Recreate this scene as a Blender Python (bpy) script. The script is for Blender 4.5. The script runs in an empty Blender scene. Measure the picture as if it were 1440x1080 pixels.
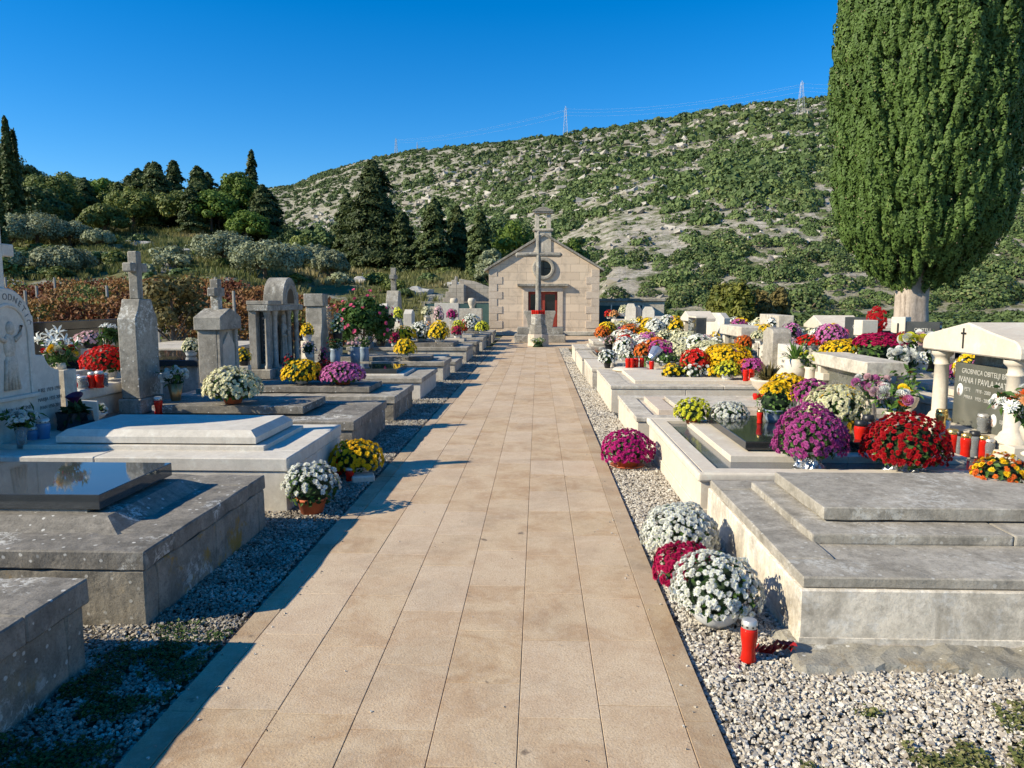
import bpy, bmesh, math, random
import numpy as np
from mathutils import Vector, Matrix, noise as mnoise
random.seed(7); RNG = np.random.default_rng(7)
SC = bpy.context.scene
COL = SC.collection
PI = math.pi
# ------------------------------------------------------------------ survey of the place
FPX = 1040.0; EYE = 1.62
PITCH = math.atan(118/FPX); YAW = math.atan(37/math.hypot(FPX, 118))
_F = (-math.sin(YAW)*math.cos(PITCH), math.cos(YAW)*math.cos(PITCH), -math.sin(PITCH))
_R = (math.cos(YAW), math.sin(YAW), 0)
_U = (_R[1]*_F[2]-_R[2]*_F[1], _R[2]*_F[0]-_R[0]*_F[2], _R[0]*_F[1]-_R[1]*_F[0])
def _ray(x, y):
    u = (x-720)/FPX; v = (540-y)/FPX
    return [_F[i]+u*_R[i]+v*_U[i] for i in range(3)]
def G(x, y, z=0.0):
    d = _ray(x, y); t = (z-EYE)/d[2]; return (d[0]*t, d[1]*t, z)
def D(x, y, Y):
    d = _ray(x, y); t = Y/d[1]; return (d[0]*t, Y, EYE+d[2]*t)
def XX(px, Y): return D(px, 440, Y)[0]
def lerp(a, b, t): return a+(b-a)*t
def smooth(t):
    t = max(0.0, min(1.0, t)); return t*t*(3-2*t)
# ------------------------------------------------------------------ object helpers
def tag(o, label=None, cat=None, group=None, kind=None):
    if label: o['label'] = label
    if cat: o['category'] = cat
    if group: o['group'] = group
    if kind: o['kind'] = kind
    return o
def thing(name, label, cat, loc=(0, 0, 0), rotz=0.0, group=None):
    o = bpy.data.objects.new(name, None); COL.objects.link(o)
    o.empty_display_size = 0.1
    o.location = loc; o.rotation_euler = (0, 0, rotz)
    return tag(o, label, cat, group)
def link(name, me, mat=None, parent=None, loc=None):
    o = bpy.data.objects.new(name, me); COL.objects.link(o)
    if mat is not None and len(me.materials) == 0:
        for m in (mat if isinstance(mat, (list, tuple)) else [mat]): me.materials.append(m)
    if parent is not None: o.parent = parent
    if loc is not None: o.location = loc
    return o
def copy_thing(root, loc, rotz=None, label=None, group=None, scale=None):
    r = root.copy(); COL.objects.link(r); r.location = loc
    if rotz is not None: r.rotation_euler = (0, 0, rotz)
    if scale is not None: r.scale = scale
    if label: r['label'] = label
    if group: r['group'] = group
    for ch in list(root.children):
        c = ch.copy(); COL.objects.link(c); c.parent = r
        for g in list(ch.children):
            d = g.copy(); COL.objects.link(d); d.parent = c
    return r
def npmesh(name, V, Q, attrs=None, smooth_=False, matidx=None):
    V = np.asarray(V, dtype=np.float32).reshape(-1, 3); Q = np.asarray(Q, dtype=np.int32)
    k = Q.shape[1]
    me = bpy.data.meshes.new(name)
    me.vertices.add(len(V)); me.vertices.foreach_set('co', V.ravel())
    me.loops.add(Q.size); me.loops.foreach_set('vertex_index', Q.ravel())
    me.polygons.add(len(Q)); me.polygons.foreach_set('loop_start', np.arange(0, Q.size, k, dtype=np.int32))
    try: me.polygons.foreach_set('loop_total', np.full(len(Q), k, dtype=np.int32))
    except Exception: pass
    me.polygons.foreach_set('use_smooth', np.full(len(Q), bool(smooth_)))
    me.update(calc_edges=True)
    for n, a in (attrs or {}).items():
        at = me.attributes.new(n, 'FLOAT', 'POINT'); at.data.foreach_set('value', np.asarray(a, dtype=np.float32))
    if matidx is not None: me.polygons.foreach_set('material_index', np.asarray(matidx, dtype=np.int32))
    return me
def basis_from_normals(N, spin=None):
    N = N/np.linalg.norm(N, axis=1, keepdims=True)
    n = len(N)
    if spin is None: spin = RNG.uniform(0, 2*PI, n)
    ref = np.where(np.abs(N[:, 2:3]) < 0.9, np.array([[0, 0, 1.0]]), np.array([[1.0, 0, 0]]))
    A = np.cross(ref, N); A /= np.linalg.norm(A, axis=1, keepdims=True)
    B = np.cross(N, A)
    c = np.cos(spin)[:, None]; s = np.sin(spin)[:, None]
    X = A*c+B*s; Y = -A*s+B*c
    return np.stack([X, Y, N], axis=2)     # columns
def bake(tv, tf, M, P, S, tattr=None):
    """template verts/faces placed n times; returns V, F, rnd, shade"""
    n = len(P); k = len(tv)
    S = np.asarray(S, dtype=float)
    if S.ndim == 1: S = np.repeat(S[:, None], 3, axis=1)
    V = np.einsum('nij,nkj->nki', M, tv[None, :, :]*S[:, None, :])+P[:, None, :]
    F = (tf[None, :, :]+(np.arange(n)*k)[:, None, None]).reshape(-1, tf.shape[1])
    rnd = np.repeat(RNG.random(n), k)
    sh = np.tile(tattr if tattr is not None else np.zeros(k), n)
    return V.reshape(-1, 3), F, rnd, sh
def merge(parts):
    Vs, Fs, R, S = [], [], [], []; o = 0
    for V, F, r, s in parts:
        Vs.append(V); Fs.append(F+o); R.append(r); S.append(s); o += len(V)
    return np.concatenate(Vs), np.concatenate(Fs), np.concatenate(R), np.concatenate(S)
def bakemesh(name, parts):
    V, F, r, s = merge(parts)
    return npmesh(name, V, F, {'rnd': r, 'shade': s})
# ---- bmesh shape helpers
def bm_to(name, bm, mat, parent=None, loc=None, smooth_=False):
    me = bpy.data.meshes.new(name); bm.normal_update(); bm.to_mesh(me); bm.free()
    if smooth_:
        me.polygons.foreach_set('use_smooth', np.ones(len(me.polygons), dtype=bool))
    return link(name, me, mat, parent, loc)
def add_box(bm, x0, x1, y0, y1, z0, z1, bev=0.006, cell=0, amp=0.0, seed=0, seg=1):
    t = bmesh.new()
    vs = [t.verts.new(p) for p in ((x0, y0, z0), (x1, y0, z0), (x1, y1, z0), (x0, y1, z0), (x0, y0, z1), (x1, y0, z1), (x1, y1, z1), (x0, y1, z1))]
    for f in ((0, 3, 2, 1), (4, 5, 6, 7), (0, 1, 5, 4), (1, 2, 6, 5), (2, 3, 7, 6), (3, 0, 4, 7)): t.faces.new([vs[i] for i in f])
    if bev > 0: bmesh.ops.bevel(t, geom=t.edges[:], offset=bev, segments=seg, profile=0.6, affect='EDGES')
    if cell:
        for ax, (a, b) in enumerate(((x0, x1), (y0, y1), (z0, z1))):
            n = int((b-a)/cell)
            for i in range(1, n):
                co = [0, 0, 0]; co[ax] = a+(b-a)*i/n; no = [0, 0, 0]; no[ax] = 1
                bmesh.ops.bisect_plane(t, geom=t.verts[:]+t.edges[:]+t.faces[:], plane_co=co, plane_no=no)
        t.normal_update()
        for v in t.verts:
            p = v.co+Vector((seed*3.1, seed*1.7, seed))
            d = mnoise.noise(p*9)*amp+mnoise.noise(p*30)*amp*0.6
            edge = sum(1 for ax, (a, b) in enumerate(((x0, x1), (y0, y1), (z0, z1))) if min(v.co[ax]-a, b-v.co[ax]) < bev*1.6)
            if edge >= 2: d -= max(0, mnoise.noise(p*6.3)-0.05)*amp*4.5
            v.co += v.normal*d
    m = bpy.data.meshes.new('t'); t.to_mesh(m); t.free(); bm.from_mesh(m); bpy.data.meshes.remove(m)
def box(name, x0, x1, y0, y1, z0, z1, mat, parent=None, **k):
    bm = bmesh.new(); add_box(bm, x0, x1, y0, y1, z0, z1, **k); return bm_to(name, bm, mat, parent)
def add_lathe(bm, prof, seg=24, c=(0, 0, 0), sx=1, sy=1):
    rings = []
    for r, z in prof:
        if r < 1e-5: rings.append([bm.verts.new((c[0], c[1], c[2]+z))])
        else: rings.append([bm.verts.new((c[0]+r*sx*math.cos(2*PI*i/seg), c[1]+r*sy*math.sin(2*PI*i/seg), c[2]+z)) for i in range(seg)])
    for a, b in zip(rings, rings[1:]):
        for i in range(seg):
            j = (i+1) % seg
            if len(a) == 1 and len(b) == 1: continue
            if len(a) == 1: bm.faces.new((a[0], b[j], b[i]))
            elif len(b) == 1: bm.faces.new((a[i], a[j], b[0]))
            else: bm.faces.new((a[i], a[j], b[j], b[i]))
    bmesh.ops.recalc_face_normals(bm, faces=bm.faces[:])
def lathe(name, prof, mat, parent=None, seg=24, c=(0, 0, 0), smooth_=True, **k):
    bm = bmesh.new(); add_lathe(bm, prof, seg, c, **k); return bm_to(name, bm, mat, parent, smooth_=smooth_)
def add_prism(bm, pts, y0, y1, bev=0.0):
    """polygon pts (x,z) extruded along y"""
    t = bmesh.new()
    a = [t.verts.new((x, y0, z)) for x, z in pts]; b = [t.verts.new((x, y1, z)) for x, z in pts]
    t.faces.new(a); t.faces.new(b[::-1]); n = len(pts)
    for i in range(n): t.faces.new((a[i], b[i], b[(i+1) % n], a[(i+1) % n]))
    bmesh.ops.recalc_face_normals(t, faces=t.faces[:])
    if bev: bmesh.ops.bevel(t, geom=[e for e in t.edges if e.calc_face_angle(0) > 0.5], offset=bev, segments=1, affect='EDGES')
    m = bpy.data.meshes.new('t'); t.to_mesh(m); t.free(); bm.from_mesh(m); bpy.data.meshes.remove(m)
def prism(name, pts, y0, y1, mat, parent=None, bev=0.0):
    bm = bmesh.new(); add_prism(bm, pts, y0, y1, bev); return bm_to(name, bm, mat, parent)
def add_tube(bm, pts, r, seg=6):
    pts = [Vector(p) for p in pts]; rs = r if isinstance(r, (list, tuple)) else [r]*len(pts)
    rings = []
    for i, p in enumerate(pts):
        d = (pts[min(i+1, len(pts)-1)]-pts[max(i-1, 0)]).normalized()
        a = d.cross(Vector((0, 0, 1)) if abs(d.z) < 0.9 else Vector((1, 0, 0))).normalized(); b = d.cross(a)
        rings.append([bm.verts.new(p+(a*math.cos(2*PI*k/seg)+b*math.sin(2*PI*k/seg))*rs[i]) for k in range(seg)])
    for A, B in zip(rings, rings[1:]):
        for k in range(seg): bm.faces.new((A[k], A[(k+1) % seg], B[(k+1) % seg], B[k]))
    bm.faces.new(rings[0][::-1]); bm.faces.new(rings[-1])
def tube(name, pts, r, mat, parent=None, seg=6):
    bm = bmesh.new(); add_tube(bm, pts, r, seg); return bm_to(name, bm, mat, parent, smooth_=True)
def text_mesh(s, size, depth=0.002, align='CENTER'):
    cu = bpy.data.curves.new('txt', 'FONT'); cu.body = s; cu.size = size; cu.align_x = align; cu.align_y = 'CENTER'; cu.extrude = depth
    o = bpy.data.objects.new('txt', cu); COL.objects.link(o)
    bpy.context.view_layer.update()
    me = bpy.data.meshes.new_from_object(o.evaluated_get(bpy.context.evaluated_depsgraph_get()))
    bpy.data.objects.remove(o); return me
def inscription(lines, mat, parent, name='inscription'):
    """lines: (text, size, x, z) on the local plane y = ylocal facing -y"""
    bm = bmesh.new()
    for s, size, x, y, z, al in lines:
        me = text_mesh(s, size, 0.0015, al)
        me.transform(Matrix.Translation((x, y, z)) @ Matrix.Rotation(PI/2, 4, 'X'))
        bm.from_mesh(me); bpy.data.meshes.remove(me)
    return bm_to(name, bm, mat, parent)
# ------------------------------------------------------------------ materials
def new_mat(name):
    m = bpy.data.materials.new(name); m.use_nodes = True; nt = m.node_tree
    b = nt.nodes['Principled BSDF']; return m, nt, b
def nd(nt, t, **k):
    n = nt.nodes.new(t)
    for a, v in k.items():
        if a.startswith('_'): n.inputs[int(a[1:])].default_value = v
        else: setattr(n, a, v)
    return n
def c4(c): return (c[0], c[1], c[2], 1)
def mixc(nt, fac, a, b, mode='MIX'):
    n = nt.nodes.new('ShaderNodeMix'); n.data_type = 'RGBA'; n.blend_type = mode
    for i, v in ((0, fac), (6, a), (7, b)):
        if hasattr(v, 'links') or isinstance(v, bpy.types.NodeSocket): nt.links.new(v, n.inputs[i])
        elif i == 0: n.inputs[0].default_value = v
        else: n.inputs[i].default_value = c4(v)
    return n.outputs[2]
def maprange(nt, v, a, b, c=0.0, d=1.0):
    n = nt.nodes.new('ShaderNodeMapRange'); nt.links.new(v, n.inputs[0])
    for i, x in ((1, a), (2, b), (3, c), (4, d)): n.inputs[i].default_value = x
    return n.outputs[0]
def mmath(nt, op, a, b=0.0):
    n = nt.nodes.new('ShaderNodeMath'); n.operation = op
    for i, v in ((0, a), (1, b)):
        if isinstance(v, bpy.types.NodeSocket): nt.links.new(v, n.inputs[i])
        else: n.inputs[i].default_value = v
    return n.outputs[0]
def coords(nt, scale=(1, 1, 1), rand=True):
    tc = nd(nt, 'ShaderNodeTexCoord'); mp = nd(nt, 'ShaderNodeMapping'); mp.inputs['Scale'].default_value = scale
    if rand:
        oi = nd(nt, 'ShaderNodeObjectInfo'); va = nd(nt, 'ShaderNodeVectorMath', operation='SCALE'); va.inputs[0].default_value = (17, 23, 31)
        nt.links.new(oi.outputs['Random'], va.inputs['Scale']); ad = nd(nt, 'ShaderNodeVectorMath', operation='ADD')
        nt.links.new(tc.outputs['Object'], ad.inputs[0]); nt.links.new(va.outputs[0], ad.inputs[1]); nt.links.new(ad.outputs[0], mp.inputs[0])
    else: nt.links.new(tc.outputs['Object'], mp.inputs[0])
    return mp.outputs[0]
def tnoise(nt, vec, scale, detail=5, rough=0.6, dist=0.0):
    n = nd(nt, 'ShaderNodeTexNoise'); nt.links.new(vec, n.inputs['Vector'])
    n.inputs['Scale'].default_value = scale; n.inputs['Detail'].default_value = detail; n.inputs['Roughness'].default_value = rough; n.inputs['Distortion'].default_value = dist
    return n.outputs[0]
def bump(nt, b, h, strength=0.3, dist=0.01, prev=None):
    n = nd(nt, 'ShaderNodeBump'); n.inputs['Strength'].default_value = strength; n.inputs['Distance'].default_value = dist
    nt.links.new(h, n.inputs['Height'])
    if prev is not None: nt.links.new(prev, n.inputs['Normal'])
    nt.links.new(n.outputs[0], b.inputs['Normal']); return n.outputs[0]
def stone(name, c1, c2, stain=0.5, scol=(0.07, 0.065, 0.055), streak=0.4, lichen=0.0, lcol=(0.62, 0.6, 0.54), moss=0.0, mcol=(0.3, 0.18, 0.04), speck=0.3, rough=0.85, bmp=0.5, bscale=60):
    m, nt, b = new_mat(name)
    v = coords(nt); L = nt.links
    n1 = tnoise(nt, v, 1.7, 8, 0.65); col = mixc(nt, maprange(nt, n1, 0.35, 0.65), c1, c2)
    if stain:
        n2 = tnoise(nt, v, 3.1, 10, 0.72, 0.6); col = mixc(nt, mmath(nt, 'MULTIPLY', maprange(nt, n2, 0.47, 0.66), stain), col, scol)
    if streak:
        vs = coords(nt, (9, 9, 0.8)); n3 = tnoise(nt, vs, 1.3, 6, 0.65); col = mixc(nt, mmath(nt, 'MULTIPLY', maprange(nt, n3, 0.5, 0.72), streak), col, scol)
    nf = tnoise(nt, v, 16, 8, 0.8, 0.3); col = mixc(nt, mmath(nt, 'MULTIPLY', maprange(nt, nf, 0.46, 0.66), min(1.0, stain*0.75+0.12)), col, tuple(x*0.5 for x in c1))
    nh = tnoise(nt, v, 9, 8, 0.75); col = mixc(nt, maprange(nt, nh, 0.52, 0.72, 0, 0.55), col, tuple(min(0.8, x*1.35) for x in c2))
    if speck:
        n4 = tnoise(nt, v, 85, 3, 0.7); col = mixc(nt, mmath(nt, 'MULTIPLY', maprange(nt, n4, 0.52, 0.7), speck), col, tuple(x*0.35 for x in c1))
        n5 = tnoise(nt, v, 38, 3, 0.7); col = mixc(nt, mmath(nt, 'MULTIPLY', maprange(nt, n5, 0.58, 0.7), speck*0.5), col, tuple(min(1, x*1.5) for x in c1))
    if moss:
        n6 = tnoise(nt, v, 5, 9, 0.75, 0.4); n7 = tnoise(nt, v, 1.1, 2); f = mmath(nt, 'MULTIPLY', maprange(nt, n6, 0.52, 0.6), maprange(nt, n7, 0.48, 0.6))
        col = mixc(nt, mmath(nt, 'MULTIPLY', f, moss), col, mcol)
    if lichen:
        vo = nd(nt, 'ShaderNodeTexVoronoi'); vo.inputs['Scale'].default_value = 22; vo.inputs['Randomness'].default_value = 1.0; L.new(v, vo.inputs['Vector'])
        n8 = tnoise(nt, v, 45, 4, 0.7); rim = mmath(nt, 'ADD', vo.outputs['Distance'], mmath(nt, 'MULTIPLY', n8, 0.35)); sp = nd(nt, 'ShaderNodeSeparateColor'); L.new(vo.outputs['Color'], sp.inputs[0])
        f1 = mmath(nt, 'MULTIPLY', maprange(nt, rim, 0.40, 0.34), maprange(nt, sp.outputs[0], 0.70, 0.74)); n9 = tnoise(nt, v, 1.6, 3, 0.6); na = tnoise(nt, v, 20, 8, 0.8, 0.5)
        f2 = mmath(nt, 'MULTIPLY', maprange(nt, na, 0.5, 0.56), maprange(nt, n9, 0.55, 0.61)); f = mmath(nt, 'MAXIMUM', f1, f2)
        col = mixc(nt, mmath(nt, 'MULTIPLY', f, lichen), col, lcol)
    L.new(col, b.inputs['Base Color']); b.inputs['Roughness'].default_value = rough; b.inputs['Specular IOR Level'].default_value = 0.25
    nb = tnoise(nt, v, bscale, 6, 0.75); b1 = bump(nt, b, nb, bmp, 0.006)
    nb2 = tnoise(nt, v, 7, 4, 0.6); bump(nt, b, nb2, bmp*0.5, 0.02, b1)
    return m
def granite(name, c1, c2, rough=0.03, scale=420, contrast=0.5):
    m, nt, b = new_mat(name); v = coords(nt)
    n = tnoise(nt, v, scale, 2, 0.7); col = mixc(nt, maprange(nt, n, 0.5-0.2*contrast, 0.5+0.2*contrast), c1, c2)
    n2 = tnoise(nt, v, 3, 4, 0.6); col = mixc(nt, maprange(nt, n2, 0.45, 0.75, 0, 0.25), col, tuple(x*1.6 for x in c2))
    nt.links.new(col, b.inputs['Base Color'])
    nt.links.new(maprange(nt, tnoise(nt, v, 6, 5), 0.4, 0.8, rough, rough+0.05), b.inputs['Roughness'])
    b.inputs['Specular IOR Level'].default_value = 0.6
    return m
def plain(name, c, rough=0.6, var=0.15, scale=8, metal=0.0, bmp=0.0, spec=0.4):
    m, nt, b = new_mat(name); v = coords(nt)
    col = mixc(nt, tnoise(nt, v, scale, 4), tuple(x*(1-var) for x in c), tuple(min(1, x*(1+var)) for x in c))
    nt.links.new(col, b.inputs['Base Color']); b.inputs['Roughness'].default_value = rough; b.inputs['Metallic'].default_value = metal
    b.inputs['Specular IOR Level'].default_value = spec
    if bmp: bump(nt, b, tnoise(nt, v, scale*6, 5), bmp, 0.004)
    return m
def leafmat(name, ca, cb, cc=None, trans=0.25, rough=0.6):
    """colour varies per clump/leaf through the 'rnd' attribute"""
    m, nt, b = new_mat(name)
    at = nd(nt, 'ShaderNodeAttribute', attribute_name='rnd')
    r = nd(nt, 'ShaderNodeValToRGB'); nt.links.new(at.outputs['Fac'], r.inputs[0])
    e = r.color_ramp.elements; e[0].color = c4(ca); e[1].color = c4(cb)
    if cc: x = r.color_ramp.elements.new(0.88); x.color = c4(cb); e[-1].color = c4(cc)
    oi = nd(nt, 'ShaderNodeObjectInfo'); 
    hs = nd(nt, 'ShaderNodeHueSaturation'); nt.links.new(r.outputs[0], hs.inputs['Color'])
    nt.links.new(maprange(nt, oi.outputs['Random'], 0, 1, 0.82, 1.18), hs.inputs['Value'])
    nt.links.new(hs.outputs[0], b.inputs['Base Color']); b.inputs['Roughness'].default_value = rough; b.inputs['Specular IOR Level'].default_value = 0.25
    if trans:
        t = nd(nt, 'ShaderNodeBsdfTranslucent'); nt.links.new(hs.outputs[0], t.inputs[0])
        mx = nd(nt, 'ShaderNodeMixShader'); mx.inputs[0].default_value = trans
        nt.links.new(b.outputs[0], mx.inputs[1]); nt.links.new(t.outputs[0], mx.inputs[2])
        nt.links.new(mx.outputs[0], nt.nodes['Material Output'].inputs[0])
    return m
def bloommat(name, tip, cen, alt=None):
    m, nt, b = new_mat(name)
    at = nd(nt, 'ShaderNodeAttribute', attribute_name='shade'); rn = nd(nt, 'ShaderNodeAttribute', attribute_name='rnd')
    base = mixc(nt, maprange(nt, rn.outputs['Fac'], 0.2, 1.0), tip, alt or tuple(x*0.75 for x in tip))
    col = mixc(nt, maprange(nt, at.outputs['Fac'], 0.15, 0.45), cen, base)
    nt.links.new(col, b.inputs['Base Color']); b.inputs['Roughness'].default_value = 0.55; b.inputs['Specular IOR Level'].default_value = 0.15
    t = nd(nt, 'ShaderNodeBsdfTranslucent'); nt.links.new(col, t.inputs[0]); mx = nd(nt, 'ShaderNodeMixShader'); mx.inputs[0].default_value = 0.2
    nt.links.new(b.outputs[0], mx.inputs[1]); nt.links.new(t.outputs[0], mx.inputs[2]); nt.links.new(mx.outputs[0], nt.nodes['Material Output'].inputs[0])
    return m
def glassy(name, c, rough=0.1, trans=0.6):
    m, nt, b = new_mat(name); b.inputs['Base Color'].default_value = c4(c); b.inputs['Roughness'].default_value = rough
    b.inputs['Transmission Weight'].default_value = trans; b.inputs['IOR'].default_value = 1.3; return m
M = {}
M['old'] = stone('old_grey_stone', (0.20, 0.18, 0.15), (0.32, 0.285, 0.235), 0.7, (0.085, 0.076, 0.062), 0.45, 0.85, speck=0.5, bmp=0.6)
M['mon'] = stone('monument_stone', (0.29, 0.265, 0.22), (0.40, 0.365, 0.305), 0.7, (0.085, 0.076, 0.062), 0.45, 0.85, speck=0.5, bmp=0.6)
M['creamwall'] = stone('spotted_cream_wall_stone', (0.72, 0.63, 0.50), (0.80, 0.71, 0.58), 0.75, (0.17, 0.145, 0.11), 0.5, 0, speck=0.35, bmp=0.3)
M['oldmoss'] = stone('old_grey_stone_orange_lichen', (0.21, 0.188, 0.152), (0.33, 0.29, 0.23), 0.65, (0.08, 0.07, 0.055), 0.5, 0.6, moss=0.95, speck=0.5, bmp=0.7)
M['greycap'] = stone('weathered_coping_stone', (0.33, 0.295, 0.24), (0.45, 0.405, 0.335), 0.65, (0.12, 0.105, 0.08), 0.3, 0.5, speck=0.4, bmp=0.45)
M['cream'] = stone('cream_limestone', (0.62, 0.535, 0.42), (0.69, 0.605, 0.49), 0.12, (0.3, 0.27, 0.22), 0.1, 0, speck=0.12, bmp=0.2, rough=0.7)
M['creamst'] = stone('stained_cream_limestone', (0.56, 0.49, 0.39), (0.66, 0.585, 0.48), 0.6, (0.17, 0.15, 0.12), 0.35, 0.2, speck=0.3, bmp=0.35)
M['white'] = stone('white_limestone', (0.60, 0.54, 0.45), (0.68, 0.62, 0.53), 0.2, (0.3, 0.28, 0.24), 0.2, 0, speck=0.12, bmp=0.3, bscale=90)
M['pink'] = stone('warm_limestone', (0.56, 0.45, 0.35), (0.64, 0.53, 0.42), 0.25, (0.28, 0.23, 0.18), 0.1, 0, speck=0.15, bmp=0.3)
M['black'] = granite('polished_dark_granite', (0.03, 0.034, 0.036), (0.065, 0.07, 0.072))
M['black2'] = granite('polished_black_granite', (0.01, 0.011, 0.012), (0.022, 0.024, 0.026), 0.06)
M['grgran'] = granite('grey_green_granite', (0.045, 0.05, 0.04), (0.15, 0.15, 0.125), 0.15, 260, 0.9)
M['strip'] = granite('speckled_dark_granite', (0.06, 0.065, 0.07), (0.16, 0.165, 0.17), 0.1, 300, 0.8)
M['letter'] = plain('engraved_letter_grey', (0.2, 0.19, 0.17), 0.8)
M['letterw'] = plain('engraved_letter_pale', (0.45, 0.43, 0.38), 0.6)
M['iron'] = plain('dark_iron', (0.03, 0.028, 0.026), 0.5, metal=0.5)
M['terra'] = plain('terracotta', (0.5, 0.13, 0.05), 0.7, 0.15, 20)
M['potwhite'] = plain('white_plastic_pot', (0.7, 0.7, 0.68), 0.35)
M['potblue'] = plain('blue_grey_pot', (0.25, 0.31, 0.38), 0.4)
M['potblack'] = plain('black_plastic_pot', (0.02, 0.02, 0.022), 0.4)
M['foil'] = plain('crumpled_clear_foil', (0.55, 0.55, 0.56), 0.18, 0.4, 12, metal=0.7, bmp=1.0)
M['gap_shade'] = plain('slab_gap_shade', (0.04, 0.028, 0.02), 0.95)  # near-black, used only for the shade gap under a tomb slab
M['red'] = glassy('red_candle_glass', (0.95, 0.03, 0.015), 0.1, 0.45)
M['clear'] = glassy('clear_candle_glass', (0.85, 0.87, 0.86), 0.05, 0.8)
M['blueg'] = glassy('blue_candle_glass', (0.25, 0.45, 0.75), 0.1, 0.5)
M['gold'] = plain('gold_metal_lid', (0.75, 0.52, 0.18), 0.3, metal=0.9)
M['silver'] = plain('silver_metal_lid', (0.6, 0.57, 0.52), 0.45, metal=0.6)
M['wax'] = plain('white_wax', (0.75, 0.72, 0.65), 0.5)
M['bronze'] = plain('bronze_vase', (0.35, 0.22, 0.1), 0.35, metal=0.7)
M['bark'] = stone('grey_bark', (0.42, 0.34, 0.27), (0.52, 0.43, 0.35), 0.3, (0.12, 0.09, 0.07), 0.9, speck=0.2, bmp=1.0, bscale=25)
M['darkbark'] = stone('dark_bark', (0.12, 0.09, 0.07), (0.17, 0.13, 0.1), 0.3, (0.05, 0.04, 0.03), 0.6, speck=0.2, bmp=0.8)
M['rock'] = stone('slope_limestone', (0.42, 0.4, 0.37), (0.52, 0.5, 0.46), 0.6, (0.14, 0.13, 0.12), 0.2, 0, speck=0.3, bmp=0.8, bscale=12)
M['leaf'] = leafmat('mum_leaf', (0.03, 0.075, 0.015), (0.085, 0.16, 0.03))
M['leafl'] = leafmat('light_leaf', (0.06, 0.13, 0.02), (0.14, 0.24, 0.05))
M['leafd'] = leafmat('dark_leaf', (0.015, 0.04, 0.012), (0.04, 0.085, 0.025))
M['core'] = plain('core_shade', (0.012, 0.028, 0.008), 0.9)  # solid dark filler; shade inside the foliage is put into this colour
M['cypress'] = leafmat('cypress_foliage', (0.05, 0.09, 0.018), (0.10, 0.16, 0.035), (0.18, 0.21, 0.06), 0.12)
M['conifer'] = leafmat('conifer_foliage', (0.04, 0.062, 0.018), (0.10, 0.13, 0.04), (0.17, 0.18, 0.06), 0.2)
M['pine'] = leafmat('pine_foliage', (0.07, 0.13, 0.02), (0.18, 0.25, 0.04), None, 0.25)
M['broad'] = leafmat('broadleaf_foliage', (0.07, 0.11, 0.027), (0.2, 0.23, 0.055), (0.33, 0.29, 0.07), 0.25)
M['olive'] = leafmat('olive_foliage', (0.18, 0.21, 0.11), (0.37, 0.39, 0.24), None, 0.2)
M['maquis'] = leafmat('maquis_foliage', (0.05, 0.082, 0.026), (0.13, 0.18, 0.055), (0.22, 0.22, 0.09), 0.12)
M['brownbush'] = leafmat('browning_foliage', (0.1, 0.09, 0.03), (0.22, 0.17, 0.06), (0.32, 0.22, 0.08), 0.2)
M['thuja'] = leafmat('yellow_green_foliage', (0.07, 0.1, 0.015), (0.2, 0.2, 0.04), (0.24, 0.2, 0.05), 0.2)
M['vine'] = leafmat('autumn_vine_leaf', (0.12, 0.03, 0.012), (0.30, 0.16, 0.045), (0.10, 0.14, 0.03), 0.25)
M['grass'] = leafmat('dry_green_grass', (0.1, 0.13, 0.03), (0.25, 0.24, 0.09), (0.38, 0.32, 0.15), 0.3)
M['weed'] = leafmat('weed_leaf', (0.035, 0.07, 0.015), (0.08, 0.14, 0.03), None, 0.2)
BL = {
 'white': bloommat('white_bloom', (0.8, 0.8, 0.74), (0.62, 0.62, 0.35)),
 'cream': bloommat('cream_bloom', (0.78, 0.74, 0.5), (0.6, 0.58, 0.2)),
 'yellow': bloommat('yellow_bloom', (0.85, 0.6, 0.02), (0.7, 0.38, 0.01), (0.8, 0.48, 0.01)),
 'lemon': bloommat('lemon_bloom', (0.72, 0.7, 0.05), (0.5, 0.5, 0.03)),
 'red': bloommat('red_bloom', (0.45, 0.008, 0.012), (0.25, 0.008, 0.01), (0.28, 0.004, 0.012)),
 'scarlet': bloommat('scarlet_bloom', (0.7, 0.02, 0.015), (0.4, 0.02, 0.01)),
 'magenta': bloommat('magenta_bloom', (0.55, 0.025, 0.22), (0.35, 0.01, 0.12), (0.42, 0.015, 0.16)),
 'purple': bloommat('purple_bloom', (0.38, 0.045, 0.22), (0.24, 0.015, 0.12), (0.5, 0.12, 0.33)),
 'pink': bloommat('pink_bloom', (0.62, 0.2, 0.42), (0.5, 0.1, 0.3), (0.5, 0.13, 0.35)),
 'palepink': bloommat('pale_pink_bloom', (0.75, 0.5, 0.52), (0.6, 0.35, 0.35)),
 'rose': bloommat('rose_bloom', (0.75, 0.12, 0.25), (0.6, 0.06, 0.15)),
 'crimson': bloommat('crimson_bloom', (0.45, 0.01, 0.08), (0.3, 0.01, 0.05)),
 'orange': bloommat('orange_bloom', (0.75, 0.17, 0.02), (0.5, 0.2, 0.02), (0.6, 0.1, 0.02)),
 'peach': bloommat('peach_bloom', (0.8, 0.38, 0.15), (0.7, 0.25, 0.05)),
 'rust': bloommat('rust_bloom', (0.4, 0.05, 0.02), (0.3, 0.04, 0.02)),
}
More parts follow.
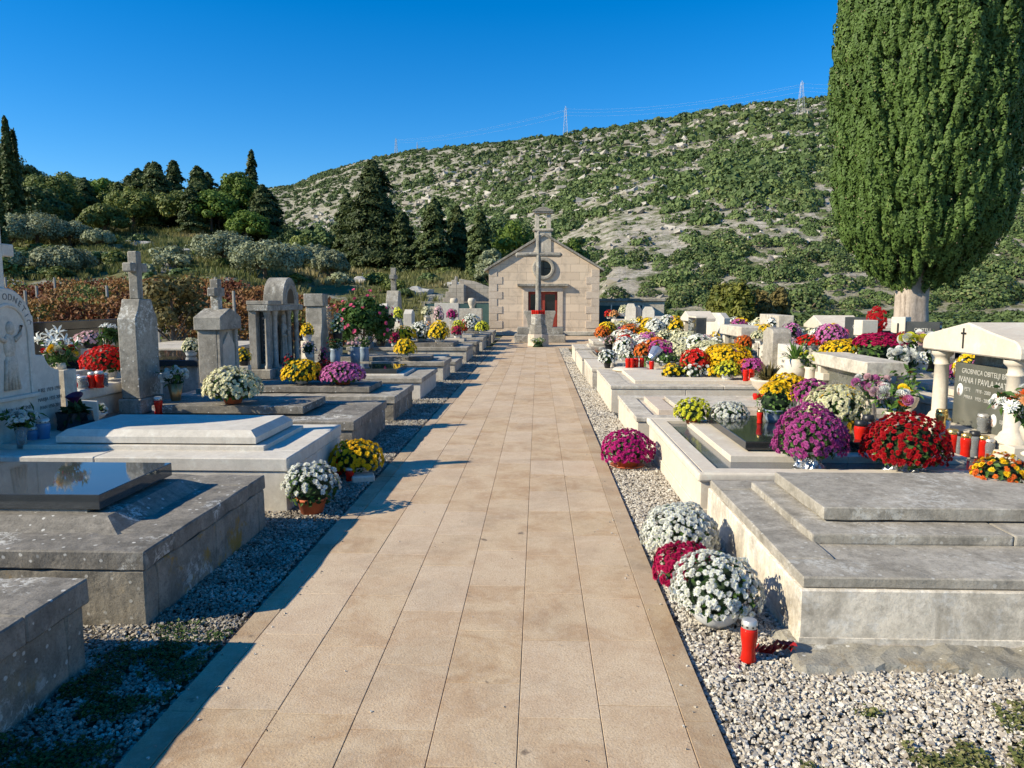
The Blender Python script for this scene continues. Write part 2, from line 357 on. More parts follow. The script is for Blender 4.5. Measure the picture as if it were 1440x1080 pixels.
# ------------------------------------------------------------------ noise + terrain
_H = np.random.default_rng(3).random((256, 256))
def vnoise(x, y):
    xi = np.floor(x).astype(int); yi = np.floor(y).astype(int); fx = x-xi; fy = y-yi
    fx = fx*fx*(3-2*fx); fy = fy*fy*(3-2*fy)
    g = lambda a, b: _H[a & 255, b & 255]
    return (g(xi, yi)*(1-fx)+g(xi+1, yi)*fx)*(1-fy)+(g(xi, yi+1)*(1-fx)+g(xi+1, yi+1)*fx)*fy
def fbm(x, y, o=4):
    s = 0; a = 0.5; t = 0
    for i in range(o): s = s+a*vnoise(x+i*17.3, y+i*9.1); t += a; a *= 0.5; x = x*2.03; y = y*2.03
    return s/t
CP = [(-900, 282), (0, 280), (250, 276), (380, 268), (414, 264), (460, 246), (520, 230), (561, 221), (630, 214), (700, 209), (793, 198), (860, 190), (900, 184), (960, 175), (1000, 168), (1060, 161), (1110, 157), (1180, 155), (1440, 153), (2000, 160), (2600, 180)]
CU = np.array([(p-757)/1040 for p, y in CP]); CT = np.array([(422-y)/1040 for p, y in CP])
def sm(t): t = np.clip(t, 0, 1); return t*t*(3-2*t)
def zt(x, y):
    x = np.asarray(x, float); y = np.asarray(y, float)
    Y = np.maximum(y, 0); u = x/np.maximum(y, 8.0)
    pl = np.interp(Y, [0, 19, 32, 50, 75, 110, 140, 175, 260, 1500], [0, 0, 1.0, 4.1, 7.9, 14.5, 18, 17, 6, 0])
    pc = np.interp(Y, [0, 37, 50, 72, 100, 140, 200, 1500], [0, 0.0, 2.5, 4.0, 4.5, 6, 4, 0])
    wl = sm((-u-0.24)/0.22); wc = sm((-u-0.02)/0.10)*(1-wl)
    base = wl*pl+wc*pc
    base = base+(fbm(x/6, y/6)-0.5)*np.clip((base-0.2)*0.6, 0, 1.6)
    Dc = np.interp(u, [-1, -0.33, -0.19, 0.035, 0.34, 0.7, 1.5], [1000, 900, 760, 500, 430, 400, 420])
    Y0 = np.interp(u, [-1, -0.3, -0.05, 0.1, 0.6, 1.5], [230, 200, 120, 88, 78, 70])
    tc = np.interp(u, CU, CT); zc = EYE+tc*Dc
    t = (Y-Y0)/(Dc-Y0)
    hz = np.where(t < 1, zc*(t*0.92+0.08*np.sin(np.clip(t, 0, 1)*PI/2)), zc*(1-0.9*np.clip(t-1, 0, 1)))
    amp = np.clip(t*6, 0, 1)*np.clip(hz*0.1, 0, 5)*np.where(t > 1, 0.3, np.clip((1-t)*5+0.05, 0, 1))
    hz = np.where(t > 0, hz+(fbm(x/38+5, y/38)-0.5)*amp*2+(fbm(x/9, y/9)-0.5)*np.clip(t*8, 0, 1)*1.0, -5)
    k = np.clip(0.5+0.5*(hz-base)/3, 0, 1)
    z = base*(1-k)+hz*k+np.where((hz > -4), 3*k*(1-k)*0.5, 0)
    return np.where(t > 0, z, base)
us = np.concatenate([np.linspace(-1.6, -0.75, 18)[:-1], np.linspace(-0.75, 0.75, 260), np.linspace(0.75, 1.8, 20)[1:]])
ys = np.concatenate([np.linspace(-28, 18, 24)[:-1], np.linspace(18, 60, 60)[:-1], 60*np.exp(np.linspace(0, math.log(1500/60), 190))])
UU, YY = np.meshgrid(us, ys); XXg = UU*(YY+40)*np.where(YY < 18, 1, 1)
ZZ = zt(XXg, YY)-0.012
nu = len(us); ny = len(ys)
idx = np.arange(nu*ny).reshape(ny, nu)
Q = np.stack([idx[:-1, :-1], idx[:-1, 1:], idx[1:, 1:], idx[1:, :-1]], axis=-1).reshape(-1, 4)
V = np.stack([XXg, YY, ZZ], axis=-1).reshape(-1, 3)
def ground_mat():
    m, nt, b = new_mat('ground_gravel_and_hillside'); L = nt.links
    tc = nd(nt, 'ShaderNodeTexCoord'); v = tc.outputs['Object']
    sx = nd(nt, 'ShaderNodeSeparateXYZ'); L.new(v, sx.inputs[0])
    gv = nd(nt, 'ShaderNodeTexVoronoi'); gv.inputs['Scale'].default_value = 45; L.new(v, gv.inputs['Vector'])
    grav = mixc(nt, maprange(nt, gv.outputs['Distance'], 0.1, 0.6), (0.36, 0.335, 0.295), (0.06, 0.055, 0.045))
    grav = mixc(nt, maprange(nt, tnoise(nt, v, 25, 4), 0.3, 0.7), grav, (0.2, 0.18, 0.15))
    grav = mixc(nt, maprange(nt, tnoise(nt, v, 0.9, 5), 0.5, 0.62, 0, 0.75), grav, (0.06, 0.075, 0.03))
    grass = mixc(nt, tnoise(nt, v, 0.5, 8, 0.7), (0.05, 0.075, 0.02), (0.24, 0.21, 0.1))
    grass = mixc(nt, maprange(nt, tnoise(nt, v, 0.22, 8, 0.7, 0.5), 0.53, 0.6), grass, (0.33, 0.31, 0.27))
    rock = mixc(nt, maprange(nt, tnoise(nt, v, 0.25, 8, 0.75), 0.35, 0.65), (0.24, 0.21, 0.165), (0.52, 0.475, 0.41))
    rock = mixc(nt, maprange(nt, tnoise(nt, v, 0.3, 9, 0.8, 0.6), 0.47, 0.58), rock, (0.10, 0.115, 0.045))
    rock = mixc(nt, maprange(nt, tnoise(nt, v, 1.1, 6, 0.8), 0.5, 0.7), rock, (0.13, 0.13, 0.08))
    c = mixc(nt, maprange(nt, mmath(nt, 'ADD', sx.outputs[1], mmath(nt, 'MULTIPLY', sx.outputs[0], -0.2)), 20, 27), grav, grass)
    c = mixc(nt, maprange(nt, sx.outputs[1], 66, 100), c, rock)
    L.new(c, b.inputs['Base Color']); b.inputs['Roughness'].default_value = 0.95; b.inputs['Specular IOR Level'].default_value = 0.1
    b1 = bump(nt, b, gv.outputs['Distance'], 0.4, 0.01); bump(nt, b, tnoise(nt, v, 0.8, 8, 0.7), 0.8, 0.5, b1)
    return m
M['ground'] = ground_mat()
tag(link('ground', npmesh('ground', V, Q, smooth_=True), M['ground']), kind='structure')
# ------------------------------------------------------------------ path
PX0, PX1 = -1.462, 0.69; TW = (PX1-PX0-0.25)/6
def path_mat(name, tint=1.0, dirty=0.3):
    m, nt, b = new_mat(name); L = nt.links; v = coords(nt, rand=False)
    at = nd(nt, 'ShaderNodeAttribute', attribute_name='rnd')
    n1 = tnoise(nt, v, 3.4, 7, 0.7, 0.6)
    A = tuple(x*tint for x in (0.585, 0.435, 0.27)); B = tuple(x*tint for x in (0.44, 0.28, 0.15))
    col = mixc(nt, maprange(nt, n1, 0.42, 0.64), A, B)
    col = mixc(nt, maprange(nt, at.outputs['Fac'], 0, 1, 0, 0.55), col, tuple(x*tint for x in (0.66, 0.53, 0.39)))
    n2 = tnoise(nt, v, 1.3, 7, 0.7, 0.5); col = mixc(nt, maprange(nt, n2, 0.5, 0.68, 0, dirty), col, (0.16, 0.12, 0.09))
    n3 = tnoise(nt, v, 140, 2, 0.7); col = mixc(nt, maprange(nt, n3, 0.48, 0.68, 0, 0.6), col, tuple(x*tint for x in (0.34, 0.22, 0.13)))
    n4 = tnoise(nt, v, 6.3, 3, 0.6, 0.2); col = mixc(nt, maprange(nt, n4, 0.7, 0.74, 0, 0.7), col, (0.1, 0.07, 0.05))
    n5 = tnoise(nt, v, 22, 4, 0.7); col = mixc(nt, maprange(nt, n5, 0.5, 0.8, 0, 0.5), col, tuple(x*tint for x in (0.62, 0.5, 0.37)))
    L.new(col, b.inputs['Base Color']); b.inputs['Roughness'].default_value = 0.75; b.inputs['Specular IOR Level'].default_value = 0.3
    n6 = tnoise(nt, v, 100, 4, 0.7); bump(nt, b, n6, 0.55, 0.006)
    return m
M['path'] = path_mat('bush_hammered_paving'); M['kerb'] = path_mat('kerb_paving', 0.85, 0.5)
def slabs(name, rects, mat, zt_=0.0, th=0.03):
    V = []; Qd = []; R = []
    for (x0, x1, y0, y1) in rects:
        g = 0.0016; c = 0.0016; z = zt_+random.uniform(-0.0008, 0.0008); r = random.random(); o = len(V)
        ring = lambda dx, zz: [(x0+g+dx, y0+g+dx, zz), (x1-g-dx, y0+g+dx, zz), (x1-g-dx, y1-g-dx, zz), (x0+g+dx, y1-g-dx, zz)]
        V += ring(0, z-th)+ring(0, z-c)+ring(c, z); R += [r]*12
        for a in (0, 4):
            for i in range(4): j = (i+1) % 4; Qd.append((o+a+i, o+a+j, o+a+4+j, o+a+4+i))
        Qd.append((o+8, o+9, o+10, o+11))
    return link(name, npmesh(name, V, Qd, {'rnd': R}), mat)
rects = []
PEND = 24.9; ZP = 0.012
for k in range(6):
    y = -1.0-random.random()*0.55
    while y < PEND:
        L_ = random.choice((0.5, 0.57, 0.57, 0.6, 0.66)); y1 = min(y+L_, PEND)
        if y1-y > 0.1: rects.append((PX0+0.125+k*TW, PX0+0.125+(k+1)*TW, y, y1))
        y = y1
y = PEND
row = 0
while y < 33.4:
    y1 = min(y+0.4, 33.4); x = -1.6-(0.3 if row % 2 else 0)
    while x < 3.0:
        x1 = min(x+0.6, 3.0); rects.append((max(x, -1.6), x1, y, y1)); x = x1
    y = y1; row += 1
tag(slabs('path', rects, M['path'], ZP), kind='structure')
kr = []
for xa in (PX0, PX1-0.125):
    y = -1.0
    while y < PEND: y1 = min(y+random.choice((0.9, 1.0, 1.1)), PEND); kr.append((xa, xa+0.125, y, y1)); y = y1
tag(slabs('path_kerb', kr, M['kerb'], ZP+0.001, 0.06), kind='structure')
tag(box('path_bedding', PX0+0.01, PX1-0.01, -1, PEND, -0.05, ZP-0.006, plain('dark_joint_mortar', (0.38, 0.28, 0.185), 0.95, 0.3, 30), bev=0), kind='structure')
tag(box('plaza_bedding', -1.6, 3.0, PEND+0.002, 33.4, -0.05, ZP-0.007, plain('plaza_joint_mortar', (0.2, 0.16, 0.11), 0.95, 0.3, 30), bev=0), kind='structure')
# ------------------------------------------------------------------ gravel
def pebble_templates(n=8):
    T = []
    for i in range(n):
        v = np.array([(x, y, z) for z in (-1, 1) for (x, y) in ((-1, -1), (1, -1), (1, 1), (-1, 1))], float)
        v = v/np.sqrt(3)*RNG.uniform(0.7, 1.15, (8, 1))+RNG.normal(0, 0.13, (8, 3)); v[:, 2] *= 0.62; v[:, 1] *= RNG.uniform(0.65, 1)
        T.append(v)
    f = np.array([(0, 3, 2, 1), (4, 5, 6, 7), (0, 1, 5, 4), (1, 2, 6, 5), (2, 3, 7, 6), (3, 0, 4, 7)])
    return T, f
PT, PF = pebble_templates()
def pebbles(areas):
    parts = []
    for (x0, x1, y0, y1, dens, s0, s1) in areas:
        s0 *= 0.84; s1 *= 0.84; n = int((x1-x0)*(y1-y0)*dens*1.3); x = RNG.uniform(x0, x1, n); y = RNG.uniform(y0, y1, n)
        s = RNG.uniform(s0, s1, n); z = RNG.uniform(0.0, 0.013, n)+(fbm(x*4, y*4)-0.5)*0.02
        z = np.where((x > PX0-0.03) & (x < PX1+0.03), -0.01, z)
        if dens < 100: z = np.full(n, ZP+0.003)
        N = RNG.normal(0, 0.35, (n, 3)); N[:, 2] = 1
        Mx = basis_from_normals(N); t = RNG.integers(0, len(PT), n)
        for k in range(len(PT)):
            q = t == k; parts.append(bake(PT[k], PF, Mx[q], np.stack([x, y, z], 1)[q], s[q]))
    return bakemesh('gravel', parts)
def gravel_mat():
    m, nt, b = new_mat('crushed_limestone_gravel'); at = nd(nt, 'ShaderNodeAttribute', attribute_name='rnd')
    r = nd(nt, 'ShaderNodeValToRGB'); nt.links.new(at.outputs['Fac'], r.inputs[0]); e = r.color_ramp.elements
    e[0].color = (0.2, 0.17, 0.135, 1); e[1].color = (0.74, 0.69, 0.6, 1)
    x = e.new(0.15); x.color = (0.4, 0.34, 0.27, 1); x = e.new(0.5); x.color = (0.6, 0.54, 0.44, 1)
    v = coords(nt, rand=False); col = mixc(nt, maprange(nt, tnoise(nt, v, 120, 3), 0.4, 0.75, 0, 0.35), r.outputs[0], (0.2, 0.17, 0.14))
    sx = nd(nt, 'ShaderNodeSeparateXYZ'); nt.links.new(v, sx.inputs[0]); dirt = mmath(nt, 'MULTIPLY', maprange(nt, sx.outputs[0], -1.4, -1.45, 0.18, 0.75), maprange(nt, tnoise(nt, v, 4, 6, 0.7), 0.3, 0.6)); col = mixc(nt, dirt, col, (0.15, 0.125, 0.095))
    nt.links.new(col, b.inputs['Base Color']); b.inputs['Roughness'].default_value = 0.85; b.inputs['Specular IOR Level'].default_value = 0.2
    return m
M['gravel'] = gravel_mat()
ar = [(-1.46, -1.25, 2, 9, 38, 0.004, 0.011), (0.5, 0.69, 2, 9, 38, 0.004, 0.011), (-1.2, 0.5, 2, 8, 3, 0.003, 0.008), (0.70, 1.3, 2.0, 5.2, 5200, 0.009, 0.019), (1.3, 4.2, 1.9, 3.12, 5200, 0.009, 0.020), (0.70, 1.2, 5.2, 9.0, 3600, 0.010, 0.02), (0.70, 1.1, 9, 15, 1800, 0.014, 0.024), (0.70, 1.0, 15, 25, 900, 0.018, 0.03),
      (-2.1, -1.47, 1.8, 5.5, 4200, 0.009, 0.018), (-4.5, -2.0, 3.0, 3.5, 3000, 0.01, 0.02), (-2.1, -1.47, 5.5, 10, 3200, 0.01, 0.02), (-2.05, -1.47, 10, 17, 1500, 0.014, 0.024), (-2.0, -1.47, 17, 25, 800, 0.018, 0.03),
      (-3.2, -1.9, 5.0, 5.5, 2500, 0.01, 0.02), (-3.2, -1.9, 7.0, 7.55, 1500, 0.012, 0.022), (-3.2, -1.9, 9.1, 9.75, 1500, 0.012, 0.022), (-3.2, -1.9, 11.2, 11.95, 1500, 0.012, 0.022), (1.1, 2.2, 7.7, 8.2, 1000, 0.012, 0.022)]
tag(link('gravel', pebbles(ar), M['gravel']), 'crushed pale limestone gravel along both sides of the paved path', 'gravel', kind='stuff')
# ------------------------------------------------------------------ tombs
def ring_boxes(bm, x0, x1, y0, y1, w, z0, z1, joints=2, **k):
    # long sides along x (near/far), short sides along y
    n = joints
    for (a, b) in ((y0, y0+w), (y1-w, y1)):
        for i in range(n):
            xa = lerp(x0, x1, i/n)+(0.0015 if i else 0); xb = lerp(x0, x1, (i+1)/n)-(0.0015 if i < n-1 else 0)
            add_box(bm, xa, xb, a, b, z0, z1, seed=i+a, **k)
    for (a, b) in ((x0, x0+w), (x1-w, x1)):
        add_box(bm, a, b, y0+w+0.002, y1-w-0.002, z0, z1, seed=a, **k)
def tomb(label, xf, xb, y0, y1, ztop, mb, mc, th=0.1, over=0.03, ring=0.28, drop=0.012, tier=None, tiermat=None, slab=None, slabmat=None, group=None, rough=0.0, plinth=None, cell=0.09, bev=0.008, dirx=None):
    """xf = end by the path, xb = headstone end.  tier=(inset,height)  slab=(inset_front, inset_side, thickness, gap, chamfer)"""
    x0, x1 = min(xf, xb), max(xf, xb); cx = (x0+x1)/2; cy = (y0+y1)/2
    t = thing('tomb', label, 'tomb', (cx, cy, 0), 0, group)
    ax, bx_, ay, by = x0-cx, x1-cx, y0-cy, y1-cy
    kw = dict(bev=bev, cell=cell if rough else 0, amp=rough)
    bm = bmesh.new(); zc = ztop-th; o = over
    # base of upright slabs
    n = 3
    for i in range(n): add_box(bm, lerp(ax+o, bx_-o, i/n)+0.001, lerp(ax+o, bx_-o, (i+1)/n)-0.001, ay+o, ay+o+0.12, -0.03, zc-0.001, seed=i, **kw)
    add_box(bm, ax+o, bx_-o, by-o-0.12, by-o, -0.03, zc-0.001, seed=5, **kw)
    n = 2
    for i in range(n):
        for (p, q) in ((ax+o+0.0, ax+o+0.12), (bx_-o-0.12, bx_-o)):
            add_box(bm, p+0.001, q-0.001, lerp(ay+o+0.121, by-o-0.121, i/n)+0.001, lerp(ay+o+0.121, by-o-0.121, (i+1)/n)-0.001, -0.03, zc-0.0012, seed=i+9, **kw)
    add_box(bm, ax+o+0.125, bx_-o-0.125, ay+o+0.125, by-o-0.125, 0, zc-0.002, bev=0)
    bm_to('base', bm, mb, t)
    bm = bmesh.new(); ring_boxes(bm, ax, bx_, ay, by, ring, zc, ztop, **kw); bm_to('coping', bm, mc, t)
    zf = ztop-drop
    box('panel', ax+ring+0.003, bx_-ring-0.003, ay+ring+0.003, by-ring-0.003, zc+0.001, zf, plinth or mc, t, bev=0.002)
    if tier:
        ins, hh = tier; i2 = ring+ins
        box('tier', ax+i2, bx_-i2, ay+i2, by-i2, zf-0.01, zf+hh, tiermat or mc, t, bev=0.006, cell=0.1 if rough else 0, amp=rough*0.6)
        zf += hh
    if slab:
        sf, ss, sth, gap, ch = slab
        if gap: box('support', ax+sf+0.08, bx_-sf-0.08, ay+ss+0.06, by-ss-0.06, zf-0.005, zf+gap+0.001, tiermat or mc, t, bev=0)
        z0 = zf+gap
        if ch:
            bm = bmesh.new(); X0, X1, Y0, Y1 = ax+sf, bx_-sf, ay+ss, by-ss
            V_ = [bm.verts.new((x, y, z)) for (d, z) in ((0, z0), (0, z0+sth*0.55), (ch, z0+sth)) for (x, y) in ((X0+d, Y0+d), (X1-d, Y0+d), (X1-d, Y1-d), (X0+d, Y1-d))]
            bm.faces.new(V_[0:4][::-1]); bm.faces.new(V_[8:12])
            for a in (0, 4):
                for i in range(4): j = (i+1) % 4; bm.faces.new((V_[a+i], V_[a+j], V_[a+4+j], V_[a+4+i]))
            bm_to('slab', bm, slabmat or mc, t)
        else:
            box('slab', ax+sf, bx_-sf, ay+ss, by-ss, z0, z0+sth, slabmat or mc, t, bev=0.004, cell=0.1 if rough else 0, amp=rough*0.6)
        t['ztop'] = z0+sth
    return t
XB = -4.75
tL0 = tomb('dark weathered stone tomb cut off by the lower left corner', -1.965, XB, 0.9, 3.06, 0.412, M['oldmoss'], M['old'], 0.115, 0.02, 0.4, tier=(0.05, 0.05), slab=(0.6, 0.42, 0.09, 0.01, 0), slabmat=M['old'], rough=0.004)
# L1 with sloping plinth and granite slab
tL1 = tomb('lichen stained grey tomb carrying a thick polished granite slab at left front', -1.93, XB, 3.45, 5.07, 0.392, M['oldmoss'], M['old'], 0.10, 0.006, 0.3, rough=0.004, cell=0.07)
def frustum(name, x0, x1, y0, y1, z0, z1, dx, mat, par):
    bm = bmesh.new(); V_ = [bm.verts.new(p) for p in ((x0, y0, z0), (x1, y0, z0), (x1, y1, z0), (x0, y1, z0), (x0+dx, y0+dx, z1), (x1-dx, y0+dx, z1), (x1-dx, y1-dx, z1), (x0+dx, y1-dx, z1))]
    for f in ((0, 3, 2, 1), (4, 5, 6, 7), (0, 1, 5, 4), (1, 2, 6, 5), (2, 3, 7, 6), (3, 0, 4, 7)): bm.faces.new([V_[i] for i in f])
    return bm_to(name, bm, mat, par)
frustum('sloping_plinth', -1.12, 1.15, -0.57, 0.57, 0.372, 0.452, 0.15, M['old'], tL1)
box('support', -0.85, 0.85, -0.36, 0.36, 0.445, 0.474, M['old'], tL1, bev=0)
box('slab', -1.15, 0.93, -0.37, 0.44, 0.472, 0.556, M['black'], tL1, bev=0.003)
tL2 = tomb('pale limestone tomb with raised slab in front of the arched relief headstone', -1.9, -4.9, 5.45, 7.0, 0.425, M['white'], M['white'], 0.105, 0.012, 0.3, drop=0.008)
tier = box('tier', -1.02, 1.22, -0.5, 0.5, 0.41, 0.462, M['white'], tL2, bev=0.004)
box('support', -0.45, 0.95, -0.36, 0.36, 0.46, 0.476, M['pink'], tL2, bev=0)
bm = bmesh.new()
X0, X1, Y0, Y1 = -0.50, 1.14, -0.46, 0.44
V_ = [bm.verts.new((x, y, z)) for (d, z) in ((0, 0.474), (0, 0.525), (0.06, 0.575)) for (x, y) in ((X0+d, Y0+d), (X1-d, Y0+d), (X1-d, Y1-d), (X0+d, Y1-d))]
bm.faces.new(V_[0:4][::-1]); bm.faces.new(V_[8:12])
for a in (0, 4):
    for i in range(4): j = (i+1) % 4; bm.faces.new((V_[a+i], V_[a+j], V_[a+4+j], V_[a+4+i]))
bm_to('slab', bm, M['white'], tL2)
tL3 = tomb('grey stone tomb whose slab carries the cream chrysanthemum pot', -1.9, -4.9, 7.5, 9.17, 0.37, M['old'], M['old'], 0.10, 0.02, 0.34, slab=(0.66, 0.4, 0.085, 0.025, 0), slabmat=M['old'], rough=0.003)
tL4 = tomb('mossy yellow grey tomb under the pink and yellow chrysanthemums', -1.9, -4.9, 9.7, 11.2, 0.345, M['oldmoss'], M['greycap'], 0.10, 0.02, 0.3, slab=(0.42, 0.33, 0.08, 0.02, 0), slabmat=M['old'], rough=0.004)
tL5 = tomb('white sided tomb with dark polished slab before the arched monument', -1.88, -4.9, 11.88, 13.75, 0.36, M['white'], M['greycap'], 0.08, 0.03, 0.3, tier=(0.06, 0.04), tiermat=M['white'], slab=(0.5, 0.42, 0.07, 0.01, 0), slabmat=M['black'])
tL6 = tomb('grey tomb carrying a single yellow chrysanthemum in a white bowl', -1.87, -4.9, 14.7, 15.9, 0.39, M['creamst'], M['greycap'], 0.09, 0.03, 0.25, slab=(0.35, 0.25, 0.08, 0.01, 0), slabmat=M['old'])
tL7 = tomb('low small stained tomb behind the single yellow chrysanthemum', -1.84, -4.6, 16.45, 18.1, 0.25, M['creamst'], M['greycap'], 0.07, 0.02, 0.25, slab=(0.3, 0.3, 0.07, 0.01, 0), slabmat=M['creamst'])
tL8 = tomb('wide grey tomb with a row of white and yellow chrysanthemums', -1.83, -5.0, 19.1, 21.0, 0.40, M['creamst'], M['greycap'], 0.09, 0.03, 0.25, slab=(0.4, 0.3, 0.1, 0.01, 0), slabmat=M['old'])
tL9 = tomb('grey tomb just beyond the row of chrysanthemums on the left', -1.8, -4.6, 21.6, 23.0, 0.40, M['old'], M['greycap'], 0.09, 0.03, 0.25, slab=(0.4, 0.3, 0.08, 0.01, 0), slabmat=M['creamst'])
tL10 = tomb('pale stained tomb in the left row near the chapel, before the last two', -1.75, -4.6, 23.6, 25.3, 0.42, M['creamst'], M['greycap'], 0.09, 0.03, 0.25, slab=(0.4, 0.3, 0.08, 0.01, 0), slabmat=M['creamst'])
tL11 = tomb('second tomb from the chapel in the left row', -1.72, -4.6, 26.1, 27.7, 0.42, M['old'], M['greycap'], 0.09, 0.03, 0.25, slab=(0.4, 0.3, 0.08, 0.01, 0), slabmat=M['old'])
tL12 = tomb('tomb closest to the chapel in the left row', -1.72, -4.4, 28.4, 30.2, 0.42, M['creamst'], M['greycap'], 0.09, 0.03, 0.25, slab=(0.4, 0.3, 0.08, 0.01, 0), slabmat=M['old'])
# right row
XR = 4.3
tR0 = tomb('large cream walled tomb with grey stepped slab at right front', 1.225, XR+0.6, 3.34, 5.19, 0.35, M['creamwall'], M['greycap'], 0.055, -0.012, 0.25, drop=0.015, rough=0.0015, cell=0.12)
cx, cy = (1.225+XR+0.6)/2, (3.34+5.19)/2
def W(x): return x-cx
ry = lambda y: y-cy
bm = bmesh.new(); ring_boxes(bm, W(1.225), -W(1.225), ry(3.34), -ry(3.34), 0.1, 0.262, 0.294, bev=0.003); bm_to('moulding', bm, M['creamwall'], tR0)
bm = bmesh.new(); ring_boxes(bm, W(1.213), -W(1.213), ry(3.325), ry(5.2), 0.12, -0.02, 0.065, joints=3, bev=0.004); bm_to('foot', bm, M['creamwall'], tR0)
bm = bmesh.new(); ring_boxes(bm, W(1.45), W(1.45)+2.1, ry(3.85), ry(4.98), 0.3, 0.332, 0.392, joints=2, bev=0.012, seg=2, cell=0.1, amp=0.002); bm_to('tier', bm, M['greycap'], tR0)
box('support', W(1.68), W(1.68)+1.3, ry(4.18), ry(4.85), 0.38, 0.402, M['gap_shade'], tR0, bev=0)  # shadow gap under the slab, its shade put into a near-black colour
box('slab', W(1.59), W(1.59)+1.46, ry(4.07), ry(4.93), 0.40, 0.475, M['greycap'], tR0, bev=0.006, cell=0.12, amp=0.002)
# rough concrete foot
bm = bmesh.new(); add_box(bm, 1.12, 5.4, 3.08, 3.5, -0.1, 0.035, bev=0.03, cell=0.05, amp=0.02, seed=4); o = bm_to('foundation_slab', bm, stone('lichen_concrete', (0.3, 0.275, 0.22), (0.38, 0.35, 0.29), 0.5, (0.13, 0.11, 0.08), 0, 1.0, moss=0.5, speck=0.5, bmp=1.0), None, smooth_=False)
tag(o, 'rough lichen spotted concrete footing under the large cream tomb', 'footing')
# R1 rounded cream edge
tR1 = thing('tomb', 'cream tomb with rounded rim and polished dark granite slabs', 'tomb', (2.9, 6.53, 0))
def roundrim(name, x0, x1, y0, y1, w, z0, z1, mat, par):
    bm = bmesh.new(); r = (z1-z0)/2
    ring_boxes(bm, x0, x1, y0, y1, w, z0, z1, joints=2, bev=r*0.8, seg=4); return bm_to(name, bm, mat, par, smooth_=False)
ax, bx_, ay, by = 1.16-2.9, XR+0.2-2.9, 5.27-6.53, 7.8-6.53
bm = bmesh.new(); add_box(bm, ax+0.02, bx_-0.02, ay+0.02, by-0.02, 0, 0.315, bev=0.005); add_box(bm, ax+0.005, bx_, ay+0.006, by, -0.03, 0.11, bev=0.004); bm_to('base', bm, M['cream'], tR1)
roundrim('rim', ax-0.008, bx_+0.005, ay-0.008, by+0.008, 0.05, 0.314, 0.385, M['cream'], tR1)
bm = bmesh.new(); ring_boxes(bm, ax+0.043, bx_-0.046, ay+0.043, by-0.043, 0.13, 0.30, 0.378, bev=0.003); bm_to('coping', bm, M['cream'], tR1)
box('granite_floor', ax+0.173, bx_-0.176, ay+0.173, by-0.173, 0.29, 0.348, M['strip'], tR1, bev=0)
bm = bmesh.new(); ring_boxes(bm, ax+0.36, bx_-1.15, ay+0.52, by-0.3, 0.2, 0.346, 0.40, bev=0.003); bm_to('tier', bm, M['cream'], tR1)
box('support', ax+0.58, bx_-1.4, ay+0.76, by-0.55, 0.348, 0.418, M['pink'], tR1, bev=0)
box('slab', ax+0.52, bx_-1.28, ay+0.68, by-0.47, 0.416, 0.484, M['black2'], tR1, bev=0.003)
tR2 = tomb('cream limestone tomb with streaky slab behind the dark granite tomb', 1.09, XR, 8.15, 10.1, 0.325, M['cream'], M['creamst'], 0.05, 0.015, 0.22, drop=0.03, slab=(0.55, 0.52, 0.075, 0.012, 0), slabmat=M['creamst'])
bm = bmesh.new(); ring_boxes(bm, -1.3, 1.3, -0.6, 0.6, 0.2, 0.28, 0.36, bev=0.004); bm_to('tier', bm, M['pink'], tR2)
bpy.data.objects['slab'].name
tR3 = tomb('cream tomb crowded with yellow and white chrysanthemums in the right row', 1.045, XR, 10.65, 13.2, 0.39, M['cream'], M['creamst'], 0.05, 0.01, 0.3, drop=0.01, tier=(0.1, 0.05), tiermat=M['cream'])
tR4 = tomb('cream tomb with white potted daisies at its path end', 0.985, XR, 13.6, 15.85, 0.365, M['creamst'], M['cream'], 0.06, 0.01, 0.3, tier=(0.1, 0.08), tiermat=M['creamst'])
tR5 = tomb('cream tomb with a thin dark slab carrying a black planter', 0.945, XR, 16.1, 18.6, 0.37, M['cream'], M['creamst'], 0.06, 0.01, 0.3, slab=(0.35, 0.35, 0.08, 0.03, 0), slabmat=M['black2'])
tR6 = tomb('pale tomb behind the black planter in the right row', 0.95, XR, 19.2, 21.0, 0.38, M['cream'], M['creamst'], 0.07, 0.01, 0.3, tier=(0.1, 0.06), slab=(0.5, 0.4, 0.08, 0.02, 0), slabmat=M['creamst'])
tR7 = tomb('pale low tomb with orange chrysanthemum, far right row', 1.6, XR+0.3, 21.7, 23.6, 0.4, M['creamst'], M['cream'], 0.07, 0.01, 0.3, tier=(0.1, 0.06), slab=(0.5, 0.4, 0.08, 0.02, 0), slabmat=M['creamst'])
tR8 = tomb('pale tomb standing right of the stone cross steps', 2.9, 5.9, 24.5, 26.3, 0.5, M['creamst'], M['cream'], 0.08, 0.02, 0.3, slab=(0.5, 0.4, 0.1, 0.02, 0), slabmat=M['cream'])
tR9 = tomb('tall cream tomb against the right corner of the chapel', 3.0, 6.1, 28.5, 30.6, 0.85, M['cream'], M['cream'], 0.12, 0.05, 0.3, slab=(0.5, 0.4, 0.12, 0.02, 0), slabmat=M['cream'])
tR10 = tomb('dark fronted tomb near the white twin headstones by the back wall', 4.9, 7.4, 25.6, 27.4, 0.8, M['black2'], M['cream'], 0.08, 0.03, 0.3, slab=(0.4, 0.4, 0.06, 0.01, 0), slabmat=M['cream'])
M['rubble0'] = M['greycap']
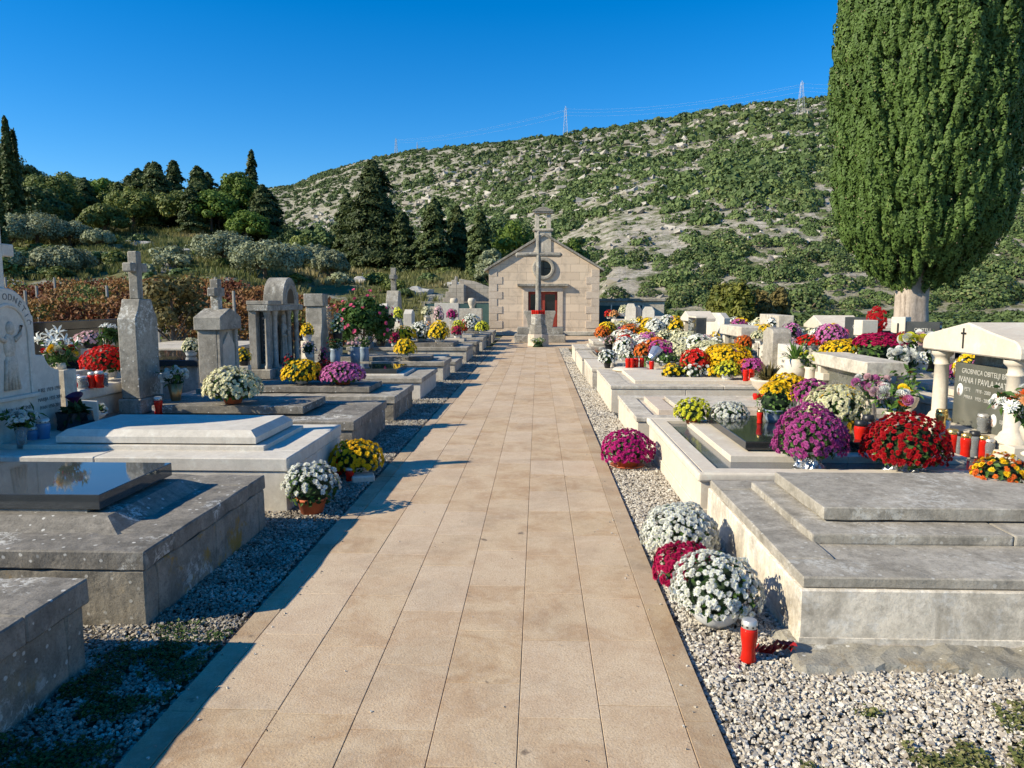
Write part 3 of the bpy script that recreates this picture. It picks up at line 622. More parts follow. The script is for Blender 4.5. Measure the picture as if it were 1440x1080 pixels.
# ------------------------------------------------------------------ headstones, left row (faces +X)
L90 = PI/2; R90 = -PI/2
def cross_bm(bm, cx_, y0, y1, z0, z1, arm, zarm, w, bev=0.006, flare=0.0):
    add_box(bm, cx_-w/2, cx_+w/2, y0, y1, z0, z1, bev=bev)
    for s in (-1, 1):
        a, b = sorted((cx_+s*w/2*0.98, cx_+s*arm)); add_box(bm, a, b, y0+0.002, y1-0.002, zarm-w/2, zarm+w/2, bev=bev)
def arcpts(cx_, cz, r, a0, a1, n, rz=None):
    return [(cx_+r*math.cos(lerp(a0, a1, i/n)), cz+(rz or r)*math.sin(lerp(a0, a1, i/n))) for i in range(n+1)]
# L2: arch with relief
t = thing('headstone', 'white arched headstone with cross and carved praying figure at left edge', 'headstone', (-4.35, 5.93, 0.41), L90); t.scale = (0.93, 1, 1)
pts = [(-0.66, 0), (0.66, 0), (0.66, 0.585)]+arcpts(0.66, 0.80, 0.215, -PI/2, -PI*0.97, 6)[1:-1]+[(0.34, 0.74), (0.34, 1.08)]+arcpts(0, 0.98, 0.34, 0.3, PI-0.3, 12, 0.33)+[(-0.34, 1.08), (-0.34, 0.74)]+[(-x, z) for x, z in arcpts(0.66, 0.80, 0.215, -PI/2, -PI*0.97, 6)[1:-1][::-1]]+[(-0.66, 0.585)]
prism('body', pts, 0, 0.18, M['white'], t, bev=0.008)
bm = bmesh.new()
fr = [(0.25, 0.42)]+[(0.25, 0.92)]+arcpts(0, 0.92, 0.25, 0.0, PI, 12)+[(-0.25, 0.42)]
for (a, b) in zip(fr, fr[1:]): add_tube(bm, [(a[0], -0.004, a[1]), (b[0], -0.004, b[1])], 0.016, 6)
add_box(bm, -0.32, 0.32, -0.04, 0.0, 0.385, 0.42, bev=0.006)
bm_to('frame', bm, M['white'], t)
bm = bmesh.new()
def blob(bm, c, r, seg=10):
    v = bmesh.ops.create_uvsphere(bm, u_segments=seg, v_segments=8, radius=1)['verts']
    for q in v: q.co = Vector((c[0]+q.co.x*r[0], c[1]+q.co.y*r[1], c[2]+q.co.z*r[2]))
blob(bm, (0.02, -0.002, 0.98), (0.05, 0.03, 0.058)); blob(bm, (0.0, 0, 0.83), (0.075, 0.03, 0.11)); blob(bm, (0.01, 0, 0.66), (0.085, 0.028, 0.13))
for k in range(5): add_tube(bm, [(-0.06+k*0.03, -0.008, 0.72), (-0.09+k*0.042, -0.01, 0.47)], [0.014, 0.018], 6)
add_tube(bm, [(0.06, -0.01, 0.88), (0.13, -0.012, 0.92), (0.16, -0.012, 1.0)], [0.022, 0.018, 0.012], 6)
add_tube(bm, [(-0.06, -0.01, 0.88), (-0.12, -0.012, 0.9), (-0.14, -0.012, 0.98)], [0.022, 0.018, 0.012], 6)
bm_to('relief_figure', bm, M['creamst'], t, smooth_=True)
bm = bmesh.new(); cross_bm(bm, 0, 0.03, 0.15, 1.28, 1.86, 0.2, 1.62, 0.1); bm_to('cross', bm, M['white'], t)
bm = bmesh.new()
for i_, ch_ in enumerate('ODNETIĆ'):
    an_ = math.radians(92-i_*13.5); me_ = text_mesh(ch_, 0.075, 0.0015); me_.transform(Matrix.Translation((0.275*math.cos(an_), -0.002, 0.97+0.265*math.sin(an_))) @ Matrix.Rotation(PI/2-an_, 4, 'Y') @ Matrix.Rotation(PI/2, 4, 'X')); bm.from_mesh(me_); bpy.data.meshes.remove(me_)
bm_to('inscription', bm, M['letter'], t)
inscription([('JURE 1919-1990', 0.05, 0.5, -0.002, 0.42, 'CENTER'), ('MARIJA 1927-2001', 0.045, 0.5, -0.002, 0.34, 'CENTER'), ('IVAN 1950-2011', 0.045, 0.5, -0.002, 0.27, 'CENTER'), ('MARIN RADONIĆ', 0.05, 0.05, -0.002, 0.30, 'CENTER'), ('1896-1967', 0.045, 0.05, -0.002, 0.22, 'CENTER')], M['letter'], t)
# L3: obelisk slab with cross
t = thing('headstone', 'tall narrow grey stone stele with shaped shoulders and small cross', 'headstone', (-4.4, 8.2, 0.36), L90)
def stele(pts, y0, y1, mat, par, name='body', cell=0.08, amp=0.003):
    bm = bmesh.new(); add_prism(bm, pts, y0, y1, bev=0.01); return bm_to(name, bm, mat, par)
box('base', -0.26, 0.26, -0.02, 0.24, 0, 0.17, M['mon'], t, bev=0.01, cell=0.07, amp=0.003)
pts = [(-0.225, 0.17), (0.225, 0.17), (0.235, 1.05), (0.215, 1.09), (0.175, 1.14), (0.145, 1.20), (0.125, 1.27)]+[(-0.125, 1.27), (-0.145, 1.20), (-0.175, 1.14), (-0.215, 1.09), (-0.235, 1.05)]
stele(pts, 0.0, 0.21, M['mon'], t)
bm = bmesh.new(); cross_bm(bm, 0, 0.05, 0.16, 1.268, 1.80, 0.17, 1.62, 0.1, bev=0.012); bm_to('cross', bm, M['mon'], t)
# L4: gabled pedestal with niche and cross
t = thing('headstone', 'gabled grey stone pedestal with pointed niche topped by a chunky cross', 'headstone', (-4.35, 10.28, 0.31), L90)
box('base', -0.38, 0.38, -0.03, 0.34, 0, 0.1, M['mon'], t, bev=0.01, cell=0.08, amp=0.003)
bm = bmesh.new(); add_box(bm, -0.31, 0.31, 0.04, 0.31, 0.1, 0.9, bev=0.01, cell=0.1, amp=0.002)
for s in (-1, 1): add_box(bm, min(s*0.31, s*0.22), max(s*0.31, s*0.22), 0.0, 0.038, 0.1, 0.9, bev=0.005)
bm_to('body', bm, M['greycap'], t)
prism('niche_panel', [(-0.2, 0.12), (0.2, 0.12), (0.2, 0.68), (0, 0.86), (-0.2, 0.68)], 0.012, 0.043, M['pink'], t)
prism('gable', [(-0.35, 0.9), (0.35, 0.9), (0.35, 1.08), (0.0, 1.2), (-0.35, 1.08)], -0.04, 0.34, M['mon'], t, bev=0.01)
bm = bmesh.new(); cross_bm(bm, 0, 0.1, 0.22, 1.14, 1.60, 0.16, 1.42, 0.12, bev=0.012); bm_to('cross', bm, M['mon'], t)
# L5: arched monument with columns, niche and figure
t = thing('headstone', 'grey arched monument with columns, name panel and mourning statue', 'headstone', (-4.4, 12.68, 0.34), L90); t.scale = (0.97, 0.62, 1)
box('base', -0.95, 0.95, -0.12, 0.5, 0, 0.16, M['greycap'], t, bev=0.012)
box('back_panel', -0.88, 0.88, 0.25, 0.45, 0.16, 1.16, M['greycap'], t, bev=0.01)
for x in (-0.78, -0.42, 0.30, 0.72):
    lathe('column', [(0.085, 0.16), (0.085, 0.2), (0.066, 0.23), (0.06, 1.02), (0.085, 1.07), (0.09, 1.1)], M['greycap'], t, 14, (x, 0.02, 0))
box('name_panel', -0.72, -0.5, 0.2, 0.249, 0.24, 1.08, M['black'], t, bev=0.003)
inscription([('OBITELJ', 0.05, -0.61, 0.197, 0.98, 'CENTER')]+[('19%02d' % (12+7*i), 0.045, -0.61, 0.197, 0.88-0.085*i, 'CENTER') for i in range(8)], M['letterw'], t)
box('entablature', -0.92, 0.92, -0.1, 0.46, 1.102, 1.2, M['mon'], t, bev=0.012)
box('left_cap', -0.92, -0.30, -0.12, 0.47, 1.202, 1.27, M['greycap'], t, bev=0.01)
prism('arch', [(-0.16, 1.2), (0.62, 1.2)]+arcpts(0.23, 1.28, 0.39, 0, PI, 16), -0.1, 0.46, M['mon'], t, bev=0.012)
prism('niche', [(0.05, 1.22), (0.41, 1.22)]+arcpts(0.23, 1.3, 0.18, 0, PI, 12), -0.104, -0.06, M['iron'], t)
bm = bmesh.new(); n = arcpts(0.23, 1.29, 0.25, 0, PI, 14)
for a, b in zip(n, n[1:]): add_tube(bm, [(a[0], -0.105, a[1]), (b[0], -0.105, b[1])], 0.02, 6)
bm_to('arch_moulding', bm, M['greycap'], t)
def figure(par, x, y, z, h, mat, name='statue'):
    bm = bmesh.new(); s = h/0.75
    add_lathe(bm, [(0.0, 0), (0.13, 0.0), (0.125, 0.1), (0.1, 0.25), (0.085, 0.38), (0.095, 0.48), (0.115, 0.55), (0.09, 0.6), (0.04, 0.62), (0.035, 0.635), (0.058, 0.66), (0.066, 0.7), (0.055, 0.745), (0.0, 0.76)], 14, (0, 0, 0), 1, 0.75)
    for sx in (-1, 1): add_tube(bm, [(sx*0.1, 0, 0.55), (sx*0.12, -0.03, 0.45), (sx*0.04, -0.1, 0.45), (0.01*sx, -0.11, 0.52)], [0.032, 0.03, 0.025, 0.02], 8)
    for k in range(7): a = -PI*0.9+k*0.27*PI/1.2; add_tube(bm, [(0.08*math.cos(a), 0.06*math.sin(a), 0.36), (0.128*math.cos(a), 0.095*math.sin(a), 0.01)], [0.012, 0.02], 5)
    for v in bm.verts: v.co = Vector((x+v.co.x*s, y+v.co.y*s, z+v.co.z*s))
    return bm_to(name, bm, mat, par, smooth_=True)
figure(t, 0.2, 0.12, 0.16, 0.86, M['greycap'])
bm = bmesh.new(); cross_bm(bm, 0.52, 0.03, 0.06, 0.16, 0.75, 0.13, 0.58, 0.035, 0.003); bm_to('grave_cross', bm, M['iron'], t)
# L6: tapered pillar
t = thing('headstone', 'slender grey pillar headstone with square cap block beside the rose bush', 'headstone', (-4.4, 15.15, 0.33), L90)
bm = bmesh.new(); add_box(bm, -0.36, 0.36, -0.05, 0.4, 0, 0.2, bev=0.012); bm_to('base', bm, M['greycap'], t)
prism('body', [(-0.3, 0.2), (0.3, 0.2), (0.28, 0.55), (0.2, 0.72), (0.17, 0.8), (0.15, 1.16), (-0.15, 1.16), (-0.17, 0.8), (-0.2, 0.72), (-0.28, 0.55)], 0.0, 0.34, M['greycap'], t, bev=0.01)
box('cap', -0.18, 0.18, -0.03, 0.37, 1.162, 1.42, M['mon'], t, bev=0.012)
# further left-row headstones
t = thing('headstone', 'short broken grey pillar behind the rose bush', 'headstone', (-4.4, 19.3, 0.38), L90)
prism('body', [(-0.3, 0), (0.3, 0), (0.24, 0.95), (0.12, 1.12), (-0.2, 1.12), (-0.26, 0.9)], 0, 0.35, M['greycap'], t, bev=0.012); box('base', -0.36, 0.36, -0.06, 0.41, -0.02, 0.12, M['mon'], t, bev=0.01)
t = thing('headstone', 'pale headstone pair of blocks with flower bowl beyond the rose bush', 'headstone', (-4.5, 21.9, 0.38), L90)
for i, x in enumerate((-0.45, 0.2)): prism('block', [(x-0.2, 0), (x+0.2, 0), (x+0.2, 0.8+0.2*i), (x, 0.95+0.2*i), (x-0.2, 0.8+0.2*i)], 0, 0.25, M['white'], t, bev=0.01)
t = thing('headstone', 'grey stele with thin stone cross against the grassy bank', 'headstone', (-4.6, 24.6, 0.38), L90)
prism('body', [(-0.4, 0), (0.4, 0), (0.34, 1.2), (0.14, 1.55), (-0.14, 1.55), (-0.34, 1.2)], 0, 0.4, M['greycap'], t, bev=0.012)
bm = bmesh.new(); cross_bm(bm, 0, 0.12, 0.28, 1.54, 2.3, 0.3, 2.0, 0.14); bm_to('cross', bm, M['mon'], t)
t = thing('headstone', 'wide plain pinkish white headstone slab left of the chapel', 'headstone', (-3.3, 30.7, 0.0), 0)
box('slab', -1.0, 0.0, 0.0, 0.25, 0.5, 1.5, M['white'], t, bev=0.01); box('base', -1.2, 0.2, -0.1, 0.35, 0, 0.5, M['creamst'], t, bev=0.01)
box('wing', -1.2, -1.0, 0.05, 0.22, 0.5, 1.35, M['pink'], t, bev=0.01)
t = thing('memorial_urn', 'small white stone urn pair on the grave by the green mesh fence', 'urn', (-3.4, 33.0, 0.0), 0)
for x in (-0.35, 0.45): lathe('urn', [(0.0, 1.25), (0.12, 1.25), (0.09, 1.3), (0.15, 1.42), (0.19, 1.58), (0.15, 1.7), (0, 1.72)], M['creamst'], t, 12, (x, 0, 0))
box('plinth', -0.9, 0.9, -0.25, 0.3, 0, 1.25, M['creamst'], t, bev=0.01)
t = thing('headstone', 'light stone block headstone with jagged wall of flowers behind', 'headstone', (-4.6, 27.2, 0.38), L90)
prism('body', [(-0.35, 0), (0.35, 0), (0.35, 0.75), (0.0, 0.9), (-0.35, 0.75)], 0, 0.3, M['white'], t, bev=0.01)
# second row left: pieces visible between headstones
t = thing('headstone', 'long black polished marble headstone behind the red chrysanthemum at left', 'headstone', (-6.4, 9.9, 0.0), L90)
box('panel', -1.15, 1.2, 0.0, 0.12, 0.5, 1.22, M['black2'], t, bev=0.004); box('cap', -1.2, 1.25, -0.04, 0.16, 1.222, 1.34, M['black2'], t, bev=0.006); box('base', -1.3, 1.3, -0.1, 0.3, 0, 0.5, M['black'], t, bev=0.004)
t = thing('tomb', 'white limestone block tomb with rounded coping between arch and stele', 'tomb', (-5.75, 8.05, 0))
box('base', -0.85, 1.0, -0.6, 1.1, 0, 0.58, M['pink'], t, bev=0.01); box('coping', -0.9, 1.04, -0.65, 1.13, 0.582, 0.70, M['white'], t, bev=0.03, seg=3)
box('step', 0.2, 0.8, -0.45, -0.1, 0.70, 0.86, M['creamst'], t, bev=0.01)
t = thing('headstone_fragment', 'small slanted pale stone plaque leaning beside the dark calla lily', 'plaque', (-4.5, 7.02, 0.42), 0.5)
prism('plaque', [(-0.17, 0), (0.17, 0), (0.17, 0.2), (-0.17, 0.24)], 0, 0.09, M['white'], t, bev=0.01)
t = thing('tomb', 'flat grey polished tomb seen behind the white bouquet in the bronze vase', 'tomb', (-6.4, 12.3, 0))
box('base', -1.0, 1.1, -1.0, 1.0, 0, 0.6, M['creamst'], t, bev=0.01); box('slab', -1.1, 1.15, -1.1, 1.1, 0.602, 0.70, M['black'], t, bev=0.006)
t = thing('tomb', 'pale block built tomb with stone courses behind the gabled pedestal', 'tomb', (-7.2, 15.5, 0))
box('base', -1.0, 1.1, -1.4, 1.0, 0, 0.62, M['rubble0'], t, bev=0.01); box('slab', -1.1, 1.15, -1.5, 1.1, 0.622, 0.70, M['creamst'], t, bev=0.01)
# ------------------------------------------------------------------ right row headstones (face -X)
def columns(par, xs, z0, z1, r, mat, y=0.1, seg=20):
    for x in xs:
        lathe('column', [(r*1.75, z0), (r*1.75, z0+0.035), (r*1.45, z0+0.05), (r*1.3, z0+0.075), (r, z0+0.095), (r*0.97, z0+(z1-z0)*0.5), (r*0.92, z1-0.13), (r*1.06, z1-0.125), (r*1.06, z1-0.112), (r*0.92, z1-0.107), (r*0.92, z1-0.06), (r*1.15, z1-0.045), (r*1.4, z1-0.028), (r*1.4, z1)], mat, par, seg, (x, y, 0))
# R1 canopy : columns at Y 6.9 and 5.75
t = thing('headstone', 'cream stone canopy headstone with two columns and grey granite name panel', 'headstone', (3.75, 6.50, 0.37), R90)
box('base', -0.72, 0.75, -0.08, 0.55, 0, 0.12, M['cream'], t, bev=0.01)
box('kerb', -0.78, 0.82, -0.13, -0.082, 0, 0.07, M['cream'], t, bev=0.008)
columns(t, (-0.52, 0.56), 0.12, 0.78, 0.066, M['cream'], 0.02)
box('name_panel', -0.44, 0.52, 0.10, 0.15, 0.12, 0.685, M['grgran'], t, bev=0.003)
box('back_panel', -0.5, 0.55, 0.3, 0.36, 0.12, 0.782, M['greycap'], t, bev=0.003)
bm = bmesh.new()
pts = [(-0.70, 0.79), (0.74, 0.79), (0.74, 0.845)]+arcpts(0.60, 0.845, 0.14, 0, PI/2, 5, 0.10)[1:]+[(0.35, 0.99), (0.02, 1.06), (-0.31, 1.0)]+arcpts(-0.56, 0.85, 0.14, PI/2, PI, 5, 0.10)
add_prism(bm, pts, -0.08, 0.5, bev=0.012); bm_to('pediment', bm, M['cream'], t)
bm = bmesh.new(); cross_bm(bm, -0.02, -0.088, -0.078, 0.835, 1.01, 0.038, 0.965, 0.016, 0.002); bm_to('cross', bm, M['iron'], t)
inscription([('GROBNICA OBITELJI BRAĆE', 0.062, 0.06, 0.0975, 0.615, 'CENTER'), ('IVANA I PAVLA MATULIĆ', 0.078, 0.07, 0.0975, 0.535, 'CENTER'), ('PETE', 0.045, -0.27, 0.0975, 0.455, 'LEFT'), ('1918 - 2000', 0.045, -0.1, 0.0975, 0.455, 'LEFT'), ('MIRKA', 0.045, -0.27, 0.0975, 0.385, 'LEFT'), ('1925 - 2008', 0.045, -0.1, 0.0975, 0.385, 'LEFT'), ('PERE', 0.045, 0.27, 0.0975, 0.44, 'LEFT'), ('LJUBICA', 0.045, 0.27, 0.0975, 0.24, 'LEFT')], M['letterw'], t)
for (x, z, rr) in ((-0.34, 0.44, 0.045), (0.18, 0.4, 0.052), (0.18, 0.235, 0.043)):
    fr_ = lathe('portrait_medallion', [(0, 0.012), (rr*0.75, 0.012), (rr*0.95, 0.006), (rr, 0)], M['potwhite'], t, 20, (0, 0, 0), sy=1.3)
    fr_.rotation_euler = (PI/2, 0, 0); fr_.location = (x, 0.1, z)
    bm = bmesh.new(); blob(bm, (0, 0, 0.012), (rr*0.3, rr*0.42, 0.004)); blob(bm, (0, -rr*0.72, 0.010), (rr*0.5, rr*0.4, 0.004)); bm_to('portrait', bm, plain('portrait_tone', (0.3, 0.2, 0.16), 0.6), fr_)
# urn vases beside canopy
def stone_vase(label, cat, loc, s=1.0, mat=None):
    t = thing('stone_vase', label, cat, loc)
    lathe('body', [(0, 0), (0.075*s, 0), (0.08*s, 0.02*s), (0.035*s, 0.05*s), (0.03*s, 0.07*s), (0.075*s, 0.12*s), (0.1*s, 0.2*s), (0.085*s, 0.27*s), (0.06*s, 0.3*s), (0.075*s, 0.33*s), (0.065*s, 0.335*s), (0.05*s, 0.3*s), (0, 0.29*s)], mat or M['cream'], t, 20)
    return t
stone_vase('cream baluster vase holding orange and white flowers at right edge', 'vase', (2.98+0.62, 5.42, 0.49), 0.95)
stone_vase('cream stone vase behind the left column of the canopy', 'vase', (3.55, 7.15, 0.5), 0.9)
# R2 lintel
t = thing('headstone', 'grey lintel headstone with engraved panel and small block cross', 'headstone', (3.55, 9.0, 0.3), R90)
box('base', -0.65, 0.9, -0.1, 0.4, 0, 0.1, M['creamst'], t, bev=0.01)
box('name_panel', -0.42, 0.6, 0.1, 0.2, 0.1, 0.5, M['grgran'], t, bev=0.004)
box('lintel', -0.66, 0.95, -0.02, 0.42, 0.505, 0.655, M['creamst'], t, bev=0.008, cell=0.1, amp=0.002)
bm = bmesh.new(); cross_bm(bm, -0.5, 0.02, 0.12, 0.1, 0.503, 0.14, 0.36, 0.09, 0.005); bm_to('cross', bm, M['cream'], t)
inscription([('OBITELJ', 0.07, 0.05, 0.097, 0.42, 'CENTER'), ('ANTE MATULIĆ', 0.085, 0.05, 0.097, 0.31, 'CENTER'), ('1901 - 1976', 0.06, 0.05, 0.097, 0.21, 'CENTER')], M['letter'], t)
# R3 double white slabs
t = thing('headstone', 'white headstone of two inscribed wings around a taller grey centre block', 'headstone', (3.55, 11.35, 0.38), R90)
box('left_wing', -0.75, -0.22, 0.0, 0.2, 0, 0.62, M['white'], t, bev=0.006); box('right_wing', 0.26, 0.85, 0.0, 0.2, 0, 0.60, M['white'], t, bev=0.006)
prism('centre_block', [(-0.215, 0), (0.255, 0), (0.255, 0.76), (0.2, 0.81), (-0.05, 0.83), (-0.215, 0.76)], -0.08, 0.2, M['greycap'], t, bev=0.01)
inscription([('IVAN', 0.06, -0.45, -0.002, 0.42, 'CENTER'), ('1921-1984', 0.05, -0.45, -0.002, 0.34, 'CENTER'), ('JAKOV', 0.06, 0.55, -0.002, 0.46, 'CENTER'), ('MARE', 0.06, 0.55, -0.002, 0.36, 'CENTER'), ('1930-1999', 0.05, 0.55, -0.002, 0.28, 'CENTER')], M['letter'], t)
bm = bmesh.new(); cross_bm(bm, -0.66, -0.012, -0.001, 0.3, 0.55, 0.05, 0.47, 0.018, 0.002); bm_to('cross', bm, M['iron'], t)
# R4 lintel with dark panel
t = thing('headstone', 'pale lintel over dark panel with small square tablet, by orange flowers', 'headstone', (3.55, 13.75, 0.36), R90)
box('lintel', -0.65, 0.85, -0.06, 0.4, 0.62, 0.80, M['creamst'], t, bev=0.01); box('name_panel', -0.5, 0.65, 0.08, 0.2, 0, 0.618, M['black'], t, bev=0.004)
box('tablet', 0.25, 0.75, -0.2, -0.08, 0.05, 0.42, M['cream'], t, bev=0.02); box('side_block', -0.65, -0.5, 0.0, 0.3, 0, 0.618, M['cream'], t, bev=0.006)
inscription([('OBITELJ', 0.09, -0.1, 0.077, 0.5, 'CENTER'), ('1908-1979', 0.07, -0.1, 0.077, 0.36, 'CENTER')], M['letterw'], t)
# R5 dark panel + little temple
t = thing('headstone', 'dark grey upright granite block with pale lettering near the middle row', 'headstone', (3.4, 16.6, 0.37), R90)
box('panel', -0.35, 0.5, 0, 0.22, 0, 0.86, M['black'], t, bev=0.005); box('cap', -0.36, 0.51, -0.01, 0.23, 0.862, 0.9, M['cream'], t, bev=0.005)
inscription([('OBITELJ', 0.1, 0.07, -0.003, 0.7, 'CENTER'), ('1911 1987', 0.09, 0.07, -0.003, 0.5, 'CENTER')], M['letterw'], t)
def temple(label, loc, rot, w, h, d, mat, dark=None, gable=0.16):
    t = thing('headstone', label, 'headstone', loc, rot)
    box('base', -w/2-0.05, w/2+0.05, -0.05, d+0.05, 0, 0.12*h, mat, t, bev=0.01)
    for x in (-w/2+0.07, w/2-0.07): add = box('pillar', x-0.07, x+0.07, 0, 0.16, 0.12*h+0.001, h*0.72, mat, t, bev=0.012)
    box('back_panel', -w/2+0.02, w/2-0.02, d*0.5, d*0.5+0.1, 0.12*h+0.001, h*0.72, dark or mat, t, bev=0.003)
    prism('pediment', [(-w/2-0.08, h*0.722), (w/2+0.08, h*0.722), (w/2+0.08, h*0.80), (0, h*0.80+gable), (-w/2-0.08, h*0.80)], -0.06, d+0.06, mat, t, bev=0.012)
    return t
temple('small cream temple shaped headstone with gabled roof, middle of right row', (3.6, 18.1, 0.36), R90, 0.9, 1.05, 0.5, M['cream'], M['black'])
# second row right, farther from the path
temple('wide pale gabled tomb roof on three pillars behind the flowers, facing the path', (5.9, 16.0, 0.3), R90-0.12, 1.5, 1.0, 0.7, M['cream'], M['black'], 0.2)
temple('second gabled roof with dark opening directly right of the wide pale gable', (6.8, 15.6, 0.3), R90-0.12, 1.2, 0.98, 0.7, M['creamst'], M['black2'], 0.16)
t = thing('headstone', 'dark panel headstone with portrait ovals under a notched stone top', 'headstone', (5.15, 16.6, 0.3), R90-0.1)
box('panel', -0.9, 0.9, 0, 0.15, 0, 0.72, M['black2'], t, bev=0.004); box('cap', -1.0, -0.1, -0.06, 0.25, 0.722, 1.0, M['creamst'], t, bev=0.01); box('cap', 0.0, 1.0, -0.06, 0.25, 0.722, 1.0, M['creamst'], t, bev=0.01)
for x in (-0.5, 0.3): o = lathe('portrait_medallion', [(0, 0.012), (0.07, 0.012), (0.09, 0)], M['potwhite'], t, 16, sy=1.3); o.rotation_euler = (PI/2, 0, 0); o.location = (x, -0.005, 0.45)
t = thing('headstone', 'dark granite headstone with lettering left of the plain white pillar', 'headstone', (6.0, 14.0, 0.3), R90+0.35)
box('panel', -0.42, 0.4, 0, 0.12, 0, 1.0, M['black'], t, bev=0.004)
inscription([('OBITELJ', 0.12, 0, -0.003, 0.82, 'CENTER'), ('IVANA', 0.1, 0, -0.003, 0.62, 'CENTER'), ('1920 1991', 0.08, 0, -0.003, 0.45, 'CENTER')], M['letterw'], t)
t = thing('stone_pillar', 'plain square white limestone pillar next to the red wreath', 'pillar', (5.3, 12.2, 0.0), 0.1)
box('shaft', -0.1, 0.1, -0.1, 0.1, 0.3, 1.05, M['cream'], t, bev=0.006); box('capital', -0.13, 0.13, -0.13, 0.13, 1.052, 1.30, M['cream'], t, bev=0.006); box('base', -0.2, 0.2, -0.2, 0.2, 0, 0.3, M['cream'], t, bev=0.006)
t = thing('headstone', 'dark inscribed headstone with tall cross pillar in front of cypress trunk', 'headstone', (6.05, 12.0, 0.3), R90+0.75)
box('cross_pillar', -0.42, -0.2, -0.03, 0.2, 0, 1.05, M['cream'], t, bev=0.008); box('name_panel', -0.198, 0.3, 0, 0.1, 0, 0.98, M['black'], t, bev=0.004)
bm = bmesh.new(); cross_bm(bm, -0.31, -0.045, -0.032, 0.25, 0.95, 0.07, 0.78, 0.022, 0.002); bm_to('cross', bm, M['iron'], t)
inscription([('OBITELJ', 0.07, 0.05, -0.003, 0.85, 'CENTER'), ('1932 - 2003', 0.055, 0.1, -0.003, 0.6, 'CENTER')], M['letterw'], t)
o = lathe('portrait_medallion', [(0, 0.012), (0.06, 0.012), (0.075, 0)], M['potwhite'], t, 16, sy=1.3); o.rotation_euler = (PI/2, 0, 0); o.location = (-0.1, -0.005, 0.66)
temple('small black temple shaped headstone right of the cypress trunk', (6.9, 11.8, 0.35), R90+0.6, 0.75, 0.98, 0.45, M['black2'], M['black2'], 0.1)
t = thing('headstone', 'low curved pale headstone with black cross at the right edge', 'headstone', (6.1, 10.0, 0.35), R90+0.5)
prism('body', [(-0.5, 0), (1.2, 0), (1.2, 0.55), (0.6, 0.72), (0.35, 0.75), (0.1, 0.7), (-0.1, 0.86), (-0.5, 0.86)], 0, 0.3, M['cream'], t, bev=0.01)
bm = bmesh.new(); cross_bm(bm, -0.3, -0.015, -0.002, 0.58, 0.8, 0.06, 0.72, 0.035, 0.003); bm_to('cross', bm, M['iron'], t)
t = thing('tomb', 'long black roofed tomb behind the right edge headstones', 'tomb', (8.0, 12.0, 0))
box('base', -0.6, 1.6, -1.0, 1.0, 0, 1.0, M['creamst'], t, bev=0.01); box('slab', -0.7, 1.7, -1.1, 1.1, 1.002, 1.12, M['black2'], t, bev=0.01)
# bodies of the second row graves (low tombs behind)
for (lab, x0, x1, y0, y1, z) in (('cream tomb body hidden among flowers right of the granite tomb', 4.8, 7.0, 5.6, 7.6, 0.42), ('pale tomb behind the lintel headstone', 4.7, 7.0, 8.6, 10.4, 0.45), ('pale tomb behind the two wing headstone', 4.7, 6.4, 11.0, 12.8, 0.45), ('stained tomb behind the dark panel with square tablet', 4.6, 6.9, 13.4, 15.2, 0.4), ('pale tomb in the second row nearest the yellow green bushes', 4.6, 7.0, 17.0, 19.0, 0.5), ('pale tomb below the yellow green bushes', 4.6, 7.0, 20.0, 22.0, 0.6)):
    tomb(lab, x0, x1, y0, y1, z, M['creamst'], M['cream'], 0.08, 0.02, 0.3, slab=(0.4, 0.3, 0.08, 0.01, 0), slabmat=M['creamst'])
def small_stone(label, x, y, z, w, h, rot, mat):
    t = thing('headstone', label, 'headstone', (x, y, z), rot)
    prism('body', [(-w/2, 0), (w/2, 0), (w/2, h*0.85), (w*0.3, h), (-w*0.3, h), (-w/2, h*0.85)], 0, 0.2, mat, t, bev=0.01); box('base', -w/2-0.06, w/2+0.06, -0.08, 0.28, -0.02, 0.1, mat, t, bev=0.008); return t
small_stone('white twin headstone, left one, by the back wall right of the chapel', XX(887, 26), 26.0, 0.5, 0.36, 1.0, -0.2, M['white'])
small_stone('white twin headstone, right one, by the back wall right of the chapel', XX(896, 26), 26.2, 0.5, 0.34, 0.92, -0.2, M['cream'])
small_stone('white niche headstone right of the twin stones', XX(912, 25), 25.0, 0.5, 0.4, 0.9, -0.2, M['white'])
small_stone('speckled white headstone below the yellow green bush', XX(1003, 19), 19.0, 0.4, 0.8, 0.9, R90+0.5, M['white'])
small_stone('small white square headstone among cream chrysanthemums', 2.9, 14.6, 0.42, 0.5, 0.42, R90+0.6, M['white'])
small_stone('greyish square tablet headstone above the yellow flowers of the lintel stone', XX(1172, 11), 11.0, 0.5, 0.3, 0.5, R90+0.6, M['creamst'])
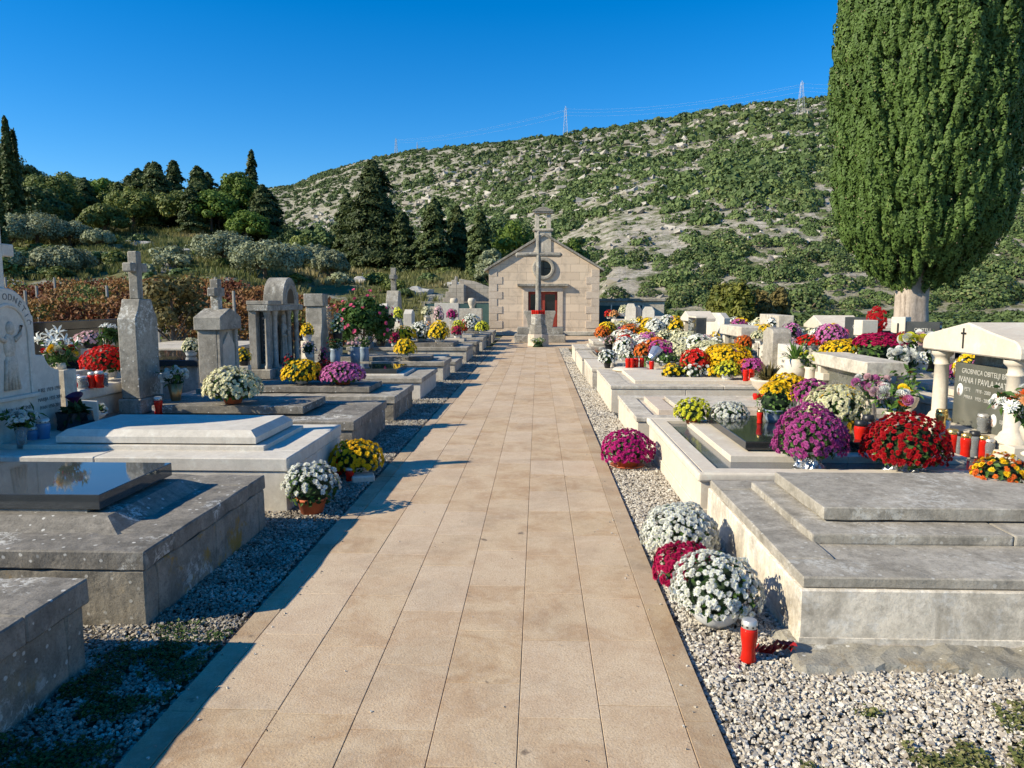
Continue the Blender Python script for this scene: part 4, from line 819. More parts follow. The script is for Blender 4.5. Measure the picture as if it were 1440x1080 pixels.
# ------------------------------------------------------------------ chapel
def blockwall(name, c1, c2, mortar, sc=2.0, w=0.8, h=0.36):
    m, nt, b = new_mat(name); L = nt.links; tc = nd(nt, 'ShaderNodeTexCoord'); s = nd(nt, 'ShaderNodeSeparateXYZ'); L.new(tc.outputs['Object'], s.inputs[0])
    cb = nd(nt, 'ShaderNodeCombineXYZ'); L.new(mmath(nt, 'ADD', s.outputs[0], s.outputs[1]), cb.inputs[0]); L.new(s.outputs[2], cb.inputs[1])
    br = nd(nt, 'ShaderNodeTexBrick'); L.new(cb.outputs[0], br.inputs['Vector']); br.inputs['Color1'].default_value = c4(c1); br.inputs['Color2'].default_value = c4(c2); br.inputs['Mortar'].default_value = c4(mortar)
    br.inputs['Scale'].default_value = 1; br.inputs['Brick Width'].default_value = w; br.inputs['Row Height'].default_value = h; br.inputs['Mortar Size'].default_value = 0.006; br.inputs['Mortar Smooth'].default_value = 0.2
    v = tc.outputs['Object']; n = tnoise(nt, v, 1.4, 8, 0.7, 0.4); col = mixc(nt, maprange(nt, n, 0.5, 0.72, 0, 0.65), br.outputs['Color'], (0.26, 0.2, 0.15))
    n = tnoise(nt, v, 14, 5, 0.7); col = mixc(nt, maprange(nt, n, 0.45, 0.75, 0, 0.35), col, (0.7, 0.6, 0.48))
    L.new(col, b.inputs['Base Color']); b.inputs['Roughness'].default_value = 0.85
    b1 = bump(nt, b, br.outputs['Fac'], 0.5, -0.01); bump(nt, b, tnoise(nt, v, 30, 5), 0.4, 0.01, b1); return m
M['chapel'] = blockwall('chapel_ashlar', (0.74, 0.58, 0.42), (0.62, 0.48, 0.345), (0.3, 0.22, 0.15))
M['rubble'] = blockwall('rubble_wall_stone', (0.46, 0.41, 0.34), (0.34, 0.31, 0.26), (0.12, 0.11, 0.09), w=0.45, h=0.24)
ch = thing('chapel', 'small pinkish limestone chapel with gabled roof, round window and bell cote', 'chapel', (0.26, 34.0, 0))
CW = 2.5
circ = arcpts(-0.02, 3.05, 0.34, 0, 2*PI, 24)[:-1]
def wall_with_holes(name, mat, par):
    # front wall as pieces around the door and round window
    bm = bmesh.new(); th = 0.5
    def pr(pts): add_prism(bm, pts, 0, th)
    dz0, dz1, dx0, dx1 = 0.25, 2.0, -0.72, 0.62
    pr([(-CW, 0), (dx0, 0), (dx0, dz1), (-CW, dz1)]); pr([(dx1, 0), (CW, 0), (CW, dz1), (dx1, dz1)]); pr([(dx0, 0), (dx1, 0), (dx1, dz0), (dx0, dz0)])
    n = 24; c = (-0.02, 3.05)
    top = lambda x: 4.5-abs(x)*(1.48/CW)
    # region above door split in four around the circle
    r = 0.36; xl, xr = c[0]-r, c[0]+r
    pr([(-CW, dz1), (xl, dz1), (xl, top(xl)), (-CW, top(-CW))]); pr([(xr, dz1), (CW, dz1), (CW, top(CW)), (xr, top(xr))])
    lo = [(c[0]+r*math.cos(a), c[1]+r*math.sin(a)) for a in np.linspace(PI, 2*PI, 13)]
    hi = [(c[0]+r*math.cos(a), c[1]+r*math.sin(a)) for a in np.linspace(0, PI, 13)]
    for a, b in zip(lo, lo[1:]): pr([(a[0], dz1), (b[0], dz1), (b[0], b[1]), (a[0], a[1])])
    for a, b in zip(hi[::-1], hi[::-1][1:]):
        if a[0] < 0 < b[0]: pr([(a[0], a[1]), (0, (a[1]+b[1])/2), (0, top(0)), (a[0], top(a[0]))]); pr([(0, (a[1]+b[1])/2), (b[0], b[1]), (b[0], top(b[0])), (0, top(0))])
        else: pr([(a[0], a[1]), (b[0], b[1]), (b[0], top(b[0])), (a[0], top(a[0]))])
    bmesh.ops.remove_doubles(bm, verts=bm.verts[:], dist=0.001)
    return bm_to(name, bm, mat, par)
fw = wall_with_holes('wall', M['chapel'], ch)
bm = bmesh.new()
for s in (-1, 1): add_box(bm, min(s*CW, s*(CW-0.4)), max(s*CW, s*(CW-0.4)), 0.502, 7.0, 0, 3.02, bev=0)
add_prism(bm, [(-CW, 0), (CW, 0), (CW, 3.02), (0, 4.5), (-CW, 3.02)], 6.6, 7.05); bm_to('wall', bm, M['chapel'], ch)
bm = bmesh.new()
for s in (-1, 1):
    for i in range(8):
        w_ = 0.6 if i % 2 == 0 else 0.36; a, b = sorted((s*(CW+0.015), s*(CW-w_))); add_box(bm, a, b, -0.022, 0.3, 0.34+i*0.335, 0.34+(i+1)*0.335-0.008, bev=0.008)
bm_to('quoins', bm, M['pink'], ch)
box('plinth', -CW-0.06, -0.8, -0.08, 0.5, 0, 0.2, M['creamst'], ch, bev=0.02, cell=0.4, amp=0.01); box('plinth', 0.75, CW+0.06, -0.08, 0.5, 0, 0.2, M['creamst'], ch, bev=0.02, cell=0.4, amp=0.01)
bm = bmesh.new()
bmt = [(0.34, -0.07), (0.34, 0.3), (0.36, 0.3), (0.52, -0.02), (0.52, -0.07), (0.47, -0.1), (0.39, -0.1), (0.34, -0.07)]
n = 32; rings = []
for i in range(n):
    a = 2*PI*i/n; rings.append([bm.verts.new((-0.02+r*math.cos(a), y, 3.05+r*math.sin(a))) for r, y in bmt[:-1]])
for i in range(n):
    A, B = rings[i], rings[(i+1) % n]
    for k in range(len(A)): bm.faces.new((A[k], A[(k+1) % len(A)], B[(k+1) % len(A)], B[k]))
bmesh.ops.recalc_face_normals(bm, faces=bm.faces[:]); bm_to('round_window_frame', bm, M['greycap'], ch, smooth_=False)
M['dkglass'] = plain('dark_window_glass', (0.012, 0.013, 0.016), 0.15)
rw = prism('round_window', arcpts(-0.02, 3.05, 0.355, 0, 2*PI, 24)[:-1], 0.2, 0.23, M['dkglass'], ch)
bm = bmesh.new(); add_box(bm, -0.36, 0.32, 0.17, 0.199, 3.03, 3.07, bev=0.003); add_box(bm, -0.04, 0.0, 0.168, 0.1985, 2.71, 3.39, bev=0.003); bm_to('glazing_bars', bm, M['iron'], rw)
M['door'] = plain('red_brown_door_paint', (0.3, 0.045, 0.025), 0.5, 0.2, 6)
bm = bmesh.new()
for (a, b) in ((-0.95, -0.72), (0.62, 0.86)): add_box(bm, a, b, -0.05, 0.3, 0.2, 2.0, bev=0.008)
add_box(bm, -0.95, 0.86, -0.052, 0.3, 2.002, 2.2, bev=0.008); bm_to('door_surround', bm, M['pink'], ch)
box('door_hood', -1.22, 1.1, -0.20, 0.02, 2.24, 2.36, M['mon'], ch, bev=0.02, cell=0.2, amp=0.01)
box('hood_moulding', -1.08, 0.97, -0.12, 0.015, 2.202, 2.239, M['creamst'], ch, bev=0.01)
dr = thing('door', None, None, (0, 0, 0)); 
for k in ('label', 'category'):
    if k in dr: del dr[k]
dr.parent = ch
bm = bmesh.new()
for x0 in (-0.715, -0.05):
    x1 = x0+0.66
    for (a, b, c_, d) in ((x0, x0+0.1, 0.25, 2.0), (x1-0.1, x1, 0.25, 2.0), (x0+0.101, x1-0.101, 0.25, 0.95), (x0+0.101, x1-0.101, 1.88, 2.0)): add_box(bm, a+0.002, b-0.002, 0.18, 0.24, c_, d-0.002, bev=0.006)
bm_to('door_leaf', bm, M['door'], dr)
box('pane', -0.7, 0.6, 0.215, 0.222, 0.96, 1.88, M['dkglass'], dr, bev=0)
box('handle', -0.09, -0.06, 0.13, 0.178, 1.0, 1.2, M['gold'], dr, bev=0.005)
box('doorstep', -0.9, 0.85, -0.5, 0.0, 0, 0.2, M['greycap'], ch, bev=0.015)
def roof_slab(name, s):
    bm = bmesh.new(); e = CW+0.22; sl = 1.48/CW
    za = lambda x: 4.52-abs(x)*sl
    pts = [(0, za(0)), (s*e, za(e)), (s*e, za(e)+0.1), (0, za(0)+0.12)]
    add_prism(bm, pts, -0.13, 7.25, bev=0.01); return bm_to(name, bm, M['mon'], ch)
roof_slab('roof', -1); roof_slab('roof', 1)
bm = bmesh.new()
for s in (-1, 1):
    for i in range(9):
        x = s*(0.5+i*0.25); z = 4.5-abs(x)*(1.48/CW)-0.1; add_box(bm, x-0.05, x+0.05, -0.2, 0.0, z-0.02, z+0.03, bev=0.01)
bc = bmesh.new(); bm.free()
add_box(bc, -0.44, 0.32, -0.05, 0.45, 3.72, 4.72, bev=0.015, cell=0.3, amp=0.01)
add_box(bc, -0.52, 0.40, -0.12, 0.52, 4.722, 4.82, bev=0.015)
for x in (-0.43, 0.10): add_box(bc, x, x+0.20, 0.1, 0.32, 4.822, 5.52, bev=0.01)
add_box(bc, -0.49, 0.37, -0.02, 0.42, 5.522, 5.58, bev=0.01)
bell = bm_to('bell_cote', bc, M['creamst'], ch)
prism('bell_cote_roof', [(-0.54, 5.582), (0.42, 5.582), (0.42, 5.63), (0.06, 5.78), (-0.18, 5.78), (-0.54, 5.63)], -0.06, 0.46, M['mon'], bell, bev=0.015)
bm = bmesh.new(); cross_bm(bm, -0.06, 0.17, 0.23, 5.78, 5.96, 0.07, 5.90, 0.05, 0.005); bm_to('finial', bm, M['mon'], bell)
# ------------------------------------------------------------------ altar and cross
al = thing('altar', 'grey stone trough shaped altar on two steps before the chapel door', 'altar', (0.06, 28.8, 0))
box('lower_step', -0.98, 0.98, -0.75, 1.0, 0.0, 0.3, M['mon'], al, bev=0.02, cell=0.15, amp=0.006)
box('upper_step', -0.88, 0.92, -0.1, 1.0, 0.302, 0.56, M['mon'], al, bev=0.02, cell=0.15, amp=0.006)
prism('table', [(-0.45, 0.56), (0.5, 0.56), (0.55, 0.9), (0.62, 1.12), (0.62, 1.2), (-0.62, 1.2), (-0.62, 1.12), (-0.52, 0.9)], 0.15, 0.85, M['greycap'], al, bev=0.015)
cr = thing('stone_cross', 'tall slender grey stone cross on an octagonal pedestal before the chapel', 'cross', (0.0, 26.1, ZP))
def octa(name, r0, r1, z0, z1, mat):
    bm = bmesh.new(); add_lathe(bm, [(0, z0), (r0, z0), (r1, z1), (0, z1)], 8)
    for v in bm.verts:
        c, s = math.cos(PI/8), math.sin(PI/8); v.co = Vector((v.co.x*c-v.co.y*s, v.co.x*s+v.co.y*c, v.co.z))
    bmesh.ops.bevel(bm, geom=bm.edges[:], offset=0.012, segments=1, affect='EDGES'); return bm_to(name, bm, mat, cr)
octa('pedestal_base', 0.40, 0.385, 0.0, 0.42, M['pink']); octa('pedestal_step', 0.36, 0.31, 0.421, 0.74, M['mon']); octa('pedestal', 0.275, 0.265, 0.741, 1.12, M['mon'])
bm = bmesh.new(); add_lathe(bm, [(0, 1.12), (0.11, 1.12), (0.098, 1.5), (0.085, 3.85), (0.05, 3.87), (0.06, 3.95), (0.0, 4.0)], 8); bm_to('shaft', bm, M['mon'], cr)
bm = bmesh.new(); add_tube(bm, [(-0.80, 0, 3.17), (-0.76, 0, 3.17), (0, 0, 3.19), (0.72, 0, 3.17), (0.76, 0, 3.17), (0.83, 0, 3.17)], [0.03, 0.085, 0.085, 0.085, 0.085, 0.02], 8); bm_to('crossbar', bm, M['mon'], cr)
# ------------------------------------------------------------------ walls at the back
bw = thing('boundary_wall', 'grey rendered back wall with flat coping right of the chapel', 'wall', (6.2, 38.0, 0))
box('wall', -3.2, 0.2, 0, 0.3, 0, 1.55, M['creamst'], bw, bev=0.02); box('coping', -3.25, 0.25, -0.1, 0.4, 1.552, 1.7, M['greycap'], bw, bev=0.02)
bw = thing('boundary_wall', 'low coursed stone wall behind the right graves by the cypress', 'wall', (9.5, 21.0, 0))
box('wall', -0.6, 14, 0, 0.45, -0.1, 0.72, M['rubble'], bw, bev=0.02, cell=0.5, amp=0.02); box('coping', -0.7, 14, -0.06, 0.5, 0.722, 0.82, M['pink'], bw, bev=0.02, cell=0.5, amp=0.01)
gs = thing('ruined_gable', 'roofless stepped stone gable ruin with sloping wall left of the chapel', 'ruin', (-4.6, 42.0, 0.6))
steps = [(-1.15, 0)]+[p for i in range(6) for p in ((-1.15+i*0.17, 0.5+i*0.33), (-1.15+(i+1)*0.17, 0.5+i*0.33))]+[(-0.1, 2.35), (0.0, 2.35), (0.0, 0)]
prism('gable_wall', steps, 0, 0.5, M['rubble'], gs, bev=0.02)
prism('side_wall', [(0.001, 0), (2.6, 0), (2.6, 1.4), (2.1, 1.65), (0.9, 2.1), (0.001, 2.25)], 1.3, 1.8, M['rubble'], gs, bev=0.02)
box('side_wall', 0.001, 0.4, 0.0, 1.29, 0, 1.9, M['rubble'], gs, bev=0.02)
M['mesh'] = None
m, nt, b = new_mat('teal_screen_netting'); v = coords(nt, (1, 1, 1), False); b.inputs['Roughness'].default_value = 0.8
nt.links.new(mixc(nt, tnoise(nt, v, 3, 5), (0.015, 0.05, 0.055), (0.05, 0.12, 0.12)), b.inputs['Base Color']); M['mesh'] = m
def netfence(label, x0, x1, Y, z0, z1, n):
    t = thing('screen_fence', label, 'fence', ((x0+x1)/2, Y, 0)); c = (x0+x1)/2
    box('netting', x0-c, x1-c, -0.01, 0.01, z0, z1, M['mesh'], t, bev=0)
    for i in range(n+1):
        x = lerp(x0, x1, i/n)-c; box('post', x-0.03, x+0.03, -0.05, -0.012, 0, z1+0.05, M['silver'] if i % 2 else M['greycap'], t, bev=0.003)
    box('top_rail', x0-c, x1-c, -0.045, -0.011, z1+0.051, z1+0.09, M['greycap'], t, bev=0.003)
netfence('teal netted fence with pale posts left of the chapel', -5.6, -2.35, 36.4, 0.2, 1.45, 4)
netfence('teal netted fence in front of the back wall right of the chapel', 2.85, 5.2, 37.2, 0.2, 1.35, 3)  # dark teal sheet carries the shadowed face of the wall in its colour
# left boundary: dry stone retaining wall diagonal on the slope
dw = thing('retaining_wall', 'shaded dry stone terrace wall running diagonally up the left slope', 'wall', (-16.2, 43.5, 1.55), -0.9)
box('wall', -3.0, 3.0, 0, 0.5, -1.4, 0.55, M['mon'], dw, bev=0.03, cell=0.35, amp=0.06)  # shade on this wall is put into the darker stone colour
lw = thing('boundary_wall', 'low grey stone wall between the left graves and the vineyard', 'wall', (-9.4, 16.0, 0), L90)
box('wall', -9, 12, 0, 0.4, -0.1, 0.5, M['rubble'], lw, bev=0.02, cell=0.6, amp=0.02)
# ------------------------------------------------------------------ flowers
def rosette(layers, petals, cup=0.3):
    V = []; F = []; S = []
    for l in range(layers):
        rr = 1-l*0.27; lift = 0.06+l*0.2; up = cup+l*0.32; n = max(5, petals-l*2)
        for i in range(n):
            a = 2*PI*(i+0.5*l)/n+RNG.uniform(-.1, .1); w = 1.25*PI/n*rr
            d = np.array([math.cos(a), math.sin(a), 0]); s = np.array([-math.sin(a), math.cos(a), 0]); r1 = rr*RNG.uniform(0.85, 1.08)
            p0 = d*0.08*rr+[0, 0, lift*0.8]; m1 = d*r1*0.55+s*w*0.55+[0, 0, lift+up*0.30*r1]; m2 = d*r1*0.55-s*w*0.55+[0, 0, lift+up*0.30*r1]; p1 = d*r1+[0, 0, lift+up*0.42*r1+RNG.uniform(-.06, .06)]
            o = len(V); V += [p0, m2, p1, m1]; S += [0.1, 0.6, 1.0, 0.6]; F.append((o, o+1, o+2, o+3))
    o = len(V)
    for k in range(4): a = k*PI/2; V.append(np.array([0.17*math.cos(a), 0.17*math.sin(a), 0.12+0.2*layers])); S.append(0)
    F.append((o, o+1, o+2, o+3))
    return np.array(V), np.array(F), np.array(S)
T_HI = [rosette(3, 13) for _ in range(3)]
T_MD = [rosette(2, 9) for _ in range(3)]
T_LO = [rosette(1, 6, 0.5) for _ in range(2)]
def pompon():
    V = []; F = []; S = []
    n = 110
    for i in range(n):
        z = 1-2*(i+.5)/n*0.85; r = math.sqrt(max(0, 1-z*z)); a = i*2.39996
        d = np.array([r*math.cos(a), r*math.sin(a), z]); t = np.cross(d, [0, 0, 1.0]); t /= (np.linalg.norm(t)+1e-6); u = np.cross(t, d)
        o = len(V); V += [d*0.62, d*0.9-t*0.17+u*0.1, d*0.98+u*0.28, d*0.9+t*0.17+u*0.1]; S += [0.3, .8, 1, .8]; F.append((o, o+1, o+2, o+3))
    return np.array(V), np.array(F), np.array(S)
T_POM = pompon()
def leaf_t():
    V = np.array([(0, 0, 0), (0.32, 0.45, 0.1), (0, 1, -0.05), (-0.32, 0.45, 0.1), (0.5, 0.2, 0.05), (-0.5, 0.25, 0.06)], float)
    return V[:4], np.array([(0, 1, 2, 3)]), np.array([0, .5, 1, .5])
LEAF = leaf_t()
def fib(n, zmin, zmax, jit=0.5):
    i = np.arange(n)+0.5+RNG.uniform(-jit, jit, n); z = zmax-(zmax-zmin)*i/n; z = np.clip(z, -0.999, 0.999); a = np.arange(n)*2.39996+RNG.uniform(-.25, .25, n); r = np.sqrt(1-z*z)
    return np.stack([r*np.cos(a), r*np.sin(a), z], 1)
POTS = {}
def pot(kind, r, h, par):
    if kind == 'terra':
        p = lathe('pot', [(0, 0), (r*0.72, 0), (r*0.95, h*0.82), (r*1.03, h*0.83), (r*1.06, h), (r*0.95, h), (r*0.9, h*0.85), (0, h*0.85)], M['terra'], par, 22)
    elif kind == 'terrasaucer':
        p = pot('terra', r, h, par); lathe('saucer', [(0, 0.002), (r*1.0, 0.002), (r*1.35, 0.02), (r*1.3, 0.022), (r*0.9, 0.008), (0, 0.008)], M['terra'], par, 22)
    elif kind in ('white', 'blue', 'black'):
        mm = {'white': M['potwhite'], 'blue': M['potblue'], 'black': M['potblack']}[kind]
        p = lathe('pot', [(0, 0), (r*0.7, 0), (r*0.85, h*0.3), (r, h*0.88), (r*1.06, h*0.9), (r*1.06, h), (r*0.95, h), (r*0.9, h*0.85), (0, h*0.85)], mm, par, 22)
    elif kind == 'bowl':
        p = lathe('pot', [(0, 0), (r*0.55, 0), (r*0.9, h*0.35), (r*1.15, h*0.8), (r*1.2, h), (r*1.1, h), (r*1.0, h*0.8), (0, h*0.75)], M['potwhite'], par, 24)
    elif kind == 'foil':
        bm = bmesh.new(); add_lathe(bm, [(r*0.9, 0.0), (r*0.95, h*0.1), (r*0.8, h*0.35), (r*0.75, h*0.5), (r*0.95, h*0.8), (r*1.2, h*1.05)], 40)
        for v in bm.verts: v.co += Vector((v.co.x, v.co.y, 0)).normalized()*(mnoise.noise(v.co*38)*r*0.28)
        p = bm_to('foil_wrap', bm, M['foil'], par, smooth_=False); lathe('pot', [(0, 0), (r*0.65, 0), (r*0.72, h), (0, h*0.95)], M['terra'], p, 14)
    return p
def mum(label, loc, r, hd, color, potkind='terra', ph=0.12, pr=None, cover=0.8, br=0.026, green=0.0, color2=None, squash=1.0, cat='flower pot', low=-0.25, leafm=None, sphere=False, nleaf=None):
    """dome chrysanthemum: r dome radius, hd dome height above the pot rim"""
    Y = loc[1]; t = thing('chrysanthemum_pot', label, cat, loc, RNG.uniform(0, 6))
    pr = pr or r*0.5; pot(potkind, pr, ph, t)
    T = T_HI if Y < 7.6 else (T_MD if Y < 13 else T_LO)
    if Y > 13: br = max(br, 0.032)
    if Y > 18: br = max(br, 0.04)
    c0 = ph*0.9+hd*0.25     # centre of the ellipsoid
    hz = hd*0.78
    area = 2*PI*r*r*(1+0.6*(hz/r))*0.62
    n = int(area*cover/(PI*br*br)*1.7*(1-green))+4
    P0 = fib(n, low, 1.0, 0.5)
    bumpy = 1+0.13*np.array([mnoise.noise(Vector(p)*1.7+Vector((r*50, hd*30, 0))) for p in P0])+RNG.normal(0, 0.018, n)
    if green > 0:
        keep = np.array([mnoise.noise(Vector(p)*2.1+Vector((0, r*77, 3))) for p in P0]) > -0.25*0-0.35+green*0.3; P0 = P0[keep]; bumpy = bumpy[keep]; n = len(P0)
    P = P0*np.array([r, r, hz])*bumpy[:, None]; P[:, 2] += c0
    N = P0*np.array([1/r, 1/r, 1/hz]); N /= np.linalg.norm(N, axis=1, keepdims=True); N = N+RNG.normal(0, 0.2, N.shape); N[:, 2] += 0.15
    Mx = basis_from_normals(N); S = br*np.where(RNG.random(n) < 0.12, 0.5, 1)*RNG.uniform(0.75, 1.18, n)
    def mk(q, nm, cc):
        parts = []; tt = RNG.integers(0, len(T), n)
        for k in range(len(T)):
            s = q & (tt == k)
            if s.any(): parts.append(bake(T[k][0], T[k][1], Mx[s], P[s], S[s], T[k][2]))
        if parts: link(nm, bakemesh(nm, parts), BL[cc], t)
    if color2:
        q = RNG.random(n) < 0.25; mk(~q, 'blooms', color); mk(q, 'blooms', color2)
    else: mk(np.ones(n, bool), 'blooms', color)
    # foliage
    ls = 0.045 if Y < 8 else 0.06
    if Y > 14: ls = 0.085
    m = nleaf or int(area/(ls*ls)*1.6)
    Q0 = fib(m, -0.75, 0.98, 0.5); Qp = Q0*np.array([r, r, hz])*RNG.uniform(0.78, 0.98, m)[:, None]; Qp[:, 2] += c0
    under = Q0[:, 2] < -0.1; k = np.clip((-0.1-Q0[:, 2])/0.65, 0, 1); Qp[:, :2] *= (1-0.35*k)[:, None]; Qp[:, 2] = np.maximum(Qp[:, 2], ph*0.8)
    Nn = Q0+RNG.normal(0, 0.5, Q0.shape); Nn[:, 2] += 0.35
    V, F, rr, ss = bake(LEAF[0]-[0, 0.4, 0], LEAF[1], basis_from_normals(Nn), Qp, ls*RNG.uniform(0.6, 1.2, m), LEAF[2])
    fo = link('foliage', npmesh('foliage', V, F, {'rnd': rr, 'shade': ss}), leafm or M['leaf'], t)
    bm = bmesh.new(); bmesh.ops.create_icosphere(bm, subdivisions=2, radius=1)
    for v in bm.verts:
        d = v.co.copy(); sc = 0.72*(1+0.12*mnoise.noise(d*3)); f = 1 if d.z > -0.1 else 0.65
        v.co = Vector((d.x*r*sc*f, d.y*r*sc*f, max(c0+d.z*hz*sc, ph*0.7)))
    bm_to('shaded_core', bm, M['core'], fo)  # solid core, coloured as dark as the shade inside the dome
    return t
def at(px, py=None, z=0.0, Y=None):
    if Y is None: return G(px, py, z)
    return (XX(px, Y), Y, z)
def W2(wpx, Y): return wpx/2/FPX*Y
# ---- foreground pots on gravel
p = at(882, 656, 0.01); mum('magenta chrysanthemum dome in terracotta pot with saucer on the gravel', p, W2(74, p[1]), 0.26, 'magenta', 'terrasaucer', 0.10, 0.125, cover=1.25, br=0.023, low=-0.35)
p = at(963, 790, 0.01); mum('dense white chrysanthemum dome against the cream tomb, farther of two', (p[0]-0.015, 4.55, 0.0), W2(104, 4.55), 0.25, 'white', 'blue', 0.10, 0.12, cover=1.7, br=0.021, low=-0.35)
mum('crimson chrysanthemum squeezed between the two white ones', (XX(970, 3.98), 3.98, 0.0), W2(84, 3.98), 0.19, 'crimson', 'blue', 0.10, 0.09, cover=1.2, br=0.021)
mum('white daisy chrysanthemum in white bowl beside the red candle lantern', (XX(1019, 3.58), 3.58, 0.01), W2(124, 3.6), 0.265, 'white', 'bowl', 0.10, 0.115, cover=0.9, br=0.019, low=-0.2)
p = at(439, 720, 0.01); mum('sparse white chrysanthemum in terracotta pot on left gravel', p, W2(82, p[1]), 0.26, 'white', 'terra', 0.12, 0.115, cover=0.5, br=0.026, low=0.1)
p = at(502, 668, 0.01); mum('golden yellow chrysanthemum on pale block between left tombs and path', (p[0], p[1], 0.0), W2(76, p[1]), 0.24, 'yellow', 'white', 0.10, 0.12, cover=0.85, br=0.026)
# ---- on R1
YR = 5.62
mum('large purple chrysanthemum wrapped in clear foil on the dark granite', (XX(1147, 5.62), 5.62, 0.345), W2(97, 5.62), 0.34, 'purple', 'foil', 0.14, 0.11, cover=1.15, br=0.021, low=-0.3)
mum('biggest dark red chrysanthemum with foil base in front of the canopy', (XX(1286, 5.5), 5.5, 0.345), W2(110, 5.5), 0.34, 'red', 'foil', 0.10, 0.16, cover=1.15, br=0.024, low=-0.25)
mum('lemon yellow chrysanthemum reflected in the black slab', (XX(978, 7.45), 7.45, 0.378), W2(50, 7.4), 0.20, 'lemon', 'terra', 0.06, 0.08, cover=0.8, br=0.026)
mum('small white chrysanthemum reflected in the black slab', (XX(1031, 7.35), 7.35, 0.378), W2(52, 7.4), 0.17, 'white', 'terra', 0.06, 0.08, cover=0.85, br=0.028)
mum('green leafy chrysanthemum with yellow tips in blue grey pot', (XX(1095, 6.95), 6.95, 0.484), W2(54, 6.95), 0.26, 'yellow', 'blue', 0.12, 0.1, cover=0.4, br=0.02, low=0.55, leafm=M['leafl'])
mum('cream chrysanthemum behind the large purple one', (XX(1182, 6.7), 6.7, 0.484), W2(84, 6.7), 0.27, 'cream', 'white', 0.1, 0.12, cover=1.1, br=0.028)
mum('bright yellow chrysanthemum left of the purple pair', (XX(1112, 8.3), 8.3, 0.42), W2(56, 8.3), 0.27, 'yellow', 'white', 0.12, 0.12, cover=1.15, br=0.026)
mum('violet pink chrysanthemum directly in front of the lintel headstone', (XX(1148, 8.0), 8.0, 0.42), W2(56, 8.0), 0.24, 'purple', 'white', 0.12, 0.12, cover=1.0, br=0.026)
mum('yellow chrysanthemum below the engraved panel of the lintel headstone', (XX(1190, 7.7), 7.7, 0.42), W2(56, 7.7), 0.22, 'yellow', 'white', 0.10, 0.12, cover=1.0, br=0.026)
mum('orange bronze and yellow chrysanthemums spilling at the right edge', (XX(1424, 4.85), 4.85, 0.39), W2(72, 4.8), 0.17, 'orange', 'terra', 0.05, 0.09, cover=0.6, br=0.024, color2='yellow')
mum('faded pink dome chrysanthemum on top behind the lintel headstone', (XX(1240, 9.6), 9.6, 0.75), W2(82, 9.6), 0.34, 'crimson', 'white', 0.12, 0.15, cover=0.9, br=0.024, low=0.45, leafm=M['leafl'])
# ---- R3 crowd
mum('largest golden yellow chrysanthemum of the right middle graves', (XX(1024, 12.0), 12.0, 0.42), W2(68, 12.0), 0.36, 'yellow', 'white', 0.14, 0.16, cover=1.3, br=0.03)
mum('pale cream chrysanthemum tucked behind the largest golden one', (XX(1000, 12.6), 12.6, 0.42), W2(64, 12.6), 0.37, 'cream', 'white', 0.14, 0.16, cover=1.3, br=0.03)
mum('small yellow budded chrysanthemum in front of the largest golden one', (XX(1026, 11.2), 11.2, 0.43), W2(36, 11.2), 0.2, 'lemon', 'white', 0.08, 0.1, cover=0.6, br=0.026)
for i, (px, c, lab) in enumerate(((945, 'yellow', 'left end'), (962, 'lemon', 'second from left'), (978, 'white', 'middle'), (994, 'white', 'fourth'), (1008, 'yellow', 'right end'))):
    mum('%s plant of the low yellow and white bedding row, %s' % (c if c != 'lemon' else 'bright yellow', lab), (XX(px, 11.6), 11.6+0.1*(i % 2), 0.40), W2(24, 11.6), 0.17, c, 'white', 0.05, 0.08, cover=0.55, br=0.04, leafm=M['leafd'])
mum('round cream chrysanthemum in the centre of the right cluster, lower one', (XX(957, 14.4), 14.4, 0.42), W2(46, 14.4), 0.34, 'cream', 'white', 0.14, 0.15, cover=1.2)
mum('long cream chrysanthemum above the lower cream one', (XX(966, 15.7), 15.7, 0.45), W2(46, 15.7), 0.36, 'cream', 'white', 0.16, 0.15, cover=1.2)
mum('cream pink chrysanthemum between the cream and golden ones', (XX(995, 13.9), 13.9, 0.42), W2(36, 13.9), 0.32, 'cream', 'white', 0.14, 0.15, cover=1.1)
mum('white pompon chrysanthemum beside the square tablet', (XX(1008, 14.4), 14.4, 0.5), W2(28, 14.4), 0.26, 'white', 'white', 0.16, 0.12, cover=1.1, br=0.045)
mum('pale lilac chrysanthemum next to the small square headstone', (XX(996, 14.9), 14.9, 0.6), W2(22, 14.9), 0.22, 'palepink', 'white', 0.12, 0.12, cover=1.0)
mum('white daisies in black pot on the path end of a cream tomb', (XX(857, 13.5), 13.75, 0.37), W2(27, 13.7), 0.22, 'white', 'black', 0.13, 0.07, cover=0.8, br=0.03)
mum('loose white green chrysanthemum behind the red box candles', (XX(886, 14.6), 14.6, 0.40), W2(36, 14.6), 0.27, 'white', 'white', 0.12, 0.12, cover=0.6)
mum('small magenta chrysanthemum above a stone planter', (XX(934, 13.8), 13.8, 0.55), W2(25, 13.8), 0.12, 'magenta', 'white', 0.08, 0.12, cover=1.0, br=0.03)
mum('leafy green plant in stone planter under the magenta blooms', (XX(938, 13.6), 13.6, 0.42), W2(44, 13.6), 0.16, 'white', 'white', 0.1, 0.16, cover=0.05, leafm=M['leafl'])
mum('white chrysanthemum with drooping heads by the red orange one', (XX(904, 16.4), 16.4, 0.45), W2(24, 16.4), 0.25, 'palepink', 'white', 0.12, 0.1, cover=0.7)
mum('orange red chrysanthemum leaning over the black planter tomb', (XX(888, 17.6), 17.6, 0.45), W2(34, 17.6), 0.42, 'orange', 'white', 0.2, 0.15, cover=1.0)
